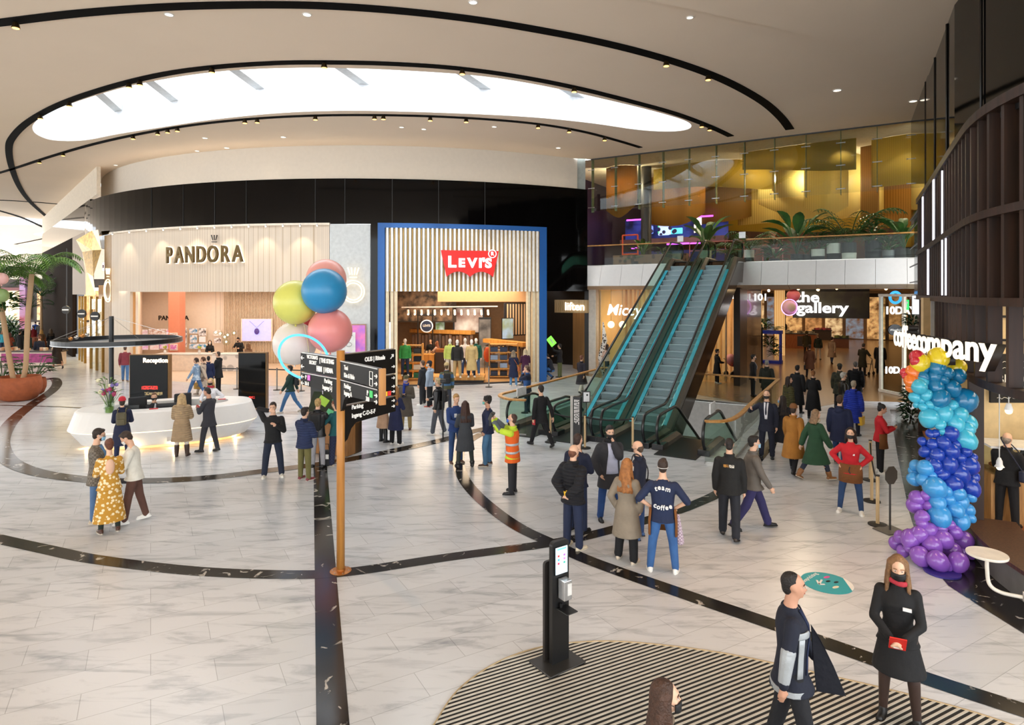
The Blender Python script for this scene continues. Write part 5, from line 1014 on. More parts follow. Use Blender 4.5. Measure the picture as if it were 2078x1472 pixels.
t = thing('notice_board', 'small framed white notice on a stand before the escalators', 'sign', G(1190, 897)+V((0, 0, 0))); MB().box((0, 0, 1.36), (.24, .03, .34)).build('frame', BLACK, t); MB().box((0, -.018, 1.36), (.18, .01, .28)).build('paper', mat('E6E8EC'), t); MB().cyl((0, .02, 0), (0, .02, 1.2), .014).build('post', BLACK, t); MB().ell((.02, -.026, 1.42), (.03, .004, .03), 8, 5).build('mark', BLACK, t)
t = thing('thin_pole', 'thin black camera pole beside the person in black leather', 'pole', G(899, 893)); MB().cyl((0, 0, 0), (0, 0, 1.78), .022, n=10).build('pole', BLACK, t); MB().lathe([(.12, 0), (.12, .015)], n=18).build('base', BLACK, t); MB().box((0, 0, 1.8), (.16, .1, .12)).build('camera', BLACK, t, bevel=.02)
# ================================================================ LEFT: PALM POTS, SHOPS AND CORRIDOR
TERRA = mat('A5562F', .75, var=.2, bump=.2, bs=25)
def bowl(r, h): return [(r*.55, 0), (r*.78, h*.08), (r*.98, h*.42), (r, h*.68), (r*.93, h), (r*.86, h), (r*.86, h*.88), (0, h*.86)]
q = G(38, 812); t = thing('palm_pot', 'big round terracotta pot holding a leaning palm at left edge', 'plant', q); MB().lathe(bowl(.82, 1.0), n=40).build('pot', TERRA, t, True)
TRK = mat('C2A27E', .8, kind='wavez', scale=9, hex2='A88560')
for i, (bx, tx_, ty, sd) in enumerate(((.15, .55, 0, 11), (-.2, -1.25, .4, 12))):
    top = V((tx_, ty, 5.3 if i == 0 else 5.0)); MB().tube(catmull([V((bx, 0, .8)), V((bx+.15*(1 if i == 0 else -1), 0, 1.5)), top*.62+V((bx*.3, 0, .2)), top], 6), .1, 10, rad_=None).build('trunk', TRK, t, True)
    mb = MB(); r_ = random.Random(sd)
    for k in range(15): a = 2*pi*k/15+r_.uniform(-.2, .2); frond(mb, top, (cos(a), sin(a), r_.uniform(.1, 1.4)), r_.uniform(1.9, 2.5), r_.uniform(.7, 1.2), 20, .07, .6)
    mb.build('fronds', LEAF2, t)
for lab, x, y, r, h, kd, sc, sd in (('smaller terracotta pot with split-leaf plant right of palm', 68, 800, .48, .72, 'monstera', 1.35, 1), ('split-leaf plant behind the big palm pot at left edge', 5, 796, .5, .7, 'monstera', 1.3, 2), ('dark leafy plant hidden between the two terracotta pots', 42, 792, .4, .6, 'monstera', 1.0, 3)):
    t = thing('potted_plant', lab, 'plant', G(x, y)); MB().lathe(bowl(r, h), n=28).build('pot', TERRA, t, True); plant('monstera', t, (0, 0, h*.8), sc, sd)
balloon('pale pink balloon at the left picture edge above the plants', 3, 566, 12, 25, 'EBB3AB'); balloon('green marbled balloon at the left picture edge', 2, 600, 14, 25.4, '8FA86A')
plant_t = thing('hanging_plant', 'leafy green foliage hanging at the far left edge', 'plant', A(12, 622, 26.5)); plant('bush', plant_t, (0, 0, -.3), 1.6, 8)
t = thing('cafe_counter', 'market counter with magenta front and food displays at left', 'counter', G(60, 742), 0); MB().box((-1, 0, .45), (6.0, .8, .8)).build('body', mat('E8D4C4', .5), t); MB().box((.2, -.42, .5), (3.2, .05, .55)).build('front_panel', mat('B03A80', .5, hex2='8A2A66'), t); MB().box((-1, 0, .9), (6.2, .9, .08)).build('worktop', mat('3A3028', .4), t)
mb = MB(); R_ = random.Random(8)
for k in range(40): mb.box((R_.uniform(-3.8, 1.8), R_.uniform(-.3, .3), 1.03), (.16, .14, R_.uniform(.1, .24)))
q = mb.build('food_trays', mat('B86A3A', .6, scale=2, hex2='EDE0C8', var=.5), t); q['kind'] = 'stuff'
# shops along the left wall, running back from the jewellery shop
L0, L1 = V((-25.9, 38.3, 0)), V((-44.5, 59.5, 0)); LD = (L1-L0).normalized(); la = atan2(-LD.y, -LD.x)
def LP(d, z=0): return L0+LD*d+V((0, 0, z))
def lwall(name, d0, d1, z0, z1, m, off=0): o = V((-LD.y, LD.x, 0))*-off; return MB().wall([LP(d0)+o, LP(d1)+o], z0, z1, -.2).build(name, m)
struct(lwall('wall_left_shops', 7.6, 30, 0, 8.4, mat('2A211B', .95, spec=.05))); struct(lwall('wall_left_upper', -.5, 7.6, 4.4, 8.4, mat('8A6A3C', .5))); struct(lwall('wall_left_band', -.5, 30, 8.4, 10.2, GBLACK)); struct(lwall('wall_left_top', -3, 30, 10.2, CZ0, mat('E3D5C0', .8)))
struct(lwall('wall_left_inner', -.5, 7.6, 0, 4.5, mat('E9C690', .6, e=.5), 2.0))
nn = V((LD.y, -LD.x, 0)); g0 = arcY(196); t = thing('gold_facade', 'folded gold triangle cladding above the lingerie shop', 'facade', g0); mb = MB(); R_ = random.Random(12)
gx = [212, 197, 181]; gz = [4.3, 5.6, 7.0, 7.9]; pt = {}
for i in range(3):
    for j in range(4): a_ = arcA(gx[i]); pt[i, j] = arcP(a_, RR+.15+R_.uniform(0, .6))-g0+V((0, 0, gz[j]+R_.uniform(-.25, .25)))
for i in range(2):
    for j in range(3):
        a, b, c, d = pt[i, j], pt[i, j+1], pt[i+1, j+1], pt[i+1, j]; mb.add([a, b, c, a, c, d], [(0, 1, 2), (3, 4, 5)])
mb.build('panels', mat('C9A450', .3, .75, hex2='9A7A36'), t)
def lsign(label, d, z, wd, h, m, off=.3, s=None, name='shop_sign'):
    t = thing(name, label, 'sign', LP(d, z)+nn*off, la); MB().box((0, 0, 0), (wd, .12, h)).build('panel', m, t); return t
t = lsign('white lit fascia sign with dark script over the gold doorway', 4.0, 4.75, 3.2, .7, mat('D8C6A0', .4, e=.3), .3); text('lettering', 'Sandro p.', .5, BLACK, t, (0, -.08, 0), ext=.01, off=.01)
t = lsign('small white projecting lit sign on the gold facade', 1.2, 6.2, 1.1, .5, glow('F2F2FF', 1.2), 1.0, name='light_box'); MB().box((-.1, -.07, 0), (.4, .02, .2)).build('print', mat('8A8AA8'), t)
t = lsign('coral pink poster window above the gold doorway', 4.6, 6.6, 2.2, 2.1, mat('C8805E', .5, e=.3, kind='wavex', scale=.6, hex2='A8603E'), .2, name='poster_window')
ga, gb = arcY(211), arcY(183); gang = atan2((ga-gb).y, (ga-gb).x)
for d, c, lab in ((-1, '3A2C22', 'gold framed lingerie shop window left of the beige edge'), (3.6, 'E6C27A', 'bright gold framed doorway of the script-named shop')):
    t = thing('shop_window', lab, 'window', LP(d)+nn*.1 if d > 0 else (ga+gb)/2, la if d > 0 else gang); MB().box((0, 0, 2.1), (2.4, .05, 4.1)).build('pane', GLASS, t); mb = MB()
    for x in (-1.25, 0, 1.25): mb.box((x, 0, 2.15), (.14, .14, 4.3))
    mb.build('frame', mat('B08A45', .35, .7), t)
for i, z in enumerate((.25, 1.55, 2.85)):
    t = thing('mannequin', ['lowest', 'middle', 'topmost'][i]+' bronze lingerie mannequin in the left shop window', 'mannequin', arcP(arcA(203), RR-.35)+V((0, 0, z)), gang); sk = mat('6B3F28', .35)
    mb = MB(); mb.cap((0, 0, .55), (0, .02, .95), .1, .13); mb.ell((0, 0, 1.16), (.06, .07, .09), 8, 6)
    for sx in (-1, 1): mb.cap((sx*.06, 0, .5), (sx*.12, -.05*sx, .05), .07, .03); mb.cap((sx*.14, 0, .92), (sx*.2, -.1, .62), .04, .025)
    mb.build('body', sk, t, voxel=.03); MB().ell((0, .02, .86), (.15, .12, .07), 10, 6).build('bra', mat('E8D8D0'), t, True); MB().ell((0, 0, .52), (.13, .12, .07), 10, 6).build('brief', mat('E8D8D0'), t, True)
area('left_shop_lights', tuple(LP(3, 4.2)-nn*.9), 5, 1.2, 120, (1, .78, .45), (0, 0, la))
for i, (x, y, Y) in enumerate([(134, 629, 40), (166, 637, 37.5), (193, 642, 36)]):
    t = thing('round_sign', ['farthest', 'middle', 'nearest'][i]+' of the round black shop signs hung along the left arcade', 'sign', A(x, y, Y)); MB().cyl((0, .05, 0), (0, -.05, 0), .26, n=28).build('disc', BLACK, t); MB().box((0, -.06, 0), (.4, .02, .07)).build('lettering_strip', mat('E6E0D6', .5, e=.4), t); MB().cyl((0, 0, .25), (0, 0, .9), .012, n=5).build('rod', BLACK, t)
struct(MB().box(tuple(LP(10.6, 3.9)+nn*.5), (.8, .8, 7.8)).build('column_left', mat('231C18', .35)))
# corridor end and far side
struct(MB().box((-66, 94, 9.2), (70, 1, 5.2)).build('wall_far_bulkhead', mat('DCCFBF', .7))); struct(MB().box((-66, 98, 3.5), (80, 1, 7)).build('wall_far', mat('3A2E26', .6, e=.25, scale=.35, hex2='15110E', var=.5)))
R_ = random.Random(21)
for i in range(9):
    x = -88+i*5.5; t = thing('far_shop_window', 'warm lit shop window at the far end of the corridor', 'window', (x, 97.2, 0), 0, 'lit shop windows at the corridor end'); MB().box((0, 0, 2.6), (4.4, .2, 4.6)).build('pane', mat(['F2C48A', 'E8B070', 'F6DCB0'][i % 3], .5, e=.7, scale=1.2, hex2='8A6240'), t); MB().box((0, -.1, 5.1), (4.6, .3, .5)).build('sign_band', mat(['2A2A2A', 'F0F0F0', '5A2A2A'][i % 3], .5, e=.3), t)
t = thing('banner_column', 'slim pink and lilac picture column in the far corridor', 'column', V(((50-CX)/FX*58, 58, 0))); MB().box((0, 0, 3.5), (.55, .55, 7.0)).build('column', mat('C9A8D8', .5, e=.25, scale=.7, hex2='B85A6A'), t)
for i, (x, y, sc) in enumerate([(84, 660, 1.6), (60, 672, 1.2)]):
    t = thing('far_palm', ['taller palm far down the left corridor', 'shorter dark palm far down the left corridor'][i], 'plant', V(((x-CX)/FX*52, 52, 0))); MB().cyl((0, 0, 0), (0, 0, 4.0*sc/1.5), .12, .08, 8).build('trunk', TRK, t); plant('palm', t, (0, 0, 4.0*sc/1.5), sc*1.3, 1); MB().lathe(bowl(.7, .8), n=20).build('pot', TERRA, t, True)
for i in range(4):
    t = thing('planter_box', 'dark green planted box in the middle of the left corridor', 'planter', V((-39.8-i*4.2, 50+i*5, 0)), .8, 'planted boxes in the left corridor'); MB().box((0, 0, .45), (2.2, 1, .9)).build('box', mat('2E3A30', .6), t); plant('bush', t, (0, 0, .8), 2.2, 9)
# ================================================================ GALLERY UNDER THE MEZZANINE
struct(MB().wall([E(2.75, 14.6), E(2.75, 20)], 0, 4.75, .2).build('wall_gallery_near', mat('2B1D14', .25, coat=.3)))
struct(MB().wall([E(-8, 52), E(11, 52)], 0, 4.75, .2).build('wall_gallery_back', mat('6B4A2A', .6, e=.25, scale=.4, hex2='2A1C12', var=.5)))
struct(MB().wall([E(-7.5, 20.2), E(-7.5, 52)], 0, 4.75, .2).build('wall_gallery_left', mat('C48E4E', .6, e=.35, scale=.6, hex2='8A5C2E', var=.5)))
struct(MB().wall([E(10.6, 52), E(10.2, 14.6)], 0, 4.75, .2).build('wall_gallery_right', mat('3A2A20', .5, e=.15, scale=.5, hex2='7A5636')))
area('gallery_lights', tuple(E(3, 24, 4.6)), 10, 12, 230, (1, .72, .42), (0, 0, -.541)); area('gallery_lights_far', tuple(E(1, 42, 4.6)), 14, 14, 420, (1, .72, .42), (0, 0, -.541))
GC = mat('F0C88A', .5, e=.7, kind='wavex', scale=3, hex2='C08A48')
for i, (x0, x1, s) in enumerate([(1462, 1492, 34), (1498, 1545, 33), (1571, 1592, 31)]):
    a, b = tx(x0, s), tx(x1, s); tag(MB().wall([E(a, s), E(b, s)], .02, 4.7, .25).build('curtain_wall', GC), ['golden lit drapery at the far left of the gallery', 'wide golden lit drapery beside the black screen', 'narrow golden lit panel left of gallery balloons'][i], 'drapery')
for i in range(10):
    a = -6.5+i*1.8; t = thing('gallery_window', 'warm lit shop window at the back of the gallery', 'window', E(a, 51.6), -.541, 'lit shop windows at the gallery back'); MB().box((0, 0, 2.1), (1.5, .15, 4.0)).build('pane', mat(['F2BE7A', 'C8925A', 'F6D6A0', '7A8A9A'][i % 4], .5, e=.7, scale=2.2, hex2='6A4420'), t); MB().box((0, -.1, 4.3), (1.6, .2, .35)).build('sign_band', mat(['222', '2A2A2A'][1], .5), t)
# the gallery sign
q = A(1670, 612, 39); t = thing('hanging_sign', 'large white letters reading the gallery on dark hanging panel', 'sign', q, -.35); MB().box((.45, .3, .0), (4.3, .12, 2.1)).build('panel', mat('2A2018', .4, scale=1.2, hex2='3F3A24', var=.4), t)
LW_ = glow('FFFFFF', 1.8); text('lettering', 'the', .92, LW_, t, (-.9, -.05, .24), ext=.03, off=.02, sx=1.15); text('lettering', 'gallery', .92, LW_, t, (-.05, -.05, -.42), ext=.03, off=.02, sx=1.2)
balloon('pink balloon above left of the gallery letters', 1610, 600, 13, 37, 'E8808F', sq=.95); balloon('pearl balloon with violet rim beside the gallery letters', 1602, 624, 14, 36.5, 'E8CFC0'); c_ = A(1602, 624, 36.2); tag(MB().tube([V((.46*cos(a), 0, .46*sin(a))) for a in [2*pi*i/40 for i in range(40)]], .025, 6, True).build('neon_hoop', glow('D88AF0', 3), None, loc=c_), 'violet neon hoop around the pearl balloon in the gallery', 'neon hoop')
t = thing('gallery_plants', 'dark leafy wall panel behind the gallery letters', 'plant wall', A(1700, 612, 40.5)); plant('bush', t, (0, 0, -.6), 2.2, 5, LEAF3); plant('bush', t, (1.1, 0, -.5), 2.0, 6, LEAF3)
for i, (x, y) in enumerate([(1698, 585), (1798, 586), (1745, 590), (1660, 588), (1560, 590), (1620, 586), (1480, 594)]):
    tag(MB().ell((0, 0, 0), .09, 8, 6).build('ceiling_bulb', glow('FFD9A0', 8), None, True, loc=A(x, y, 40 if y > 588 else 36)), 'bright round bulb under the gallery ceiling', 'lamp', 'bulbs under the gallery ceiling')
t = thing('letter_sign', 'small white letters on the upper left of the gallery', 'sign', A(1520, 604, 33), -.3); text('lettering', 'A.B.C 101' if False else 'ABC 101', .5, LW_, t, (0, 0, 0), ext=.01, off=.01)
# right side: glass shop with white frame
t = thing('glass_shop_front', 'white framed glass shop corner with ten days lettering', 'shopfront', E(9.6, 14.3), -.541-.9); WF = mat('E9DFD0', .5, e=.1)
mb = MB()
for x in (-1.6, -.2, 1.0): mb.box((x, 0, 2.2), (.12, .12, 4.4))
for z in (.08, 4.4): mb.box((-.3, 0, z), (2.8, .12, .12))
mb.build('frame', WF, t); MB().box((-.3, 0, 2.2), (2.7, .03, 4.2)).build('pane', GLASS, t)
for x, y, s_ in ((1832, 631, .46), (1826, 752, .40)):
    q = A(x, y, 27.6); u = thing('letter_sign', 'white ten days lettering '+('under the green exit sign' if y < 700 else 'low on the glass shop corner'), 'sign', q); text('lettering', '10DAYS', s_, LW_, u, (0, 0, 0), ext=.01, off=.014)
t = thing('exit_sign', 'green lit exit sign with white arrow above the ten days lettering', 'sign', A(1838, 619, 27.4)); MB().box((0, 0, 0), (.26, .06, .44)).build('panel', glow('2FC060', 1.3), t); MB().beam((0, -.04, -.12), (0, -.04, .08), .04, .01).build('arrow', WHITE, t); MB().box((0, -.04, .1), (.14, .01, .08)).build('arrow_head', WHITE, t)
t = thing('round_sign', 'blue ring-shaped lit sign at the upper right of the gallery', 'sign', A(1817, 604, 28)); MB().tube([V((.24*cos(a), 0, .24*sin(a))) for a in [2*pi*i/28 for i in range(28)]], .06, 8, True).build('ring', glow('3AA0F0', 1.3), t)
t = thing('round_sign', 'black oval hanging sign with white script by the glass shop corner', 'sign', A(1816, 670, 26.6)); MB().rings([[V((.3*cos(a), y_, .24*sin(a))) for a in [2*pi*i/28 for i in range(28)]] for y_ in (-.04, .04)]).build('disc', BLACK, t); text('lettering', 'Westfield', .13, WHITE, t, (0, -.05, .0), ext=.004, shear=.3)
# stalls
def stall(label, x, y, wd, dp, h, m, top=BLACK, rz=-.541, goods=None):
    t = thing('market_stall', label, 'stall', G(x, y), rz); MB().box((0, 0, h/2), (wd, dp, h)).build('body', m, t); MB().box((0, 0, h+.03), (wd+.1, dp+.1, .06)).build('worktop', top, t)
    if goods:
        mb = MB(); r = random.Random(x)
        for k in range(22): mb.box((r.uniform(-wd*.45, wd*.45), r.uniform(-dp*.35, dp*.35), h+.14), (.18, .16, r.uniform(.1, .3)))
        q = mb.build('goods', mat(goods, .6, scale=3, hex2='2A2A2A', var=.5), t); q['kind'] = 'stuff'
    return t
t = stall('orange timber stall with dark doors in the gallery middle', 1613, 706, 3.2, 1.1, 1.15, mat('A8642E', .5, kind='wood', hex2='8A4A1E'), goods='D8CDB0')
for x in (-.95, .55): MB().box((x, -.57, .6), (.6, .04, .8)).build('door', mat('2A1E18', .4), t)
stall('dark flower cart with pink flowers behind the brown coat', 1668, 690, 1.6, .9, .9, mat('3A2A20', .5), goods='B84A5A'); t = stall('wicker cart on crossed legs beside the beige coat', 1707, 706, 1.1, .7, .75, mat('7A4A2A', .5), goods='8A9A4A')
t = thing('plant_stand', 'bright blue shelf stand with trailing green plants', 'plant stand', G(1562, 737), -.541); BL = mat('2138B8', .4); mb = MB()
for x in (-.65, .65):
    for y in (-.25, .25): mb.box((x, y, 1.05), (.1, .1, 2.1))
mb.build('frame', BL, t)
for z in (.08, 2.0): MB().box((0, 0, z), (1.5, .6, .22)).build('shelf', BL, t)
plant('bush', t, (-.3, 0, 2.1), 1.3, 5, LEAF2); plant('palm', t, (.3, 0, 2.1), .55, 4, LEAF2); plant('bush', t, (0, 0, 1.0), 1.3, 7, LEAF); plant('bush', t, (.3, -.1, .5), 1.2, 3, LEAF)
t = totem('black advertising screen in the gallery beside blue plant stand', 1509, 1546, 742, 2.35, MIR, -.2)
t = stall('low table of colourful goods beside the pram in the gallery', 1499, 748, 1.6, .8, .8, mat('4A3A30', .5), goods='C8A858')
t = thing('pram', 'pram with pink hood and striped blanket in the gallery', 'pram', G(1488, 765), .5); PK = mat('B87A80', .6)
MB().ell((-.2, 0, .95), (.3, .25, .3), 12, 8).build('hood', PK, t, True); MB().ell((.15, 0, .72), (.45, .25, .2), 12, 8).build('body', mat('3A3A40', .6, kind='wavex', scale=3, hex2='B03A4A'), t, True)
for x in (-.3, .35):
    for y in (-.22, .22): MB().cyl((x, y-.03, .16), (x, y+.03, .16), .16, n=16).build('wheel', BLACK, t)
MB().tube([V((-.4, 0, .4)), V((-.6, 0, .95)), V((-.75, 0, 1.05))], .02, 6).build('handle', METAL, t)
t = thing('piano_cover', 'sloping black platform wedge lying on the gallery floor', 'platform', G(1702, 675), -.5); MB().prism([(-1.8, -.5), (1.8, -.9), (1.8, .6), (-1.6, .5)], .01, .22).build('top', BLACK, t)
t = thing('notice_stand', 'green and black menu stand behind the blue plants', 'stand', G(1694, 668)); MB().box((0, 0, .9), (.7, .1, 1.6)).build('board', mat('1E3A2A', .5), t); MB().box((0, 0, .05), (.8, .4, .1)).build('foot', BLACK, t)
# ================================================================ BALLOON COLUMN
CR = {'T': ('1578A8', 'teal blue', 'upper'), 'Y': ('E8D02A', 'yellow', 'topmost'), 'R': ('C8323E', 'red', 'top left'), 'O': ('E8792A', 'orange', 'top left'), 'C': ('45B6D2', 'turquoise', 'second'), 'B': ('1B3FA8', 'dark blue', 'middle'), 'L': ('3F97D6', 'sky blue', 'lower'), 'P': ('8A57BC', 'purple', 'bottom')}
BL_ = '''T 230 262 28|297 262 42|230 305 25|283 307 35|350 292 30|405 303 35|335 322 22|290 355 40|372 367 42|315 415 44|430 430 60
Y 213 240 45|305 215 50|395 262 42
R 200 212 35|135 285 20|143 306 18|190 232 24
O 180 285 35|165 328 30|165 362 22|345 215 18|188 335 24
C 210 358 37|190 410 28|245 398 28|222 425 18|195 447 16|262 447 24|228 458 20|258 515 46|330 490 42|370 453 30|413 497 36|312 543 28|385 537 45|455 535 38|445 570 35|440 620 50|225 330 30|410 462 20|325 580 18|300 455 26|470 632 28
B 263 590 20|290 590 20|225 630 22|275 645 28|330 637 34|365 592 37|390 645 28|237 680 28|297 697 34|365 680 42|440 680 28|410 712 28|262 722 20|290 745 30|355 745 42|460 753 46|325 792 32|413 793 45|480 803 28|372 843 45|463 858 46|475 710 22|300 775 28|425 750 26|345 715 24
L 238 762 40|190 750 28|175 775 20|193 793 18|185 818 32|228 820 32|275 800 22|290 862 54|300 932 40|355 918 32|400 892 36|420 930 34|465 905 26|388 965 42|455 970 30|310 1000 54|415 1022 44|465 1010 24|345 880 28|350 1030 24
P 240 900 25|200 915 38|190 950 40|252 948 24|222 1005 32|225 1040 28|255 1075 40|315 1063 28|360 1045 25|385 1082 36|165 1115 45|205 1095 40|115 1105 30|95 1138 33|130 1180 30|160 1160 25|210 1170 32|275 1150 46|330 1120 46|428 1125 46|370 1180 46|305 1230 48|215 1205 45|405 1235 46|460 1195 25|250 1225 26|350 1250 26|430 1180 24'''
R_ = random.Random(77); bmesh_ = None
axis = [(215, 300), (330, 300), (430, 325), (620, 360), (800, 365), (960, 350), (1120, 285), (1240, 310)]
for line in BL_.split('\n'):
    k, rest = line.split(' ', 1); hexc, nm, where = CR[k]; mtl = mat(hexc, .16, var=.04, coat=.3)
    me = None
    for it in rest.split('|'):
        x, y, r = map(float, it.split()); px, py = 1780+x/2.453, 640+y/2.453
        for (ya, xa), (yb, xb) in zip(axis, axis[1:]):
            if ya <= y <= yb: xc = xa+(xb-xa)*(y-ya)/(yb-ya); break
        else: xc = 300
        off = sqrt(max(0, 1-min(1, abs(x-xc)/190)**2))*.42; Yc = 10.75+.75*max(0, 1-(y-215)/1035)
        Y = Yc-off+R_.uniform(-.05, .05); rr = r/2.453/FX*Y
        if y+r > 1240: Y = min(Y, 5715/(py+r/2.453-HY)); rr = r/2.453/FX*Y
        p = A(px, py, Y); p.z = max(p.z, rr*1.0+.01)
        size = 'large' if r >= 40 else ('small' if r < 26 else 'medium')
        t = thing('balloon', 'glossy %s %s balloon in the %s section of balloon column' % (size, nm, where), 'balloon', p, R_.uniform(0, 6), '%s %s balloons of the balloon column' % (size, nm))
        t.rotation_euler = (R_.uniform(-.8, .8), R_.uniform(-.8, .8), R_.uniform(0, 6)); t.scale = (rr, rr, rr*1.1)
        if me is None:
            o = MB().lathe([(.05, -1.06), (.3, -.98), (.62, -.78), (.88, -.42), (.99, -.05), (1, .15), (.93, .48), (.75, .76), (.45, .95), (.15, 1.0)], n=20).build('skin', mtl, t, True); me = o.data
        else: o = bpy.data.objects.new('skin', me); COL.objects.link(o); o.parent = t
tag(MB().lathe([(.26, .0), (.26, .03)], n=28).build('floor_disc', mat('3A2F8A', .4), None, loc=G(1912, 1163)), 'dark violet base disc under the purple balloons', 'base')
# ================================================================ PEOPLE
SKIN = {'l': 'E2B497', 'm': 'C8957A', 'd': '7A4E38'}
HANDS = {'down': (.25, .05, .80), 'hold': (.07, .30, 1.08), 'phone': (.06, .30, 1.18), 'hip': (.19, .02, 1.02), 'face': (.05, .14, 1.52), 'chin': (.03, .15, 1.47), 'back': (.06, -.20, .98), 'pocket': (.215, .06, .90),
         'up': (.10, .42, 1.62), 'fwd': (.20, .40, 1.10), 'swf': (.24, .26, .86), 'swb': (.26, -.22, .86), 'point': (.36, .24, 1.30), 'ear': (.10, .07, 1.60), 'camera': (.08, .22, 1.16), 'chest': (.08, .22, 1.26), 'lap': (.1, .34, .86), 'bag': (.26, .02, .80)}
LEGS = {'stand': ((0, 4, 0), (0, 4, 0)), 'wide': ((2, 9, 2), (2, 9, 2)), 'walk': ((24, 3, 6), (-20, 3, 14)), 'walk2': ((-20, 3, 14), (24, 3, 6)), 'step': ((12, 3, 4), (-9, 3, 6)), 'relax': ((9, 7, 12), (-2, 4, 0)), 'sit': ((85, 6, 85), (85, 6, 85)), 'squat': ((105, 10, 128), (70, 8, 125))}
def npos(v): return V(v)
def cloth(c, **k): return mat(c, k.pop('r', .85), var=k.pop('var', .16), scale=k.pop('scale', 5), bump=k.pop('bump', .35), bs=k.pop('bs', 14), **k)
NP = [0]
def person(label, fx, fy, h=1.74, face=0, sex='m', skin='l', legs='stand', lh='down', rh='down', hd=(0, 0), lean=0, hair=('short', '3A2A20'), top=('jacket', '20242C'), pants=('2A2F3E', .02), shoes='1C1A1A',
           mask=None, skirt=None, front=None, extra=None, xy=None, z0=0.0, det=None, tight=None, scarf=None, beard=None, glasses=False, brow=True, apron=None, badge=None):
    NP[0] += 1
    P = V((xy[0], xy[1], z0)) if xy else G(fx, fy)+V((0, 0, z0)); s = h/1.757; Y = P.y
    if det is None: det = 2 if Y < 12.9 else (1 if Y < 25 else 0)
    vox = (.0062, .0095, .017)[det]/1
    rz = rad(face)+atan2(-P.x, P.y); f = sex == 'f'
    root = thing('person', label, 'person', P, rz); root.scale = (s, s, s)
    skm = mat(SKIN[skin], .5, var=.08, scale=10, spec=.35)
    LL = LEGS[legs] if isinstance(legs, str) else legs
    HX = .088 if not f else .092
    def dirv(a, ab, sx): return V((sx*sin(rad(ab)), sin(rad(a))*cos(rad(ab)), -cos(rad(a))*cos(rad(ab))))
    J = []
    for sx, (a, ab, kb) in ((-1, LL[0]), (1, LL[1])):
        hp = V((sx*HX, 0, 0)); kn = hp+dirv(a, ab, sx)*.43; an = kn+dirv(a-kb, ab*.6, sx)*.415; pt = max(0, kb-a)*.75 if (a-kb) < -8 else 0
        if legs in ('sit', 'squat'): pt = 0 if legs == 'sit' else (0, 45)[sx > 0]
        td = V((sx*.16, cos(rad(pt)), -sin(rad(pt)))).normalized(); up = V((0, sin(rad(pt)), cos(rad(pt)))); J.append((sx, hp, kn, an, td, up))
    low = min(min((an-up*.075).z, (an-up*.075+td*.17).z, (an-up*.07-td*.05).z) for sx, hp, kn, an, td, up in J)
    pz = -low if legs != 'sit' else -low
    O = V((0, 0, pz)); dz = pz-.92
    T = Matrix.Translation(O) @ Matrix.Rotation(-rad(lean), 4, 'X')
    def tp(x, y, z): return T @ V((x, y, z))
    if f: RG = [(-.11, .09, .09, 0), (-.03, .172, .118, -.012), (.05, .158, .108, -.008), (.155, .122, .09, 0), (.27, .138, .105, .012), (.36, .148, .122, .02), (.435, .155, .098, 0), (.487, .128, .076, -.010), (.53, .068, .058, -.010), (.58, .05, .052, -.002), (.655, .048, .052, .012)]
    else: RG = [(-.11, .09, .09, 0), (-.03, .165, .118, -.008), (.05, .158, .112, 0), (.155, .150, .105, .008), (.27, .162, .115, .01), (.38, .180, .124, .008), (.44, .182, .106, 0), (.495, .150, .082, -.008), (.535, .086, .066, -.008), (.59, .058, .060, 0), (.66, .056, .060, .014)]
    def ring(z, rx, ry, cy, g=0., n=20): return [tp((rx+g)*cos(2*pi*k/n), cy+(ry+g)*sin(2*pi*k/n), z) for k in range(n)]
    shw = .165 if f else .19; AR = (.048, .039, .031) if not f else (.041, .034, .027)
    arms = []
    for sx, key in ((-1, lh), (1, rh)):
        hv = HANDS[key] if isinstance(key, str) else key
        tg = V((sx*hv[0], hv[1], hv[2]+dz)); Sh = tp(sx*shw, -.005, .452); tg = tg if key not in ('face', 'ear', 'chin', 'chest', 'phone', 'camera', 'hold', 'hip', 'back') else (T @ V((sx*hv[0], hv[1], hv[2]-.92)))
        d = tg-Sh; l1, l2 = .285, .25; D = min(max(d.length, .12), l1+l2-.004); dn = d.normalized(); a = (l1*l1-l2*l2+D*D)/(2*D); hh = sqrt(max(l1*l1-a*a, 0))
        hint = V((sx*.8, -.55, -.75)) if key not in ('back', 'hip') else V((sx*1, -.5, -.1))
        if key == 'up': hint = V((sx*.5, 0, -1))
        if isinstance(key, tuple): hint = V((sx*1.3, -.4, -.5))
        hp = (hint-dn*hint.dot(dn)).normalized(); El = Sh+dn*a+hp*hh; Wr = Sh+dn*D; arms.append((sx, Sh, El, Wr, key))
    # --- body: one continuous skin
    mb = MB(); mb.rings([ring(*q) for q in RG])
    for sx, hp, kn, an, td, up in J:
        hp, kn, an = hp+O, kn+O, an+O; mb.cap(hp, kn, .080, .050); mb.cap(kn, an, .052, .034); mid_ = kn.lerp(an, .3)-td*.012; mb.ell(mid_, (.05, .052, .09), 8, 6)
        mb.cap(an-up*.03, an-up*.05+td*.09, .030, .020)
    hands = {}
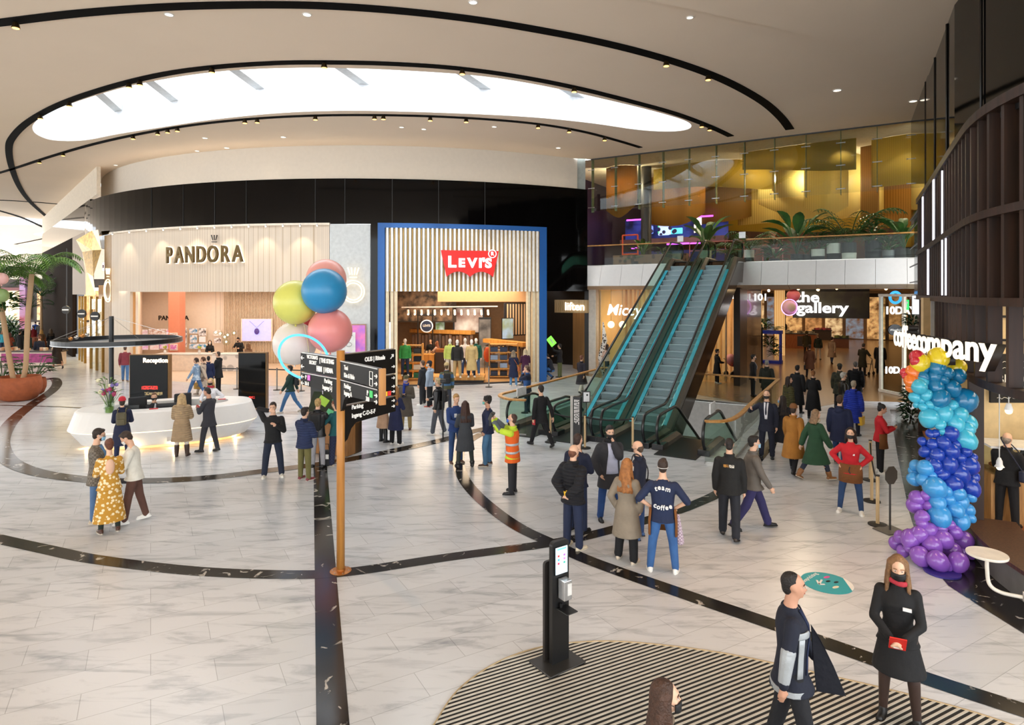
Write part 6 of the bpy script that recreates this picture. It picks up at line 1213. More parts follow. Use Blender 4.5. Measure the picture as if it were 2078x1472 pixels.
    for sx, Sh, El, Wr, key in arms:
        mb.ell(Sh-V((sx*.008, 0, 0)), (.046, .052, .052), 10, 8); mb.cap(Sh, El, AR[0], AR[1]); mb.cap(El, Wr, AR[1]*1.02, AR[2]*.9)
        d = (Wr-El).normalized(); nrm = V((-sx, 0, 0)); nrm = nrm-d*nrm.dot(d)
        if key in ('hip',): nrm = V((0, -.3, -1)); d = (d*.3+V((-sx*.2, .5, -.6))).normalized(); nrm = nrm-d*nrm.dot(d)
        if key in ('up', 'point', 'camera', 'phone', 'hold', 'fwd'): nrm = V((-sx*.8, 0, .35)); nrm = nrm-d*nrm.dot(d)
        if nrm.length < .2: nrm = V((0, 0, -1))-d*d.z*-1
        nrm.normalize(); ax = d.cross(nrm); fw = V((0, 1, .3)); ax = ax if ax.dot(fw) > 0 else -ax   # ax: towards the thumb
        pc = Wr+d*.052; mb.cap(Wr+d*.012, Wr+d*.075, .026, .030)
        for q in (-1, 1): mb.cap(Wr+d*.02+ax*q*.014, Wr+d*.082+ax*q*.026, .016, .014)
        curl = .9 if key in ('hold', 'phone', 'camera', 'bag', 'fwd', 'up') else (.15 if key in ('face', 'ear', 'point') else .45)
        fr = .0095 if det == 2 else .0105
        for i, (o_, L_) in enumerate(((.030, .070), (.010, .078), (-.011, .073), (-.030, .058))):
            b0 = Wr+d*(.085 if i in (1, 2) else .08)+ax*o_; dd = d.copy(); p = b0
            for k, fl in enumerate((.42, .33, .25)):
                an_ = curl*(.5+.35*k)*(1+.08*i); dd = (d*cos(an_)+nrm*sin(an_)).normalized(); p2 = p+dd*L_*fl*1.05; mb.cap(p, p2, fr*(1-.06*k), fr*(1-.06*(k+1)), 6); p = p2
        b0 = Wr+d*.03+ax*.024; d1 = (d*.7+ax*.75+nrm*.25).normalized(); p = b0+d1*.036; mb.cap(b0, p, .0125, .011, 6); mb.cap(p, p+(d*.9+ax*.15+nrm*.35).normalized()*.03, .011, .009, 6)
        hands[sx] = (pc+nrm*.03, d, nrm, ax)
    HM = T @ Matrix.Translation((0, .012, .66)) @ Matrix.Rotation(rad(hd[0]), 4, 'Z') @ Matrix.Rotation(-rad(hd[1]), 4, 'X') @ Matrix.Translation((0, .012, .085))
    HR = HM.to_3x3()
    def hp_(x, y, z): return HM @ V((x, y, z))
    k_ = .95 if f else 1
    mb.ell(hp_(0, -.008, .025), (.074*k_, .095, .090), 14, 10, HR); mb.ell(hp_(0, .02, -.03), (.062*k_, .074, .082), 12, 9, HR); mb.ell(hp_(0, .058, -.082), (.036, .03, .026), 8, 6, HR)
    mb.cap(hp_(0, .082, .012), hp_(0, .106, -.028), .010, .015, 8); mb.ell(hp_(0, .086, .03), (.045, .012, .012), 8, 6, HR); mb.ell(hp_(0, .083, -.058), (.022, .012, .010), 8, 6, HR)
    for sx in (-1, 1): mb.ell(hp_(sx*.074*k_, -.012, -.004), (.010, .022, .032), 8, 6, HR); mb.ell(hp_(sx*.040, .068, -.022), (.02, .016, .018), 8, 6, HR)
    mb.cap(tp(0, .0, .57), hp_(0, -.01, -.06), .052 if f else .058, .05)
    mb.build('body', skm, root, voxel=vox, sm=1)
    if det >= 1:
        for sx in (-1, 1):
            e = MB().ell(hp_(sx*.031, .083, .004), (.0125, .007, .0058), 8, 6, HR).build('eye', mat('D8CFC6', .3), root, True); MB().ell(hp_(sx*.031, .0905, .004), (.0055, .003, .0055), 8, 6, HR).build('iris', mat('2A1B14', .2), e, True)
            MB().cap(hp_(sx*.048, .080, .024), hp_(sx*.018, .091, .027), .004, .005, 6).build('eyebrow', mat(hair[1] if hair[0] != 'bald' else '5A4636', .8), root, True)
        if not mask: MB().cap(hp_(-.018, .092, -.058), hp_(.018, .092, -.058), .005, .005, 6).build('mouth', mat('A85E52' if skin != 'd' else '6E3E36', .5), root, True)
    # --- hair and headwear
    hk, hc = hair[0], hair[1]; hm = mat(hc, .6, var=.4, scale=18, bump=.5, bs=60); hv = max(vox, .008)
    mb = MB()
    def scalp(g=.0): mb.ell(hp_(0, -.026, .034), (.080*k_+g, .096+g, .096+g), 14, 10, HR)
    if hk in ('short', 'curly', 'long', 'bob', 'bun', 'pony', 'buzz', 'thin'):
        scalp({'buzz': -.003, 'thin': -.004, 'curly': .012}.get(hk, .004))
        mb.ell(hp_(0, -.055, -.02), (.068*k_, .055, .075), 10, 8, HR)
        if hk in ('short', 'curly'): mb.ell(hp_(.012, .042, .098), (.052, .045, .028), 10, 6, HR)
        if hk == 'curly':
            r_ = random.Random(3)
            for q in range(26): a = r_.uniform(0, 6.28); u = r_.uniform(-.1, 1); mb.ell(hp_(.085*cos(a)*sqrt(1-u*u*.8), -.025+.095*sin(a)*sqrt(1-u*u*.8), .045+.085*u), .026, 6, 5)
        if hk in ('long', 'bob'):
            L_ = .34 if hk == 'long' else .19; wv = 1 if hk == 'long' else .8
            for sx in (-1, -.5, 0, .5, 1):
                a_ = hp_(sx*.072*k_, -.045-.045*(1-abs(sx)), .04); b_ = hp_(sx*.080, -.055-.04*(1-abs(sx)), -.10); c_ = tp(sx*.12*wv, -.085-.045*(1-abs(sx)), .66-L_*(1 if hk == 'long' else .62)); mb.cap(a_, b_, .036, .038); mb.cap(b_, c_, .040, .032)
            if hk == 'long':
                for sx in (-1, 1): mb.cap(hp_(sx*.075*k_, .0, .05), hp_(sx*.086, .012, -.09), .024, .026); mb.cap(hp_(sx*.086, .012, -.09), tp(sx*.115, .05, .36), .028, .018)
        if hk == 'bun': mb.ell(hp_(0, -.095, .10), .045, 10, 8)
        if hk == 'pony': mb.cap(hp_(0, -.11, .06), hp_(0, -.15, -.08), .034, .016)
        mb.build('hair', hm, root, voxel=hv, sm=2)
    elif hk == 'bald':
        mb.ell(hp_(0, -.034, -.012), (.0775*k_, .090, .062), 14, 9, HR); mb.ell(hp_(0, -.06, -.05), (.06, .05, .05), 10, 7, HR); mb.build('hair', hm, root, voxel=hv, sm=2)
    elif hk in ('beanie', 'cap', 'hat', 'hood'):
        c2 = hair[2] if len(hair) > 2 else '3A2A20'; m2 = MB(); m2.ell(hp_(0, -.03, .005), (.080*k_, .090, .09), 12, 9, HR); m2.ell(hp_(0, -.06, -.04), (.07, .05, .07), 10, 8, HR); m2.build('hair', mat(c2, .7, var=.3, scale=15), root, voxel=hv, sm=2)
        if hk == 'hood': mb.ell(hp_(0, -.045, .015), (.108, .105, .135), 14, 10, HR)
        else:
            mb.rings([[hp_((rx)*cos(2*pi*q/20), -.018+ry*sin(2*pi*q/20), z) for q in range(20)] for rx, ry, z in ((.088, .105, .035), (.091, .108, .06), (.086, .10, .10), (.062, .075, .135), (.02, .03, .152))])
            if hk in ('beanie',): mb.rings([[hp_(rx*cos(2*pi*q/20), -.016+ry*sin(2*pi*q/20), z) for q in range(20)] for rx, ry, z in ((.095, .113, .028), (.098, .116, .05), (.093, .11, .072))])
            if hk in ('cap', 'hat'): mb.ell(hp_(0, .085, .045), (.07, .075, .010), 12, 6, HR)
        mb.build('hat' if hk != 'hood' else 'hood', cloth(hc, bs=50), root, voxel=hv, sm=2)
    if beard: MB().ell(hp_(0, .045, -.070), (.058, .052, .045), 12, 8, HR).build('beard', mat(beard, .8, var=.3, scale=20), root, True)
    if glasses:
        m2 = MB()
        for sx in (-1, 1): m2.tube([hp_(sx*.034+.022*cos(a), .099, .004+.018*sin(a)) for a in [2*pi*q/14 for q in range(14)]], .003, 5, True); m2.cyl(hp_(sx*.056, .098, .008), hp_(sx*.074, .0, .008), .003, n=5)
        m2.cyl(hp_(-.012, .1, .006), hp_(.012, .1, .006), .003, n=5); m2.build('glasses', BLACK, root)
    if mask:
        m2 = MB(); R = []
        for u in [-1+2*q/10 for q in range(11)]:
            a = u*1.15; R.append([hp_(.066*sin(a)*1.08, .024+.078*cos(a)*(1.08+.1*(1-abs(u))*(.5 if z > -.05 else .2)), z*(1-.25*abs(u))-.012*abs(u)) for z in (-.018, -.04, -.068, -.098)])
        n_ = 4; vs = [p for r in R for p in r]; fs = [(i*n_+k, (i+1)*n_+k, (i+1)*n_+k+1, i*n_+k+1) for i in range(10) for k in range(3)]; m2.add(vs, fs); o = m2.build('face_mask', mat(mask, .6, var=.06), root, True); q = o.modifiers.new('thick', 'SOLIDIFY'); q.thickness = .012; q.offset = 0
        for sx in (-1, 1): MB().cyl(hp_(sx*.066, .05, -.035), hp_(sx*.078, -.01, -.005), .003, n=5).build('mask_loop', mat(mask, .6), o)
    # --- trousers / tights
    if pants:
        pc, cut = pants[0], pants[1]; pm_ = pants[2] if len(pants) > 2 else cloth(pc, scale=4); mb = MB()
        mb.rings([ring(-.13, .10, .10, 0, .01), ring(*RG[1], .012), ring(*RG[2], .012), ring(.12, RG[3][1]+.008, RG[3][2]+.006, 0, .01)])
        for sx, hp, kn, an, td, up in J:
            hp, kn, an = hp+O, kn+O, an+O; mb.cap(hp, kn, .096+cut*.2, .063+cut*.75); mb.cap(kn, an+up*(.0), .063+cut*.75, .042+cut); mb.ell(hp+V((0, -.025, .0)), (.085, .092, .095), 10, 8)
            if cut >= .02: mb.cap(an+up*.05, an+up*.012-td*.004, .043+cut, .046+cut*1.05)
        mb.build('trousers' if cut > .005 else 'leggings', pm_, root, voxel=max(vox, .009), sm=2)
    # --- shoes
    if shoes:
        boot = isinstance(shoes, tuple); sc_ = shoes[0] if boot else shoes; bh = shoes[1] if boot else 0
        for sx, hp, kn, an, td, up in J:
            an = an+O; kn = kn+O; sd = td.cross(up); b = an-up*.052; mb = MB(); mb.cap(b-td*.045, b+td*.150+sd*0, .037, .036); mb.cap(b-td*.03+up*.02, b+td*.085+up*.010, .044, .036); mb.cap(an-up*.03, an+up*.02, .046, .046); mb.ell(b+td*.12, (.044, .044, .034), 8, 6)
            if bh: mb.cap(an, an.lerp(kn, bh), .058, .072)
            MBs = mb.build('boot' if bh else 'shoe', mat(sc_, .45, var=.1), root, voxel=max(vox, .0085), sm=2)
            pl = [b+td*(.055+.142*cos(a))+sd*(.048*sin(a)*(1.0+.15*cos(a))) for a in [2*pi*q/18 for q in range(18)]]
            MB().rings([[p-up*.026 for p in pl], [p-up*.006 for p in pl]]).build('sole', mat({'ECEAE4': 'F4F2EC', 'E6E0D2': 'F0ECE0'}.get(sc_, '1A1614' if sc_[0] in '0123' else 'C9C0B0'), .6), MBs)
    # --- skirt or long lower garment
    lc = (J[0][2]+J[1][2])/2+O; lmid = lambda z: O.lerp(V((lc.x, lc.y, lc.z)), max(0, min(1.3, (-z)/.43)))
    def hemring(z, rx, ry, n=20):
        c = lmid(z); return [V((c.x+rx*cos(2*pi*k/n), c.y+ry*sin(2*pi*k/n), pz+z)) for k in range(n)]
    if skirt:
        c_, zt, zh, fl = skirt[:4]; sm_ = skirt[4] if len(skirt) > 4 else cloth(c_); R = []
        if zt > 0: R += [ring(zt, RG[3][1], RG[3][2], 0, .02), ring(.05, RG[2][1], RG[2][2], 0, .03)]
        spread = max(abs(J[0][2].x), abs(J[1][2].x))*.6+max(abs(J[0][2].y-J[1][2].y), 0)*.0
        for u in (0, .33, .66, 1): z = -.03+(zh+.03)*u; dy = abs(J[0][2].y-J[1][2].y)*.42*u; R.append(hemring(z, .185+fl*u, .135+fl*.8*u+dy))
        R = R[::-1]; mb = MB(); mb.rings(R); mb.build('skirt', sm_, root, voxel=max(vox, .012), sm=3)
    # --- upper garment
    if top:
        tk, tc = top[0], top[1]; tmt = top[2] if len(top) > 2 else None
        th, hem, slv, ht = {'shirt': (.018, -.08, 1, 0), 'tee': (.022, -.1, .55, 0), 'sweater': (.026, -.09, 1, 0), 'hoodie': (.026, -.10, 1, 1), 'jacket': (.026, -.12, 1, .4), 'blazer': (.022, -.20, 1, .3), 'puffer': (.045, -.12, 1, .8), 'parka': (.042, -.30, 1, .8), 'coat': (.032, -.46, 1, .4), 'longcoat': (.036, -.60, 1, .4), 'lpuffer': (.052, -.48, 1, .8), 'dress': (.012, .1, 1, 0), 'cape': (.05, -.46, 1, .4)}[tk]
        if tmt is None: tmt = cloth(tc, kind='puffer', bs=5.2, bump=.9) if 'puffer' in tk else cloth(tc)
        mb = MB(); R = []
        if hem < -.03:
            zz = hem; fl = .02+.05*min(1, abs(hem)/.6); dy = abs(J[0][2].y-J[1][2].y)*.42
            for u in (1, .66, .33):
                z = -.03+(zz+.03)*u; R.append(hemring(z, RG[1][1]+th+fl*u, RG[1][2]+th+fl*u+dy*u*min(1, abs(zz)/.45)))
        R += [ring(*q, th) for q in RG[1 if hem < .0 else 2:8]]+[ring(RG[8][0]-.01, RG[8][1], RG[8][2], RG[8][3], .010+.010*ht), ring(.567, .062, .060, -.004, .004+.012*ht)]
        if hem >= .1: R = R[:0]+[ring(*q, th) for q in RG[2:8]]+[ring(RG[8][0], RG[8][1], RG[8][2], RG[8][3], .008)]
        mb.rings(R)
        for sx, Sh, El, Wr, key in arms:
            mb.ell(Sh-V((sx*.010, 0, 0)), .056+th*.85, 10, 8); mb.cap(Sh, El, AR[0]+th*1.0, AR[1]+th)
            if slv >= 1: mb.cap(El, Wr-(Wr-El).normalized()*.012, AR[1]+th, AR[2]+th*.85)
        if ht >= .4: mb.tube([tp(.078*cos(a), .075*sin(a)-.004, .575) for a in [2*pi*q/16 for q in range(16)]], .018+.012*ht, 8, True)
        if ht >= .8: mb.ell(tp(0, -.125, .50), (.11, .055, .08), 12, 8)
        mb.build({'tee': 'shirt', 'lpuffer': 'coat', 'puffer': 'jacket', 'longcoat': 'coat', 'cape': 'coat', 'parka': 'coat'}.get(tk, tk), tmt, root, voxel=max(vox, .0085), sm=3 if tk != 'tee' else 2)
        if front:   # open front: strip of shirt with optional tie
            fc, wt_, wb, zb = front[:4]; R = []
            for u in [q/8 for q in range(9)]:
                z = .545+(zb-.545)*u; i = max(j for j in range(len(RG)) if RG[j][0] <= z+1e-6); a, b = RG[i], RG[min(i+1, len(RG)-1)]; t_ = 0 if b[0] == a[0] else (z-a[0])/(b[0]-a[0]); rx, ry, cy = [a[j]+(b[j]-a[j])*t_+(th+.004 if j < 3 else 0) for j in (1, 2, 3)]; wd = wt_+(wb-wt_)*u
                R.append([tp(x, cy+ry*sqrt(max(0, 1-(x/rx)**2))+(.002 if z < .5 else -.004), z) for x in [wd*(-1+k/3) for k in range(7)]])
            vs = [p for r in R for p in r]; fs = [(i*7+k, i*7+k+1, (i+1)*7+k+1, (i+1)*7+k) for i in range(8) for k in range(6)]; m2 = MB(); m2.add(vs, fs); o = m2.build('shirt_front', cloth(fc), root, True); q = o.modifiers.new('thick', 'SOLIDIFY'); q.thickness = .012; q.offset = 0
            if len(front) > 4:
                m3 = MB(); pts = [r[3] for r in R]; m3.tube([p+HR @ V((0, .008, 0)) for p in pts[:7]], .016, 6, rad_=[.018, .014, .017, .02, .022, .024, .01]); m3.build('tie', cloth(front[4]), root)
    if scarf:
        mb = MB()
        for q in range(2): mb.tube([tp((.085+.006*q)*cos(a), (.085)*sin(a), .575+.028*q+.012*sin(a*2)) for a in [2*pi*j/18 for j in range(18)]], .03 if not isinstance(scarf, tuple) else .02, 8, True)
        if isinstance(scarf, tuple) and scarf[1]: mb.cap(tp(.03, .13, .55), tp(.04, .17, .2), .045, .04)
        mb.build('scarf', cloth(scarf if isinstance(scarf, str) else scarf[0]), root, voxel=max(vox, .01))
    if apron:
        ac, zt, zh = apron[:3]; R = []
        span = apron[3] if len(apron) > 3 else (-.35, pi+.35)
        for z in (zt, (zt+zh)/2, zh):
            base = hemring(z, .205, .155) if z < 0 else None; R.append([(V((0, 0, pz+z))+V(((.20+.02*(z < 0))*cos(a), (.152+.03*(z < -.1))*sin(a), 0))) for a in [span[0]+(span[1]-span[0])*q/14 for q in range(15)]])
        vs = [p for r in R for p in r]; fs = [(i*15+k, i*15+k+1, (i+1)*15+k+1, (i+1)*15+k) for i in range(2) for k in range(14)]; m2 = MB(); m2.add(vs, fs); o = m2.build('apron', cloth(ac), root, True); q = o.modifiers.new('thick', 'SOLIDIFY'); q.thickness = .014; q.offset = 0
    if badge:
        x, z, c_, w_, h_ = badge; i = max(j for j in range(len(RG)) if RG[j][0] <= z); ry = RG[i][2]+.036+RG[i][3]; MB().box(tp(x, ry-.012*abs(x)/.1, z), (w_, .012, h_)).build('badge', mat(c_, .4), root)
    RZ = Matrix.Translation(P) @ Matrix.Rotation(rz, 4, 'Z') @ Matrix.Scale(s, 4)
    info = dict(root=root, M=RZ, T=T, hands=hands, J=J, O=O, tp=tp, hp=hp_, arms=arms, RG=RG, rz=rz, s=s, HM=HM)
    return info
# ---- things people carry (each a thing of its own)
def held(I, name, label, cat, p, rz=0): return thing(name, label, cat, I['M'] @ V(p), I['rz']+rz)
def cup(I, side, label, c='F0B82A', lid=None):
    p, d, n, ax = I['hands'][side]; t = held(I, 'cup', label, 'cup', p+V((0, 0, -.03))); MB().lathe([(.028, 0), (.038, .10), (.036, .10), (.027, .005), (0, .005)], n=18).build('cup', mat(c, .5), t, True)
    if lid: MB().cyl((0, 0, .095), (0, 0, .125), .037, .030, 16).build('lid', mat(lid, .4), t)
def phone(I, side, label, c='17181A'):
    p, d, n, ax = I['hands'][side]; t = held(I, 'phone', label, 'phone', p+V((0, .01, .02))); MB().box((0, 0, 0), (.075, .012, .15), Matrix.Rotation(-.7, 3, 'X')).build('case', mat(c, .3), t, bevel=.004)
def bagh(I, side, label, c, w_=.3, h_=.3, dp=.12, name='shopping_bag'):
    p, d, n, ax = I['hands'][side]; t = held(I, name, label, 'bag', V((p.x, p.y, 0))+V((0, 0, p.z-h_-.16))); MB().box((0, 0, h_/2), (dp, w_, h_)).build('body', mat(c, .6), t, bevel=.012)
    MB().tube([V((0, -.08, h_)), V((0, -.06, h_+.15)), V((0, .06, h_+.15)), V((0, .08, h_))], .008, 6).build('handle', mat(c, .7), t)
def backpack(I, label, c, sz=1., hm=None):
    T = I['T']; q = T @ V((0, -.19-.02*sz, .30)); t = held(I, 'backpack', label, 'bag', q); m_ = hm or mat(c, .6, var=.2, scale=4, bump=.3, bs=15)
    MB().box((0, -.01, 0), (.29*sz, .15*sz, .42*sz)).build('body', m_, t, bevel=.05*sz); MB().box((0, -.10*sz, -.08), (.22*sz, .05, .2*sz)).build('pocket', m_, t, bevel=.02)
    for sx in (-1, 1): MB().tube(catmull([V((sx*.09, .07, .19*sz)), V((sx*.10, .16, .245)), V((sx*.115, .30, .18)), V((sx*.125, .335, .02)), V((sx*.14, .2, -.14)), V((sx*.13, .06, -.16*sz))], 4), .014, 6).build('strap', m_, t)
def shoulderbag(I, label, c, side=1, z=-.12, strap=True, sz=1.):
    T = I['T']; q = T @ V((side*.27, 0.02, z)); t = held(I, 'shoulder_bag', label, 'bag', q); m_ = mat(c, .55, var=.2, scale=5); MB().box((0, 0, 0), (.10, .30*sz, .22*sz)).build('body', m_, t, bevel=.03)
    if strap: MB().tube(catmull([V((0, .1, .1)), V((-side*.12, .16, .36)), V((-side*.34, .06, .625)), V((-side*.34, -.07, .625)), V((-side*.14, -.15, .36)), V((0, -.1, .1))], 4), .011, 6).build('strap', m_, t)
def backtext(I, s, z, size, arc=0, m_=None, sx=1., yo=-.002, zs=1):
    T = I['T']; RG = I['RG']; i = max(j for j in range(len(RG)) if RG[j][0] <= z); a, b = RG[i], RG[i+1]; u = (z-a[0])/(b[0]-a[0]); ry = a[2]+(b[2]-a[2])*u; cy = a[3]+(b[3]-a[3])*u
    n = len(s); 
    adv = [{'m': .86, 'f': .34, 't': .38, 'c': .5}.get(c, .56) for c in s]; tot = sum(adv); run = 0
    for k, ch in enumerate(s):
        x = (run+adv[k]/2-tot/2)*size*sx; run += adv[k]; zz = z+arc*(1-(2*k/(n-1)-1)**2) if n > 1 else z; yy = cy-(ry+I.get('th', .03))*sqrt(max(.1, 1-(x/.26)**2))+yo
        p = T @ V((x, yy, zz)); text('lettering', ch, size, m_ or WHITE, I['root'], p, (pi/2, -arc*12*(2*k/(n-1)-1)*-.55 if n > 1 else 0, 0), .012, size*.02)

def patch(I, name, a0, a1, z0, z1, m, off=.03, n=10):
    RG = I['RG']; R = []
    for z in [z0+(z1-z0)*q/6 for q in range(7)]:
        if z <= RG[1][0]: rx, ry, cy = RG[1][1]+.05*(-z), RG[1][2]+.05*(-z), RG[1][3]
        else:
            i = max(j for j in range(len(RG)) if RG[j][0] <= z); a, b = RG[i], RG[min(i+1, len(RG)-1)]; u = (z-a[0])/max(1e-6, b[0]-a[0]); rx, ry, cy = [a[j]+(b[j]-a[j])*u for j in (1, 2, 3)]
        R.append([I['T'] @ V(((rx+off)*cos(q), cy+(ry+off)*sin(q), z)) for q in [a0+(a1-a0)*k/n for k in range(n+1)]])
    w_ = n+1; mb = MB(); mb.add([p for r in R for p in r], [(i*w_+k, i*w_+k+1, (i+1)*w_+k+1, (i+1)*w_+k) for i in range(6) for k in range(n)])
    o = mb.build(name, m, I['root'], True); q = o.modifiers.new('thick', 'SOLIDIFY'); q.thickness = .012; q.offset = 0; return o
# ================================================================ WHO STANDS WHERE
JEAN = lambda c='3E5F8A': cloth(c, scale=3, var=.3)
WHT = 'ECEAE4'
# -- trio at the left
I = person('man in brown checked blazer, blue mask and jeans holding a drink', 196, 1058, 1.80, -100, legs='relax', lh='hold', rh='hold', hd=(8, 12), hair=('short', '2A1D16'), top=('blazer', '6E665C', cloth('7A7268', kind='check', scale=26, hex2='5E564C')), pants=('4A6A94', .016, JEAN('51719A')), shoes='B7A892', mask='8FC4E4', glasses=True, beard='3A261C', front=('5E86B0', .07, .08, -.02))
cup(I, 1, 'yellow and white cup held by the man in the checked blazer', 'F2C23A', 'F4F0E6')
I = person('woman in long mustard floral dress seen from behind with hair bun', 222, 1080, 1.72, 6, 'f', legs='stand', lh='hold', rh='hold', hd=(12, 10), hair=('bun', '6A3A22'), top=('sweater', 'C8983A', cloth('B8862C', kind='blotch', scale=16, hex2='E9D6AE')), pants=('1E2A24', .004), skirt=('C8983A', .10, -.70, .10, cloth('B8862C', kind='blotch', scale=16, hex2='E9D6AE')), shoes='4A2A1C')
o = MB().ell(I['tp'](0, -.120, .36), (.078, .034, .15), 12, 8).build('open_back', mat(SKIN['l'], .5), I['root'], True); cup(I, -1, 'colourful cup held by the woman in the floral dress', '3A9AD8', 'E8502A')
I = person('man in cream knitted sweater and brown trousers looking down', 273, 1060, 1.78, 80, legs='step', lh='phone', rh='phone', hd=(0, 32), lean=6, hair=('short', '3A2A1E'), top=('sweater', 'E4E0D4'), pants=('5E3F34', .018), shoes=WHT, mask='F0F0EE')
# -- reception
I = person('person in navy coat and red knitted hat at the reception desk', 248, 936, 1.68, -6, 'f', lh='hold', rh='hold', hair=('beanie', 'C8283A', '3A2A20'), top=('coat', '1E2440'), pants=('20284A', .016)); backpack(I, 'small olive backpack on the person in the red hat', '5A5238', .8)
person('woman in long beige quilted coat with fair hair at the desk', 369, 926, 1.70, -12, 'f', lh='hold', rh='hold', hair=('long', 'C9A878'), top=('lpuffer', 'B79B78'), pants=('E2D8CC', .006), shoes=('3A2418', .55))
I = person('man in dark suit with phone at right of the desk', 424, 918, 1.80, 52, lh='phone', rh='phone', hd=(0, 25), legs='step', skin='m', hair=('buzz', '2A211C'), top=('blazer', '33333A'), pants=('33333A', .016), front=('E8E8EC', .05, .06, .1)); phone(I, -1, 'red phone held by the man in the dark suit', 'C8303A')
person('seated receptionist in dark suit and black mask with hand raised', 0, 0, 1.75, 180, legs='sit', lh='lap', rh='chin', hair=('short', '7A5638'), top=('blazer', '26262C'), pants=('26262C', .016), mask='141416', front=('E6E6EA', .05, .05, .2), xy=(-10.95, 19.15), z0=.06, skin='l')
person('standing receptionist in white shirt with red neck scarf', 0, 0, 1.72, 165, 'f', lh='hip', rh='fwd', hair=('bob', 'D8B97A'), top=('shirt', 'E8E8EE'), pants=('26262C', .014), mask='141416', scarf=('B8283A', 0), xy=(-9.75, 20.25))
person('man in black sweater covering his face while holding a cup', 554, 967, 1.80, 178, legs='wide', lh='chest', rh='ear', hd=(-8, 4), hair=('short', '3A2A20'), top=('sweater', '141416'), pants=('1C2438', .026), shoes='E6E0D2'); I = None
# -- kiosk group
person('young man in blue puffer jacket and olive trousers facing kiosk', 618, 974, 1.72, -45, lh='hold', rh='hold', hair=('short', '2A1E18'), top=('puffer', '28355A'), pants=('6A6438', .016), shoes='7A2A34')
I = person('fair-haired person in black leather jacket at the kiosk screen', 645, 948, 1.74, -18, lh='hold', rh='fwd', hair=('short', 'C8A468'), top=('jacket', '1A1A1C', mat('1A1A1C', .35, bump=.3, bs=12)), pants=('A6A4A8', .014), shoes='1A1A1C'); backpack(I, 'black backpack on the fair-haired person at the kiosk', '141416', 1.05)
I = person('woman in teal sweater and dark checked trousers at the kiosk', 682, 944, 1.68, 38, 'f', lh='fwd', rh='down', hd=(10, 15), hair=('bun', '8A4A2A'), top=('sweater', '1E5A5E'), pants=('2A2E4A', .03, cloth('2A2E4A', kind='check', scale=24, hex2='20243A')), shoes='C8B49A')
t = thing('tote_bag', 'black bag standing on the floor beside the checked trousers', 'bag', G(662, 945)); MB().box((0, 0, .2), (.34, .18, .4)).build('body', mat('17171A', .6), t, bevel=.03); MB().tube([V((-.08, 0, .4)), V((-.06, 0, .56)), V((.06, 0, .56)), V((.08, 0, .4))], .01, 6).build('handle', mat('17171A'), t); MB().box((.05, -.095, .25), (.08, .01, .12)).build('label', WHITE, t)
I = person('man in green sweater and jeans walking left before balloons', 589, 838, 1.78, 80, legs='walk', lh='swf', rh='swb', hair=('short', '231913'), top=('sweater', '1E3A32'), pants=('4A78A8', .014, JEAN('4A78A8')), shoes='D8D4CC'); backpack(I, 'black backpack on the man in the green sweater', '141416', .9)
# -- in front of and inside the jewellery shop
I = person('shopper in pale denim jacket walking left with tan bag', 398, 806, 1.70, 60, 'f', legs='walk', lh='swf', rh='bag', hair=('pony', '4A3428'), top=('jacket', '8FA8C4', cloth('8FA8C4', kind='blotch', scale=7, hex2='C8D4E0')), pants=('5A7FB0', .014, JEAN('5A7FB0')), shoes='D8D4CC'); bagh(I, 1, 'tan shopping bag carried past the jewellery shop', 'C8963E', .36, .28)
person('shopper in cream and brown mottled coat walking left', 412, 803, 1.70, 70, 'f', legs='walk2', lh='swb', rh='swf', hair=('pony', '6A4630'), top=('coat', 'CDB8A4', cloth('CDB8A4', kind='blotch', scale=6, hex2='8A7468')), pants=('C8B8A8', .016), shoes='8A7468')
person('woman in short navy coat seen from behind at jewellery shop', 423, 800, 1.66, 10, 'f', hair=('short', '1E1713'), top=('coat', '1E2A52'), pants=('1A1A22', .014))
person('man in black jacket with white sleeve stripe facing left', 443, 795, 1.80, 70, hair=('buzz', '4A3A30'), top=('parka', '1C1D20'), pants=('161618', .014), lh='hold', rh='down')
person('man in burgundy sweater and jeans walking into the arcade', 254, 775, 1.78, -10, legs='step', hair=('buzz', '5A4436'), top=('sweater', '8A3A44'), pants=('5A7FB0', .018, JEAN('5A82B4')), shoes='5A3A28')
person('shop assistant in black with long dark hair and white mask', 426, 748, 1.66, 175, 'f', lh='hold', rh='hold', hair=('long', '1E1512'), top=('sweater', '141416'), pants=('141416', .012), mask='F0F0F0')
person('bearded shop assistant in black leaning over the marble counter', 487, 742, 1.76, 150, lh='fwd', rh='fwd', lean=14, hd=(0, 15), hair=('short', '15100D'), top=('sweater', '141416'), pants=('141416', .014), mask='202022')
person('brown-haired visitor partly hidden behind the tall black screen', 504, 756, 1.62, 0, 'f', hair=('bob', '7A5436'), top=('jacket', '8A6A52'))
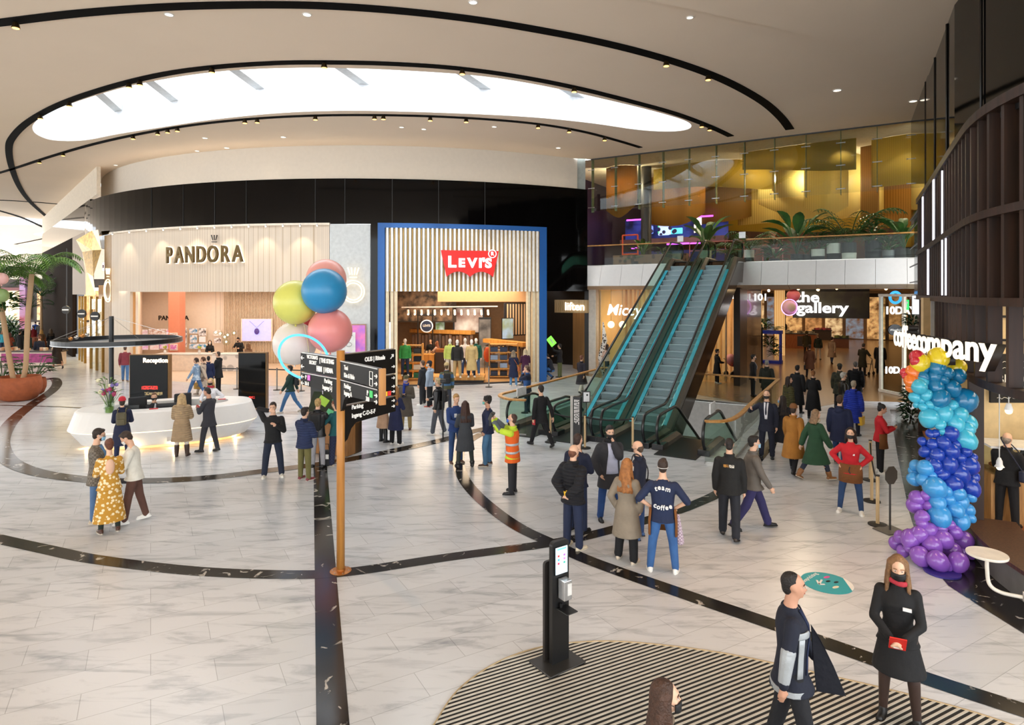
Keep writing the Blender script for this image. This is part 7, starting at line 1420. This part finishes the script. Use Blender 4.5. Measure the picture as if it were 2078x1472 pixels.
# -- denim shop front
I = person('man in olive coat, flat cap and blue scarf with camera', 824, 872, 1.74, 165, lh='camera', rh='camera', hair=('cap', '5A5638', '6A5A48'), top=('coat', '5E564C'), pants=('A8905E', .018), shoes='5A2420', mask='7A78B8', scarf=('1E3A9A', 1)); p = I['hands'][1][0]; t = held(I, 'camera', 'black camera held by the man with the blue scarf', 'camera', V((0, p.y+.02, p.z))); MB().box((0, 0, 0), (.15, .07, .10)).build('body', BLACK, t, bevel=.01); MB().cyl((0, .03, 0), (0, .11, -.02), .04, n=16).build('lens', mat('202022', .25), t)
person('woman in navy coat and black flared trousers seen from behind', 803, 902, 1.70, -35, 'f', lh='hold', rh='hold', hair=('long', 'A8743E'), top=('coat', '20264A'), pants=('131316', .03), shoes=WHT)
person('woman in beige coat and black boots beside the signpost blade', 778, 897, 1.68, -60, 'f', lh='hold', rh='hold', hair=('long', '3A2A20'), top=('coat', 'C8A284'), pants=('131316', .006), shoes=('131316', .75))
person('man in pale grey hoodie and dark cap facing left', 872, 826, 1.78, 70, lh='down', rh='down', hair=('cap', '23252E', '2A201A'), top=('hoodie', '9FAFC2'), pants=('17181C', .02), shoes='A8483E', mask='8FD0E0')
person('person in dark jacket hidden behind the grey hoodie', 858, 822, 1.76, 60, hair=('short', '6A4E38'), top=('jacket', '2A2B2E'), pants=('2E2F34', .02), shoes=WHT)
I = person('man in beige knitted hat and blue brown olive jacket', 906, 832, 1.78, 5, lh='hold', rh='down', hair=('beanie', 'C8AE7C', '6A5238'), top=('jacket', '55563C', cloth('4A6E94', kind='wavez', scale=1.1, hex2='55563C')), pants=('3A3E4A', .018)); MB().ell(I['tp'](0, -.10, .44), (.155, .07, .05), 14, 8).build('yoke', cloth('C08656'), I['root'], True); backpack(I, 'black backpack on the man in the beige hat', '1A1A1C', .95)
I = person('fair person in black leather jacket and grey jeans facing left', 889, 882, 1.76, 75, legs='step', lh='bag', rh='hold', hair=('short', 'C9B286'), top=('jacket', '15151A', mat('15151A', .3, bump=.3, bs=12)), pants=('5A5E66', .028), shoes=WHT, mask='8FC0DC'); backpack(I, 'black backpack hanging behind the fair person in leather jacket', '141416', .95)
I = person('young man in bright blue sweater with white badge', 925, 939, 1.80, -160, lh='hold', rh='hold', hd=(0, 14), hair=('short', 'B98E52'), top=('sweater', '243E74'), pants=('2E4A78', .012, JEAN('2E4A78')), shoes='5A3A28', badge=(.06, .33, 'E8E8E8', .07, .10))
person('woman in dark grey coat with long brown hair seen from behind', 944, 948, 1.69, 12, 'f', legs='wide', lh='hold', rh='hold', hair=('long', '3E2216'), top=('coat', '3A3D42'), pants=('2E352E', .010), shoes=('1A1A1A', .12))
person('curly-haired man in navy sweater, jeans and teal mask', 990, 944, 1.78, 84, legs='relax', lh='pocket', rh='down', hair=('curly', '1C1411'), top=('sweater', '1C2544'), pants=('4A7396', .016, JEAN('4A7396')), shoes='4A2E20', mask='6FC8BE', skin='m')
# hi-vis worker
HV = cloth('F06A22', kind='wavez', scale=.9, hex2='F06A22')
I = person('worker in orange high visibility vest photographing upward', 1040, 1001, 1.76, 76, legs='stand', lh='up', rh='up', hd=(0, -10), hair=('thin', '4A3226'), top=('jacket', 'C8E23A'), pants=('2A2A2E', .018), shoes='17171A', mask='2A6AD8')
T = I['T']; mb = MB(); RGv = I['RG']; mb.rings([[T @ V(((q[1]+.036)*cos(2*pi*k/20), q[3]+(q[2]+.036)*sin(2*pi*k/20), q[0])) for k in range(20)] for q in [(-.20, .19, .14, 0)]+RGv[1:8]]); mb.build('vest', cloth('F06A22'), I['root'], voxel=.0095, sm=3)
for z, rx, ry in ((.02, .198, .152), (.20, .19, .146)):
    mb = MB(); mb.rings([[T @ V(((rx+.012)*cos(2*pi*k/24), .008+(ry+.010)*sin(2*pi*k/24), z+dz_)) for k in range(24)] for dz_ in (-.025, .025)]); mb.build('reflective_band', mat('C9CDD2', .3, .3), I['root'], True)
for sx, Sh, El, Wr, key in I['arms']: MB().cap(El.lerp(Sh, .1), Wr-(Wr-El)*.12, .068, .056).build('sleeve', cloth('5E666E'), I['root'], True)
for sx in (-1, 1):
    q = (I['hands'][-1][0]+I['hands'][1][0])/2
t = held(I, 'tablet_camera', 'dark camera raised by the worker in the orange vest', 'camera', q+V((0, .05, .03))); MB().box((0, 0, .02), (.24, .07, .16), Matrix.Rotation(.4, 3, 'X')).build('body', mat('3A3936', .5), t, bevel=.01); MB().box((0, .02, -.12), (.1, .06, .16)).build('grip', BLACK, t)
I = person('man in black suit striding toward the left escalator', 1098, 906, 1.80, 35, legs='walk', lh='bag', rh='swb', hair=('short', '1E1612'), top=('blazer', '16161A'), pants=('16161A', .018)); p = I['hands'][-1][0]; t = held(I, 'folder', 'small red folder in the suited man left hand', 'folder', p); MB().box((0, .02, -.05), (.03, .12, .16)).build('cover', mat('C8303A', .5), t)
person('man in navy and blue jacket phoning behind the escalator glass', 1070, 838, 1.76, 70, lh='chin', rh='down', hair=('short', '6A5040'), top=('jacket', '2A4E86', cloth('2F5690', kind='wavez', scale=.7, hex2='1A2238')), pants=('2A3450', .018), shoes='15151A')
I = person('woman in dark navy coat with tan bag at the denim shop', 1042, 784, 1.70, -10, 'f', hair=('bob', '8A7A66'), top=('coat', '1C2444'), pants=('6A9AC8', .018, JEAN('6A9AC8')), shoes='D8D4CC', lh='hold', rh='hold'); shoulderbag(I, 'tan leather bag hanging on the navy coated woman', 'B8622E', 1, -.05)
person('person in maroon puffer coat with fair hair at the denim shop', 1066, 779, 1.70, 5, 'f', hair=('bob', 'D8C4A0'), top=('parka', '4A1E40'), pants=('2A3450', .016), lh='hold', rh='hold')
person('man in black jacket and olive trousers working at lift lobby', 1136, 766, 1.76, 70, lh='up', rh='fwd', hd=(0, -5), hair=('short', '1E1612'), top=('jacket', '1A1A20'), pants=('6A7048', .022))
person('man crouching in dark jacket and jeans at the lift lobby', 1120, 772, 1.74, 70, legs='squat', lh='fwd', rh='lap', lean=18, hd=(0, 15), hair=('short', '1E1612'), top=('jacket', '181C2A'), pants=('4A7AB8', .016, JEAN('4A7AB8')))
person('woman in dark coat and cream trousers passing the lift', 1180, 798, 1.70, -30, 'f', legs='walk', lh='swf', rh='swb', hair=('short', '7A4A34'), top=('coat', '1E1A26'), pants=('CFC8BA', .02), shoes='2A2A2A')
person('woman in pale pink top inside the cafe behind the escalator', 1232, 762, 1.68, 60, 'f', lh='chest', rh='hold', hair=('long', '3A241A'), top=('sweater', 'D8B8A8'), pants=('2A2A30', .014))
# -- centre group
I = person('bald man in black quilted jacket with hands behind his back', 1163, 1113, 1.80, -38, lh='back', rh='back', hair=('bald', '7A4A34'), top=('puffer', '1A1A20'), pants=('1E2844', .026), shoes='D8CDB4', beard='8A5A3E'); cup(I, -1, 'yellow cup behind the back of the bald man', 'F2C22A')
I = person('dark-haired man mostly hidden behind the bald man', 1172, 1078, 1.82, -30, rh='hold', lh='down', hair=('buzz', '3A241A'), top=('sweater', '1A2038'), pants=('1E2844', .02)); cup(I, 1, 'yellow cup held by the half hidden man', 'F2C22A')
person('man in dark fur-collared parka touching his black mask', 1237, 1053, 1.84, -158, legs='wide', lh='chin', rh='pocket', hd=(-8, 6), hair=('short', '2A2320'), top=('parka', '35353A'), pants=('2A4E8A', .02, JEAN('2A4E8A')), shoes='1E2228', mask='141416', front=('C8CCE4', .075, .12, -.02), scarf='17171A')
I = person('balding man in navy jacket facing left with shoulder bag', 1296, 1092, 1.76, 72, lh='pocket', rh='down', hair=('bald', '5A4636'), top=('jacket', '1A2034'), pants=('2E4A78', .018, JEAN('2E4A78')), shoes='3A5A8A', mask='141416'); shoulderbag(I, 'black bag hanging behind the balding man in navy', '15151A', 1, -.02, True, 1.1)
person('woman in grey-beige blazer coat with wavy auburn hair', 1272, 1140, 1.70, -22, 'f', legs='relax', lh='pocket', rh='pocket', hd=(-25, 5), hair=('long', 'B0713A'), top=('coat', '8E8272'), pants=('121216', .03), shoes='D8C8B4', mask='E8E4DC')
I = person('barista in navy shirt printed team coffee seen from behind', 1345, 1161, 1.80, 0, legs='wide', lh='hip', rh='hip', hair=('short', '3A2A20'), top=('tee', '1C2848'), pants=('3A66A0', .016, JEAN('3A66A0')), shoes=WHT, apron=('8A5628', .10, -.32, (-.5, pi+.5))); I['th'] = .018
backtext(I, 'team', .43, .105, .025, mat('F2F2F2', .6), 1.0, -.012); backtext(I, 'coffee', .17, .105, -.03, mat('F2F2F2', .6), .95, -.028)
MB().tube([I['hp'](.082*cos(a), -.02+.10*sin(a), -.005) for a in [pi+pi*q/10 for q in range(11)]], .005, 5).build('mask_band', WHITE, I['root']); MB().cap(I['tp'](.23, .03, -.02), I['tp'](.27, .03, -.42), .03, .06).build('towel', cloth('C8B8C4', kind='check', scale=40, hex2='9A8494'), I['root'], True, voxel=.01)
I = person('workman in black jacket with back print and dark trousers', 1480, 1093, 1.80, -4, legs='step', hair=('thin', '231A16'), top=('jacket', '191919'), pants=('22242C', .03), shoes='3A3028'); I['th'] = .035; 
for i, (c, x) in enumerate((('B07A2A', -.045), ('D8D0C4', .05))): MB().box(I['tp'](x, -.158, .40), (.085, .012, .05)).build('print', mat(c, .5, kind='blotch', scale=40, hex2='191919'), I['root'])
person('man in grey jacket, blue mask and purple trousers walking right', 1528, 1074, 1.78, -75, legs='walk', lh='swb', rh='swf', hair=('short', '17110E'), top=('jacket', '6A635C'), pants=('2E2A58', .03), shoes='15151A', mask='9FCBE6')
# -- right of the escalators
I = person('usher in dark suit and black mask raising his hand', 1556, 929, 1.82, 172, lh='down', rh='point', hair=('thin', '6A4E3A'), top=('blazer', '1A1E30'), pants=('1A1E30', .02), shoes='15151A', mask='141416', front=('E8E8EE', .06, .03, .12, '141A30'))
person('dark-dressed woman in blue mask beside the mustard coat', 1588, 925, 1.66, 30, 'f', legs='walk', lh='swf', rh='down', hair=('long', '2A1C16'), top=('coat', '1A1820'), pants=('141418', .012), mask='7FB4DC', hd=(40, 0))
person('person in mustard coat and brown knitted hat walking away', 1610, 960, 1.72, -18, 'f', legs='walk', lh='swf', rh='swb', hair=('beanie', '7A4E28', '3A2A20'), top=('cape', 'A8702A'), pants=('15151A', .014), shoes='1A1A1E')
person('woman in green coat with cream scarf walking right', 1655, 974, 1.70, -50, 'f', legs='walk2', lh='swb', rh='swf', hair=('bob', '9A7A5A'), top=('cape', '24492F'), pants=('2A3040', .010), shoes=('8A5A2E', .25), scarf='C8B69A')
person('man in navy jacket and jeans between green and blue coats', 1704, 944, 1.78, -12, legs='step', hair=('short', '4A3220'), top=('parka', '1C2444'), pants=('2E4A78', .018, JEAN('2E4A78')), shoes='5A3A2A')
I = person('woman in bright blue padded coat carrying a yellow bag', 1732, 884, 1.70, -15, 'f', lh='down', rh='bag', hair=('short', 'B8AA94'), top=('lpuffer', '1E3AB8'), pants=('1A1A2A', .012)); bagh(I, 1, 'yellow shopping bag held by the woman in the blue coat', 'E8B82A', .32, .26)
I = person('waitress in red sweatshirt and brown apron looking at phone', 1786, 960, 1.70, -80, 'f', skin='m', lh='phone', rh='phone', hd=(0, 18), hair=('bun', '15100E'), top=('sweater', 'C8202A'), pants=('15151A', .012), shoes=WHT, apron=('7A4A22', .12, -.26)); phone(I, 1, 'phone held by the waitress in the red sweatshirt')
I = person('waitress in red sweatshirt and jeans with hands on hips', 1726, 1040, 1.72, 176, 'f', legs='wide', lh='hip', rh='hip', hair=('bob', '2A1813'), top=('sweater', 'C81E2A'), pants=('2A4670', .008, JEAN('2A4670')), shoes=WHT, mask='141416', apron=('7A4A22', .12, -.26), badge=(-.07, .33, 'F2F2F2', .035, .035))
MB().tube([I['tp'](.0, .175, .08), I['tp'](.02, .19, .0), I['tp'](-.01, .185, -.06)], .010, 6).build('apron_tie', BLACK, I['root'])
# foreground
I = person('hostess in short black dress and black mask holding red leaflet', 1822, 1462, 1.72, 178, 'f', legs='relax', lh=(.06, .27, 1.0), rh=(.06, .27, 1.0), hd=(6, 10), hair=('long', '8A6440'), top=('shirt', '121214'), pants=('2A1C18', .002, mat('38261F', .5, var=.2)), skirt=('121214', .12, -.36, .075), shoes='141414', mask='101012', scarf=('B8323E', 0), badge=(-.09, .36, 'F0F0F0', .08, .035))
p = (I['hands'][-1][0]+I['hands'][1][0])/2; t = held(I, 'leaflet', 'red leaflet in the hands of the woman in black dress', 'leaflet', p+V((-.01, .035, -.01)), .15); MB().box((0, 0, 0), (.15, .012, .19), Matrix.Rotation(-.6, 3, 'X')).build('card', mat('D8261F', .5), t); MB().box((0, .022, -.035), (.08, .006, .014), Matrix.Rotation(-.6, 3, 'X')).build('print', WHITE, t)
I = person('man in navy jacket with silver reflective stripes striding right', 1605, 1553, 1.80, -84, skin='m', legs=((-9, 3, 6), (13, 3, 4)), lh='swf', rh=(.27, -.10, .80), hair=('buzz', '1C1512'), top=('blazer', '161B2C'), pants=('15161C', .022), shoes='15151A', front=('1A2444', .06, .1, -.02))
RF = mat('A9AEB2', .4, .1, bump=.2, bs=30)
for sx, Sh, El, Wr, key in I['arms']:
    if sx == 1: d = (Wr-El).normalized(); MB().cap(El.lerp(Sh, .25), El, .067, .063).cap(El, Wr-d*.05, .063, .052).build('sleeve_stripe', RF, I['root'], voxel=.008)
patch(I, 'side_stripe', .25, .62, -.02, .34, RF, .031); patch(I, 'chest_stripe', -.35, 1.0, .34, .40, RF, .032); patch(I, 'hem_stripe', -2.2, 1.0, -.185, -.135, RF, .045)
mb = MB(); fl = [I['tp'](-.02, .17, .40), I['tp'](-.05, .19, .1), I['tp'](-.05, .22, -.22), I['tp'](-.02, .46, -.20), I['tp'](-.01, .36, .05), I['tp'](0, .24, .3)]
mb.add(fl+[p+V((.022, 0, 0)) for p in fl], [(0, 1, 2, 3, 4, 5), (11, 10, 9, 8, 7, 6)]+[(k, (k+1) % 6, 6+(k+1) % 6, 6+k) for k in range(6)]); mb.build('jacket_flap', cloth('10131F'), I['root'])
person('long-haired woman in black mask at the bottom edge', 1345, 1860, 1.68, -82, 'f', hair=('long', '4A2E1E'), top=('jacket', '7A6A58'), pants=('2A2A30', .014), mask='121214')
# -- gallery
person('woman in black coat with ginger bun walking into gallery', 1650, 850, 1.70, -5, 'f', lh='hold', rh='hold', hair=('bun', '9A6236'), top=('longcoat', '121216'), pants=('15151A', .012))
person('woman in olive puffer coat behind the usher', 1600, 868, 1.68, -60, 'f', hair=('long', '2A1A15'), top=('lpuffer', '4E4A26'), pants=('15151A', .012), hd=(-30, 0))
person('person in black coat beside the olive puffer coat', 1618, 838, 1.76, -25, hair=('short', '1E1815'), top=('longcoat', '131216'), pants=('15151A', .014))
person('grey-haired person in dark olive jacket by the far rail', 1556, 818, 1.72, -10, hair=('short', '9A948C'), top=('parka', '26281F'), pants=('1A1A1E', .018))
person('suited man in black mask standing by the gallery screen', 1528, 805, 1.80, -80, hair=('short', '17120F'), top=('blazer', '15151A'), pants=('15151A', .016), mask='101012', front=('D8D8DC', .04, .04, .25))
person('person in dark camouflage jacket walking down the gallery', 1704, 832, 1.74, -10, hair=('beanie', '3A3A30', '3A2A20'), top=('parka', '3A3A2A', cloth('3A3A2A', kind='blotch', scale=7, hex2='24261C')), pants=('1E1E22', .018))
person('man in black quilted coat right of the camouflage jacket', 1736, 828, 1.78, -5, hair=('short', '6E665E'), top=('parka', '101014', cloth('101014', kind='puffer', bs=5)), pants=('1E1E22', .018))
person('white-haired man in dark leather jacket and black mask', 1711, 862, 1.76, -70, hair=('short', 'C9C4BA'), top=('jacket', '1E1A17', mat('1E1A17', .35, bump=.3, bs=10)), pants=('1E1E22', .018), mask='101012')
I = person('old man in olive coat pushing a wheeled walker', 1750, 762, 1.72, -30, lh='fwd', rh='fwd', lean=8, hair=('short', '4A4038'), top=('coat', '33301F'), pants=('1E1A18', .018))
t = thing('wheeled_walker', 'wheeled walking frame pushed by the old man', 'walker', I['M'] @ V((0, .5, 0)), I['rz']); mb = MB()
for sx in (-.25, .25): mb.tube([V((sx, -.25, 1.0)), V((sx, 0, .9)), V((sx, .15, .08))], .018, 6); mb.cyl((sx, 0, .85), (sx, -.3, .08), .018, n=6)
mb.cyl((-.25, 0, .6), (.25, 0, .6), .018, n=6); mb.build('frame', BLACK, t)
for sx in (-.25, .25):
    for y in (-.3, .15): MB().cyl((sx-.02, y, .1), (sx+.02, y, .1), .1, n=14).build('wheel', BLACK, t)
person('man in long dark coat by the glass shop corner', 1786, 760, 1.80, -15, hair=('short', '2A221E'), top=('longcoat', '121214'), pants=('15151A', .018))
I = person('woman in brown coat carrying small black bag', 1643, 766, 1.70, 5, 'f', legs='step', hair=('short', '2A1812'), top=('coat', '6A4028'), pants=('15151A', .012), lh='bag'); bagh(I, -1, 'small black bag carried by the woman in brown coat', '101012', .26, .24)
person('woman in beige jacket and jeans walking right in gallery', 1688, 738, 1.70, -20, 'f', legs='walk', lh='swf', rh='swb', hair=('short', '2A1C16'), top=('coat', '9A8066'), pants=('2A3A58', .014))
person('person in olive hooded coat near the orange stall', 1637, 722, 1.74, -15, hair=('hood', '4A4226', '3A2A20'), top=('parka', '3A3420'), pants=('2A2420', .018))
person('woman in dark green jacket and white trousers in gallery', 1660, 730, 1.72, -10, 'f', hair=('short', '9A8266'), top=('jacket', '202A1E'), pants=('C8BEAC', .014))
person('person in black facing right near the pram', 1455, 778, 1.68, -70, 'f', lh='hold', rh='hold', hair=('short', '120F0E'), top=('coat', '121214'), pants=('15151A', .014), shoes='D8D4CC')
FARC = [('person in black by the golden drapery', 1524, 676, '15120F'), ('person in dark brown by the left golden drapery', 1506, 684, '2A1B12'), ('person in brown beside the blue plant stand', 1540, 668, '3A2A1C'), ('person in black below the gallery letters left', 1586, 664, '100E0D'),
        ('far couple member in black under the letters', 1752, 678, '141110'), ('far couple member in brown under the letters', 1770, 680, '4A2A1A'), ('far person in dark coat carrying yellow bag', 1741, 672, '1E1A16'), ('far person in grey coat at right of the couple', 1782, 670, '38342E'), ('far person in black by the glass shop wall', 1797, 682, '0E0D0C'), ('far person standing against the lit gallery back', 1728, 668, '1A1614'),
        ('dark-coated person left of the black screen', 1484, 700, '171310'), ('dark-coated person behind the yellow sign board', 1474, 718, '121010'), ('person in black beside the flower cart', 1723, 684, '151212'), ('person in dark jacket behind the orange stall', 1592, 686, '1C1512'), ('person in maroon jacket behind the flower cart', 1647, 684, '3A1418'), ('far small person left of the dark sign panel', 1576, 655, '1A1512')]
for i, (lab, x, y, c) in enumerate(FARC): person(lab, x, y, 1.66+.14*((i*7) % 5)/4, (i*67) % 360, 'mf'[i % 2], hair=(('short', 'long', 'bob')[i % 3], ('1E1512', '4A3020', '6A4A30')[i % 3]), top=(('parka', 'coat', 'jacket')[i % 3], c), pants=('17151A', .016), legs=('stand', 'step', 'walk')[i % 3], lh=('hold', 'down')[i % 2])
# -- left arcade
ARC = [('man in navy sweater walking away along the left arcade', 80, 740, 1.78, 5, 'm', ('buzz', '7A4A34'), ('sweater', '1A2034'), ('1A1A22', .018), 'step'), ('woman in dark brown dress coat with bare legs', 117, 748, 1.70, 20, 'f', ('short', '1E1512'), ('longcoat', '2A1D15'), ('C8957A', .001), 'walk'),
       ('person in brown jacket with fair hair in the arcade', 84, 716, 1.72, 0, 'f', ('bob', 'C8964E'), ('jacket', '6A4A2A'), ('2A2A30', .016), 'stand'), ('person in black fur-hooded coat in the arcade', 103, 714, 1.72, 10, 'f', ('long', '5A4630'), ('coat', '17171A'), ('17171A', .016), 'step'),
       ('person in red jacket in the arcade crowd', 68, 702, 1.70, 30, 'f', ('short', '2A1A14'), ('jacket', '9A2A30'), ('20202A', .016), 'walk'), ('person in grey jacket in the arcade crowd', 80, 694, 1.76, 0, 'm', ('short', '3A2A20'), ('jacket', '5A5A5E'), ('2A3A58', .016), 'stand'),
       ('person in bright blue jacket in the arcade crowd', 72, 690, 1.74, 0, 'm', ('short', '2A1A14'), ('jacket', '1E4E9A'), ('20202A', .016), 'step'), ('person in dark coat at the market counter end', 40, 720, 1.72, -40, 'm', ('short', '2A1A14'), ('coat', '17171A'), ('20202A', .016), 'stand'),
       ('person in rust jacket leaning at the market counter', 20, 724, 1.68, -20, 'f', ('bob', '5A2A18'), ('jacket', '7A3218'), ('20202A', .016), 'stand'), ('person in black jacket behind the palm trunk', 52, 708, 1.74, 10, 'm', ('short', '1A1210'), ('parka', '121216'), ('20202A', .016), 'step'),
       ('person in red far down the left arcade', 110, 676, 1.72, 0, 'f', ('short', '2A1A14'), ('jacket', 'B0283A'), ('2A3A58', .016), 'step'), ('person in cream far down the left arcade', 102, 678, 1.72, 0, 'f', ('long', '2A1A14'), ('jacket', 'C8BEB0'), ('2A3A58', .016), 'stand'),
       ('person in pale blue far down the left arcade', 118, 680, 1.74, 0, 'm', ('short', '2A1A14'), ('jacket', '8AA8C8'), ('2A3A58', .016), 'walk'), ('person in turquoise at the left market counter', 6, 716, 1.70, -30, 'f', ('bob', '8A5A30'), ('jacket', '3AA0B4'), ('2A3A58', .016), 'stand'),
       ('person in dark green far left behind the plants', 14, 700, 1.74, 0, 'm', ('short', '2A1A14'), ('jacket', '1E3A2A'), ('20202A', .016), 'stand')]
for a in ARC: person(a[0], a[1], a[2], a[3], a[4], a[5], hair=a[6], top=a[7], pants=a[8], legs=a[9], lh='down', rh=('down', 'hold')[len(a[0]) % 2])
# -- coffee bar
I = person('customer in black with crossbody bag inside the coffee bar', 0, 0, 1.76, -20, hair=('bald', '9A8A7A'), top=('jacket', '101012'), pants=('101012', .022), xy=(9.45, 11.95), z0=.05, lh='hold', rh='hold', shoes='101012'); shoulderbag(I, 'navy crossbody bag on the customer in black', '1A2038', 1, .1)
bagh(I, 1, 'bright blue bag held by the customer in black', '1E4AB0', .3, .34)
person('second customer in black further inside the coffee bar', 0, 0, 1.72, 10, hair=('short', '17110E'), top=('jacket', '101012'), pants=('101012', .022), xy=(9.1, 12.9), z0=.05, shoes='101012')
person('barista with fair hair behind the pastry counter', 0, 0, 1.68, 150, 'f', hair=('bun', 'B98A4E'), top=('tee', '15151A'), pants=('15151A', .014), xy=(10.75, 12.85), z0=.05, lh='fwd', rh='hold')
# -- mannequins in the denim shop (on the plinth)
def mannequin(label, x, y, z, top, pants, c=None, sex='m', face=180):
    n0 = NP[0]; SK = SKIN['l']; SKIN['w'] = 'ECE8E2'; I = person(label, x, y, 1.84, face, sex, skin='w', hair=('none', 'ECE8E2'), top=top, pants=pants, shoes='E6E0D2', z0=z, det=0); I['root'].name = 'mannequin'; I['root']['category'] = 'mannequin'
for a in [('mannequin in lime jacket and white trousers', 913, 776, ('jacket', 'C4D06A'), ('E8E2D4', .03)), ('mannequin in black jacket and beige chinos', 928, 780, ('jacket', '23211F'), ('B79A6A', .024)), ('mannequin in pale sweater and blue jeans', 944, 774, ('sweater', 'E2CFC0'), ('33486E', .02)), ('mannequin in long beige coat over green top', 957, 779, ('longcoat', 'C9AC74'), ('1E2230', .014)), ('mannequin in dark green jacket and jeans', 966, 774, ('jacket', '1E5A48'), ('4A6A94', .02)), ('mannequin in bright green sweater at the left display', 822, 776, ('sweater', '3A9A4A'), ('2A3450', .02))]:
    mannequin(a[0], a[1], a[2], .34, a[3], a[4])
person('shop assistant in black at the denim shop till', 874, 748, 1.74, 160, hair=('short', '3A241A'), top=('sweater', '141416'), pants=('141416', .014)); person('long-haired customer in pink top at the denim shop till', 887, 752, 1.68, 60, 'f', hair=('long', '8A4E2E'), top=('sweater', 'C8A090'), pants=('2A3450', .014), lh='fwd', rh='hold')
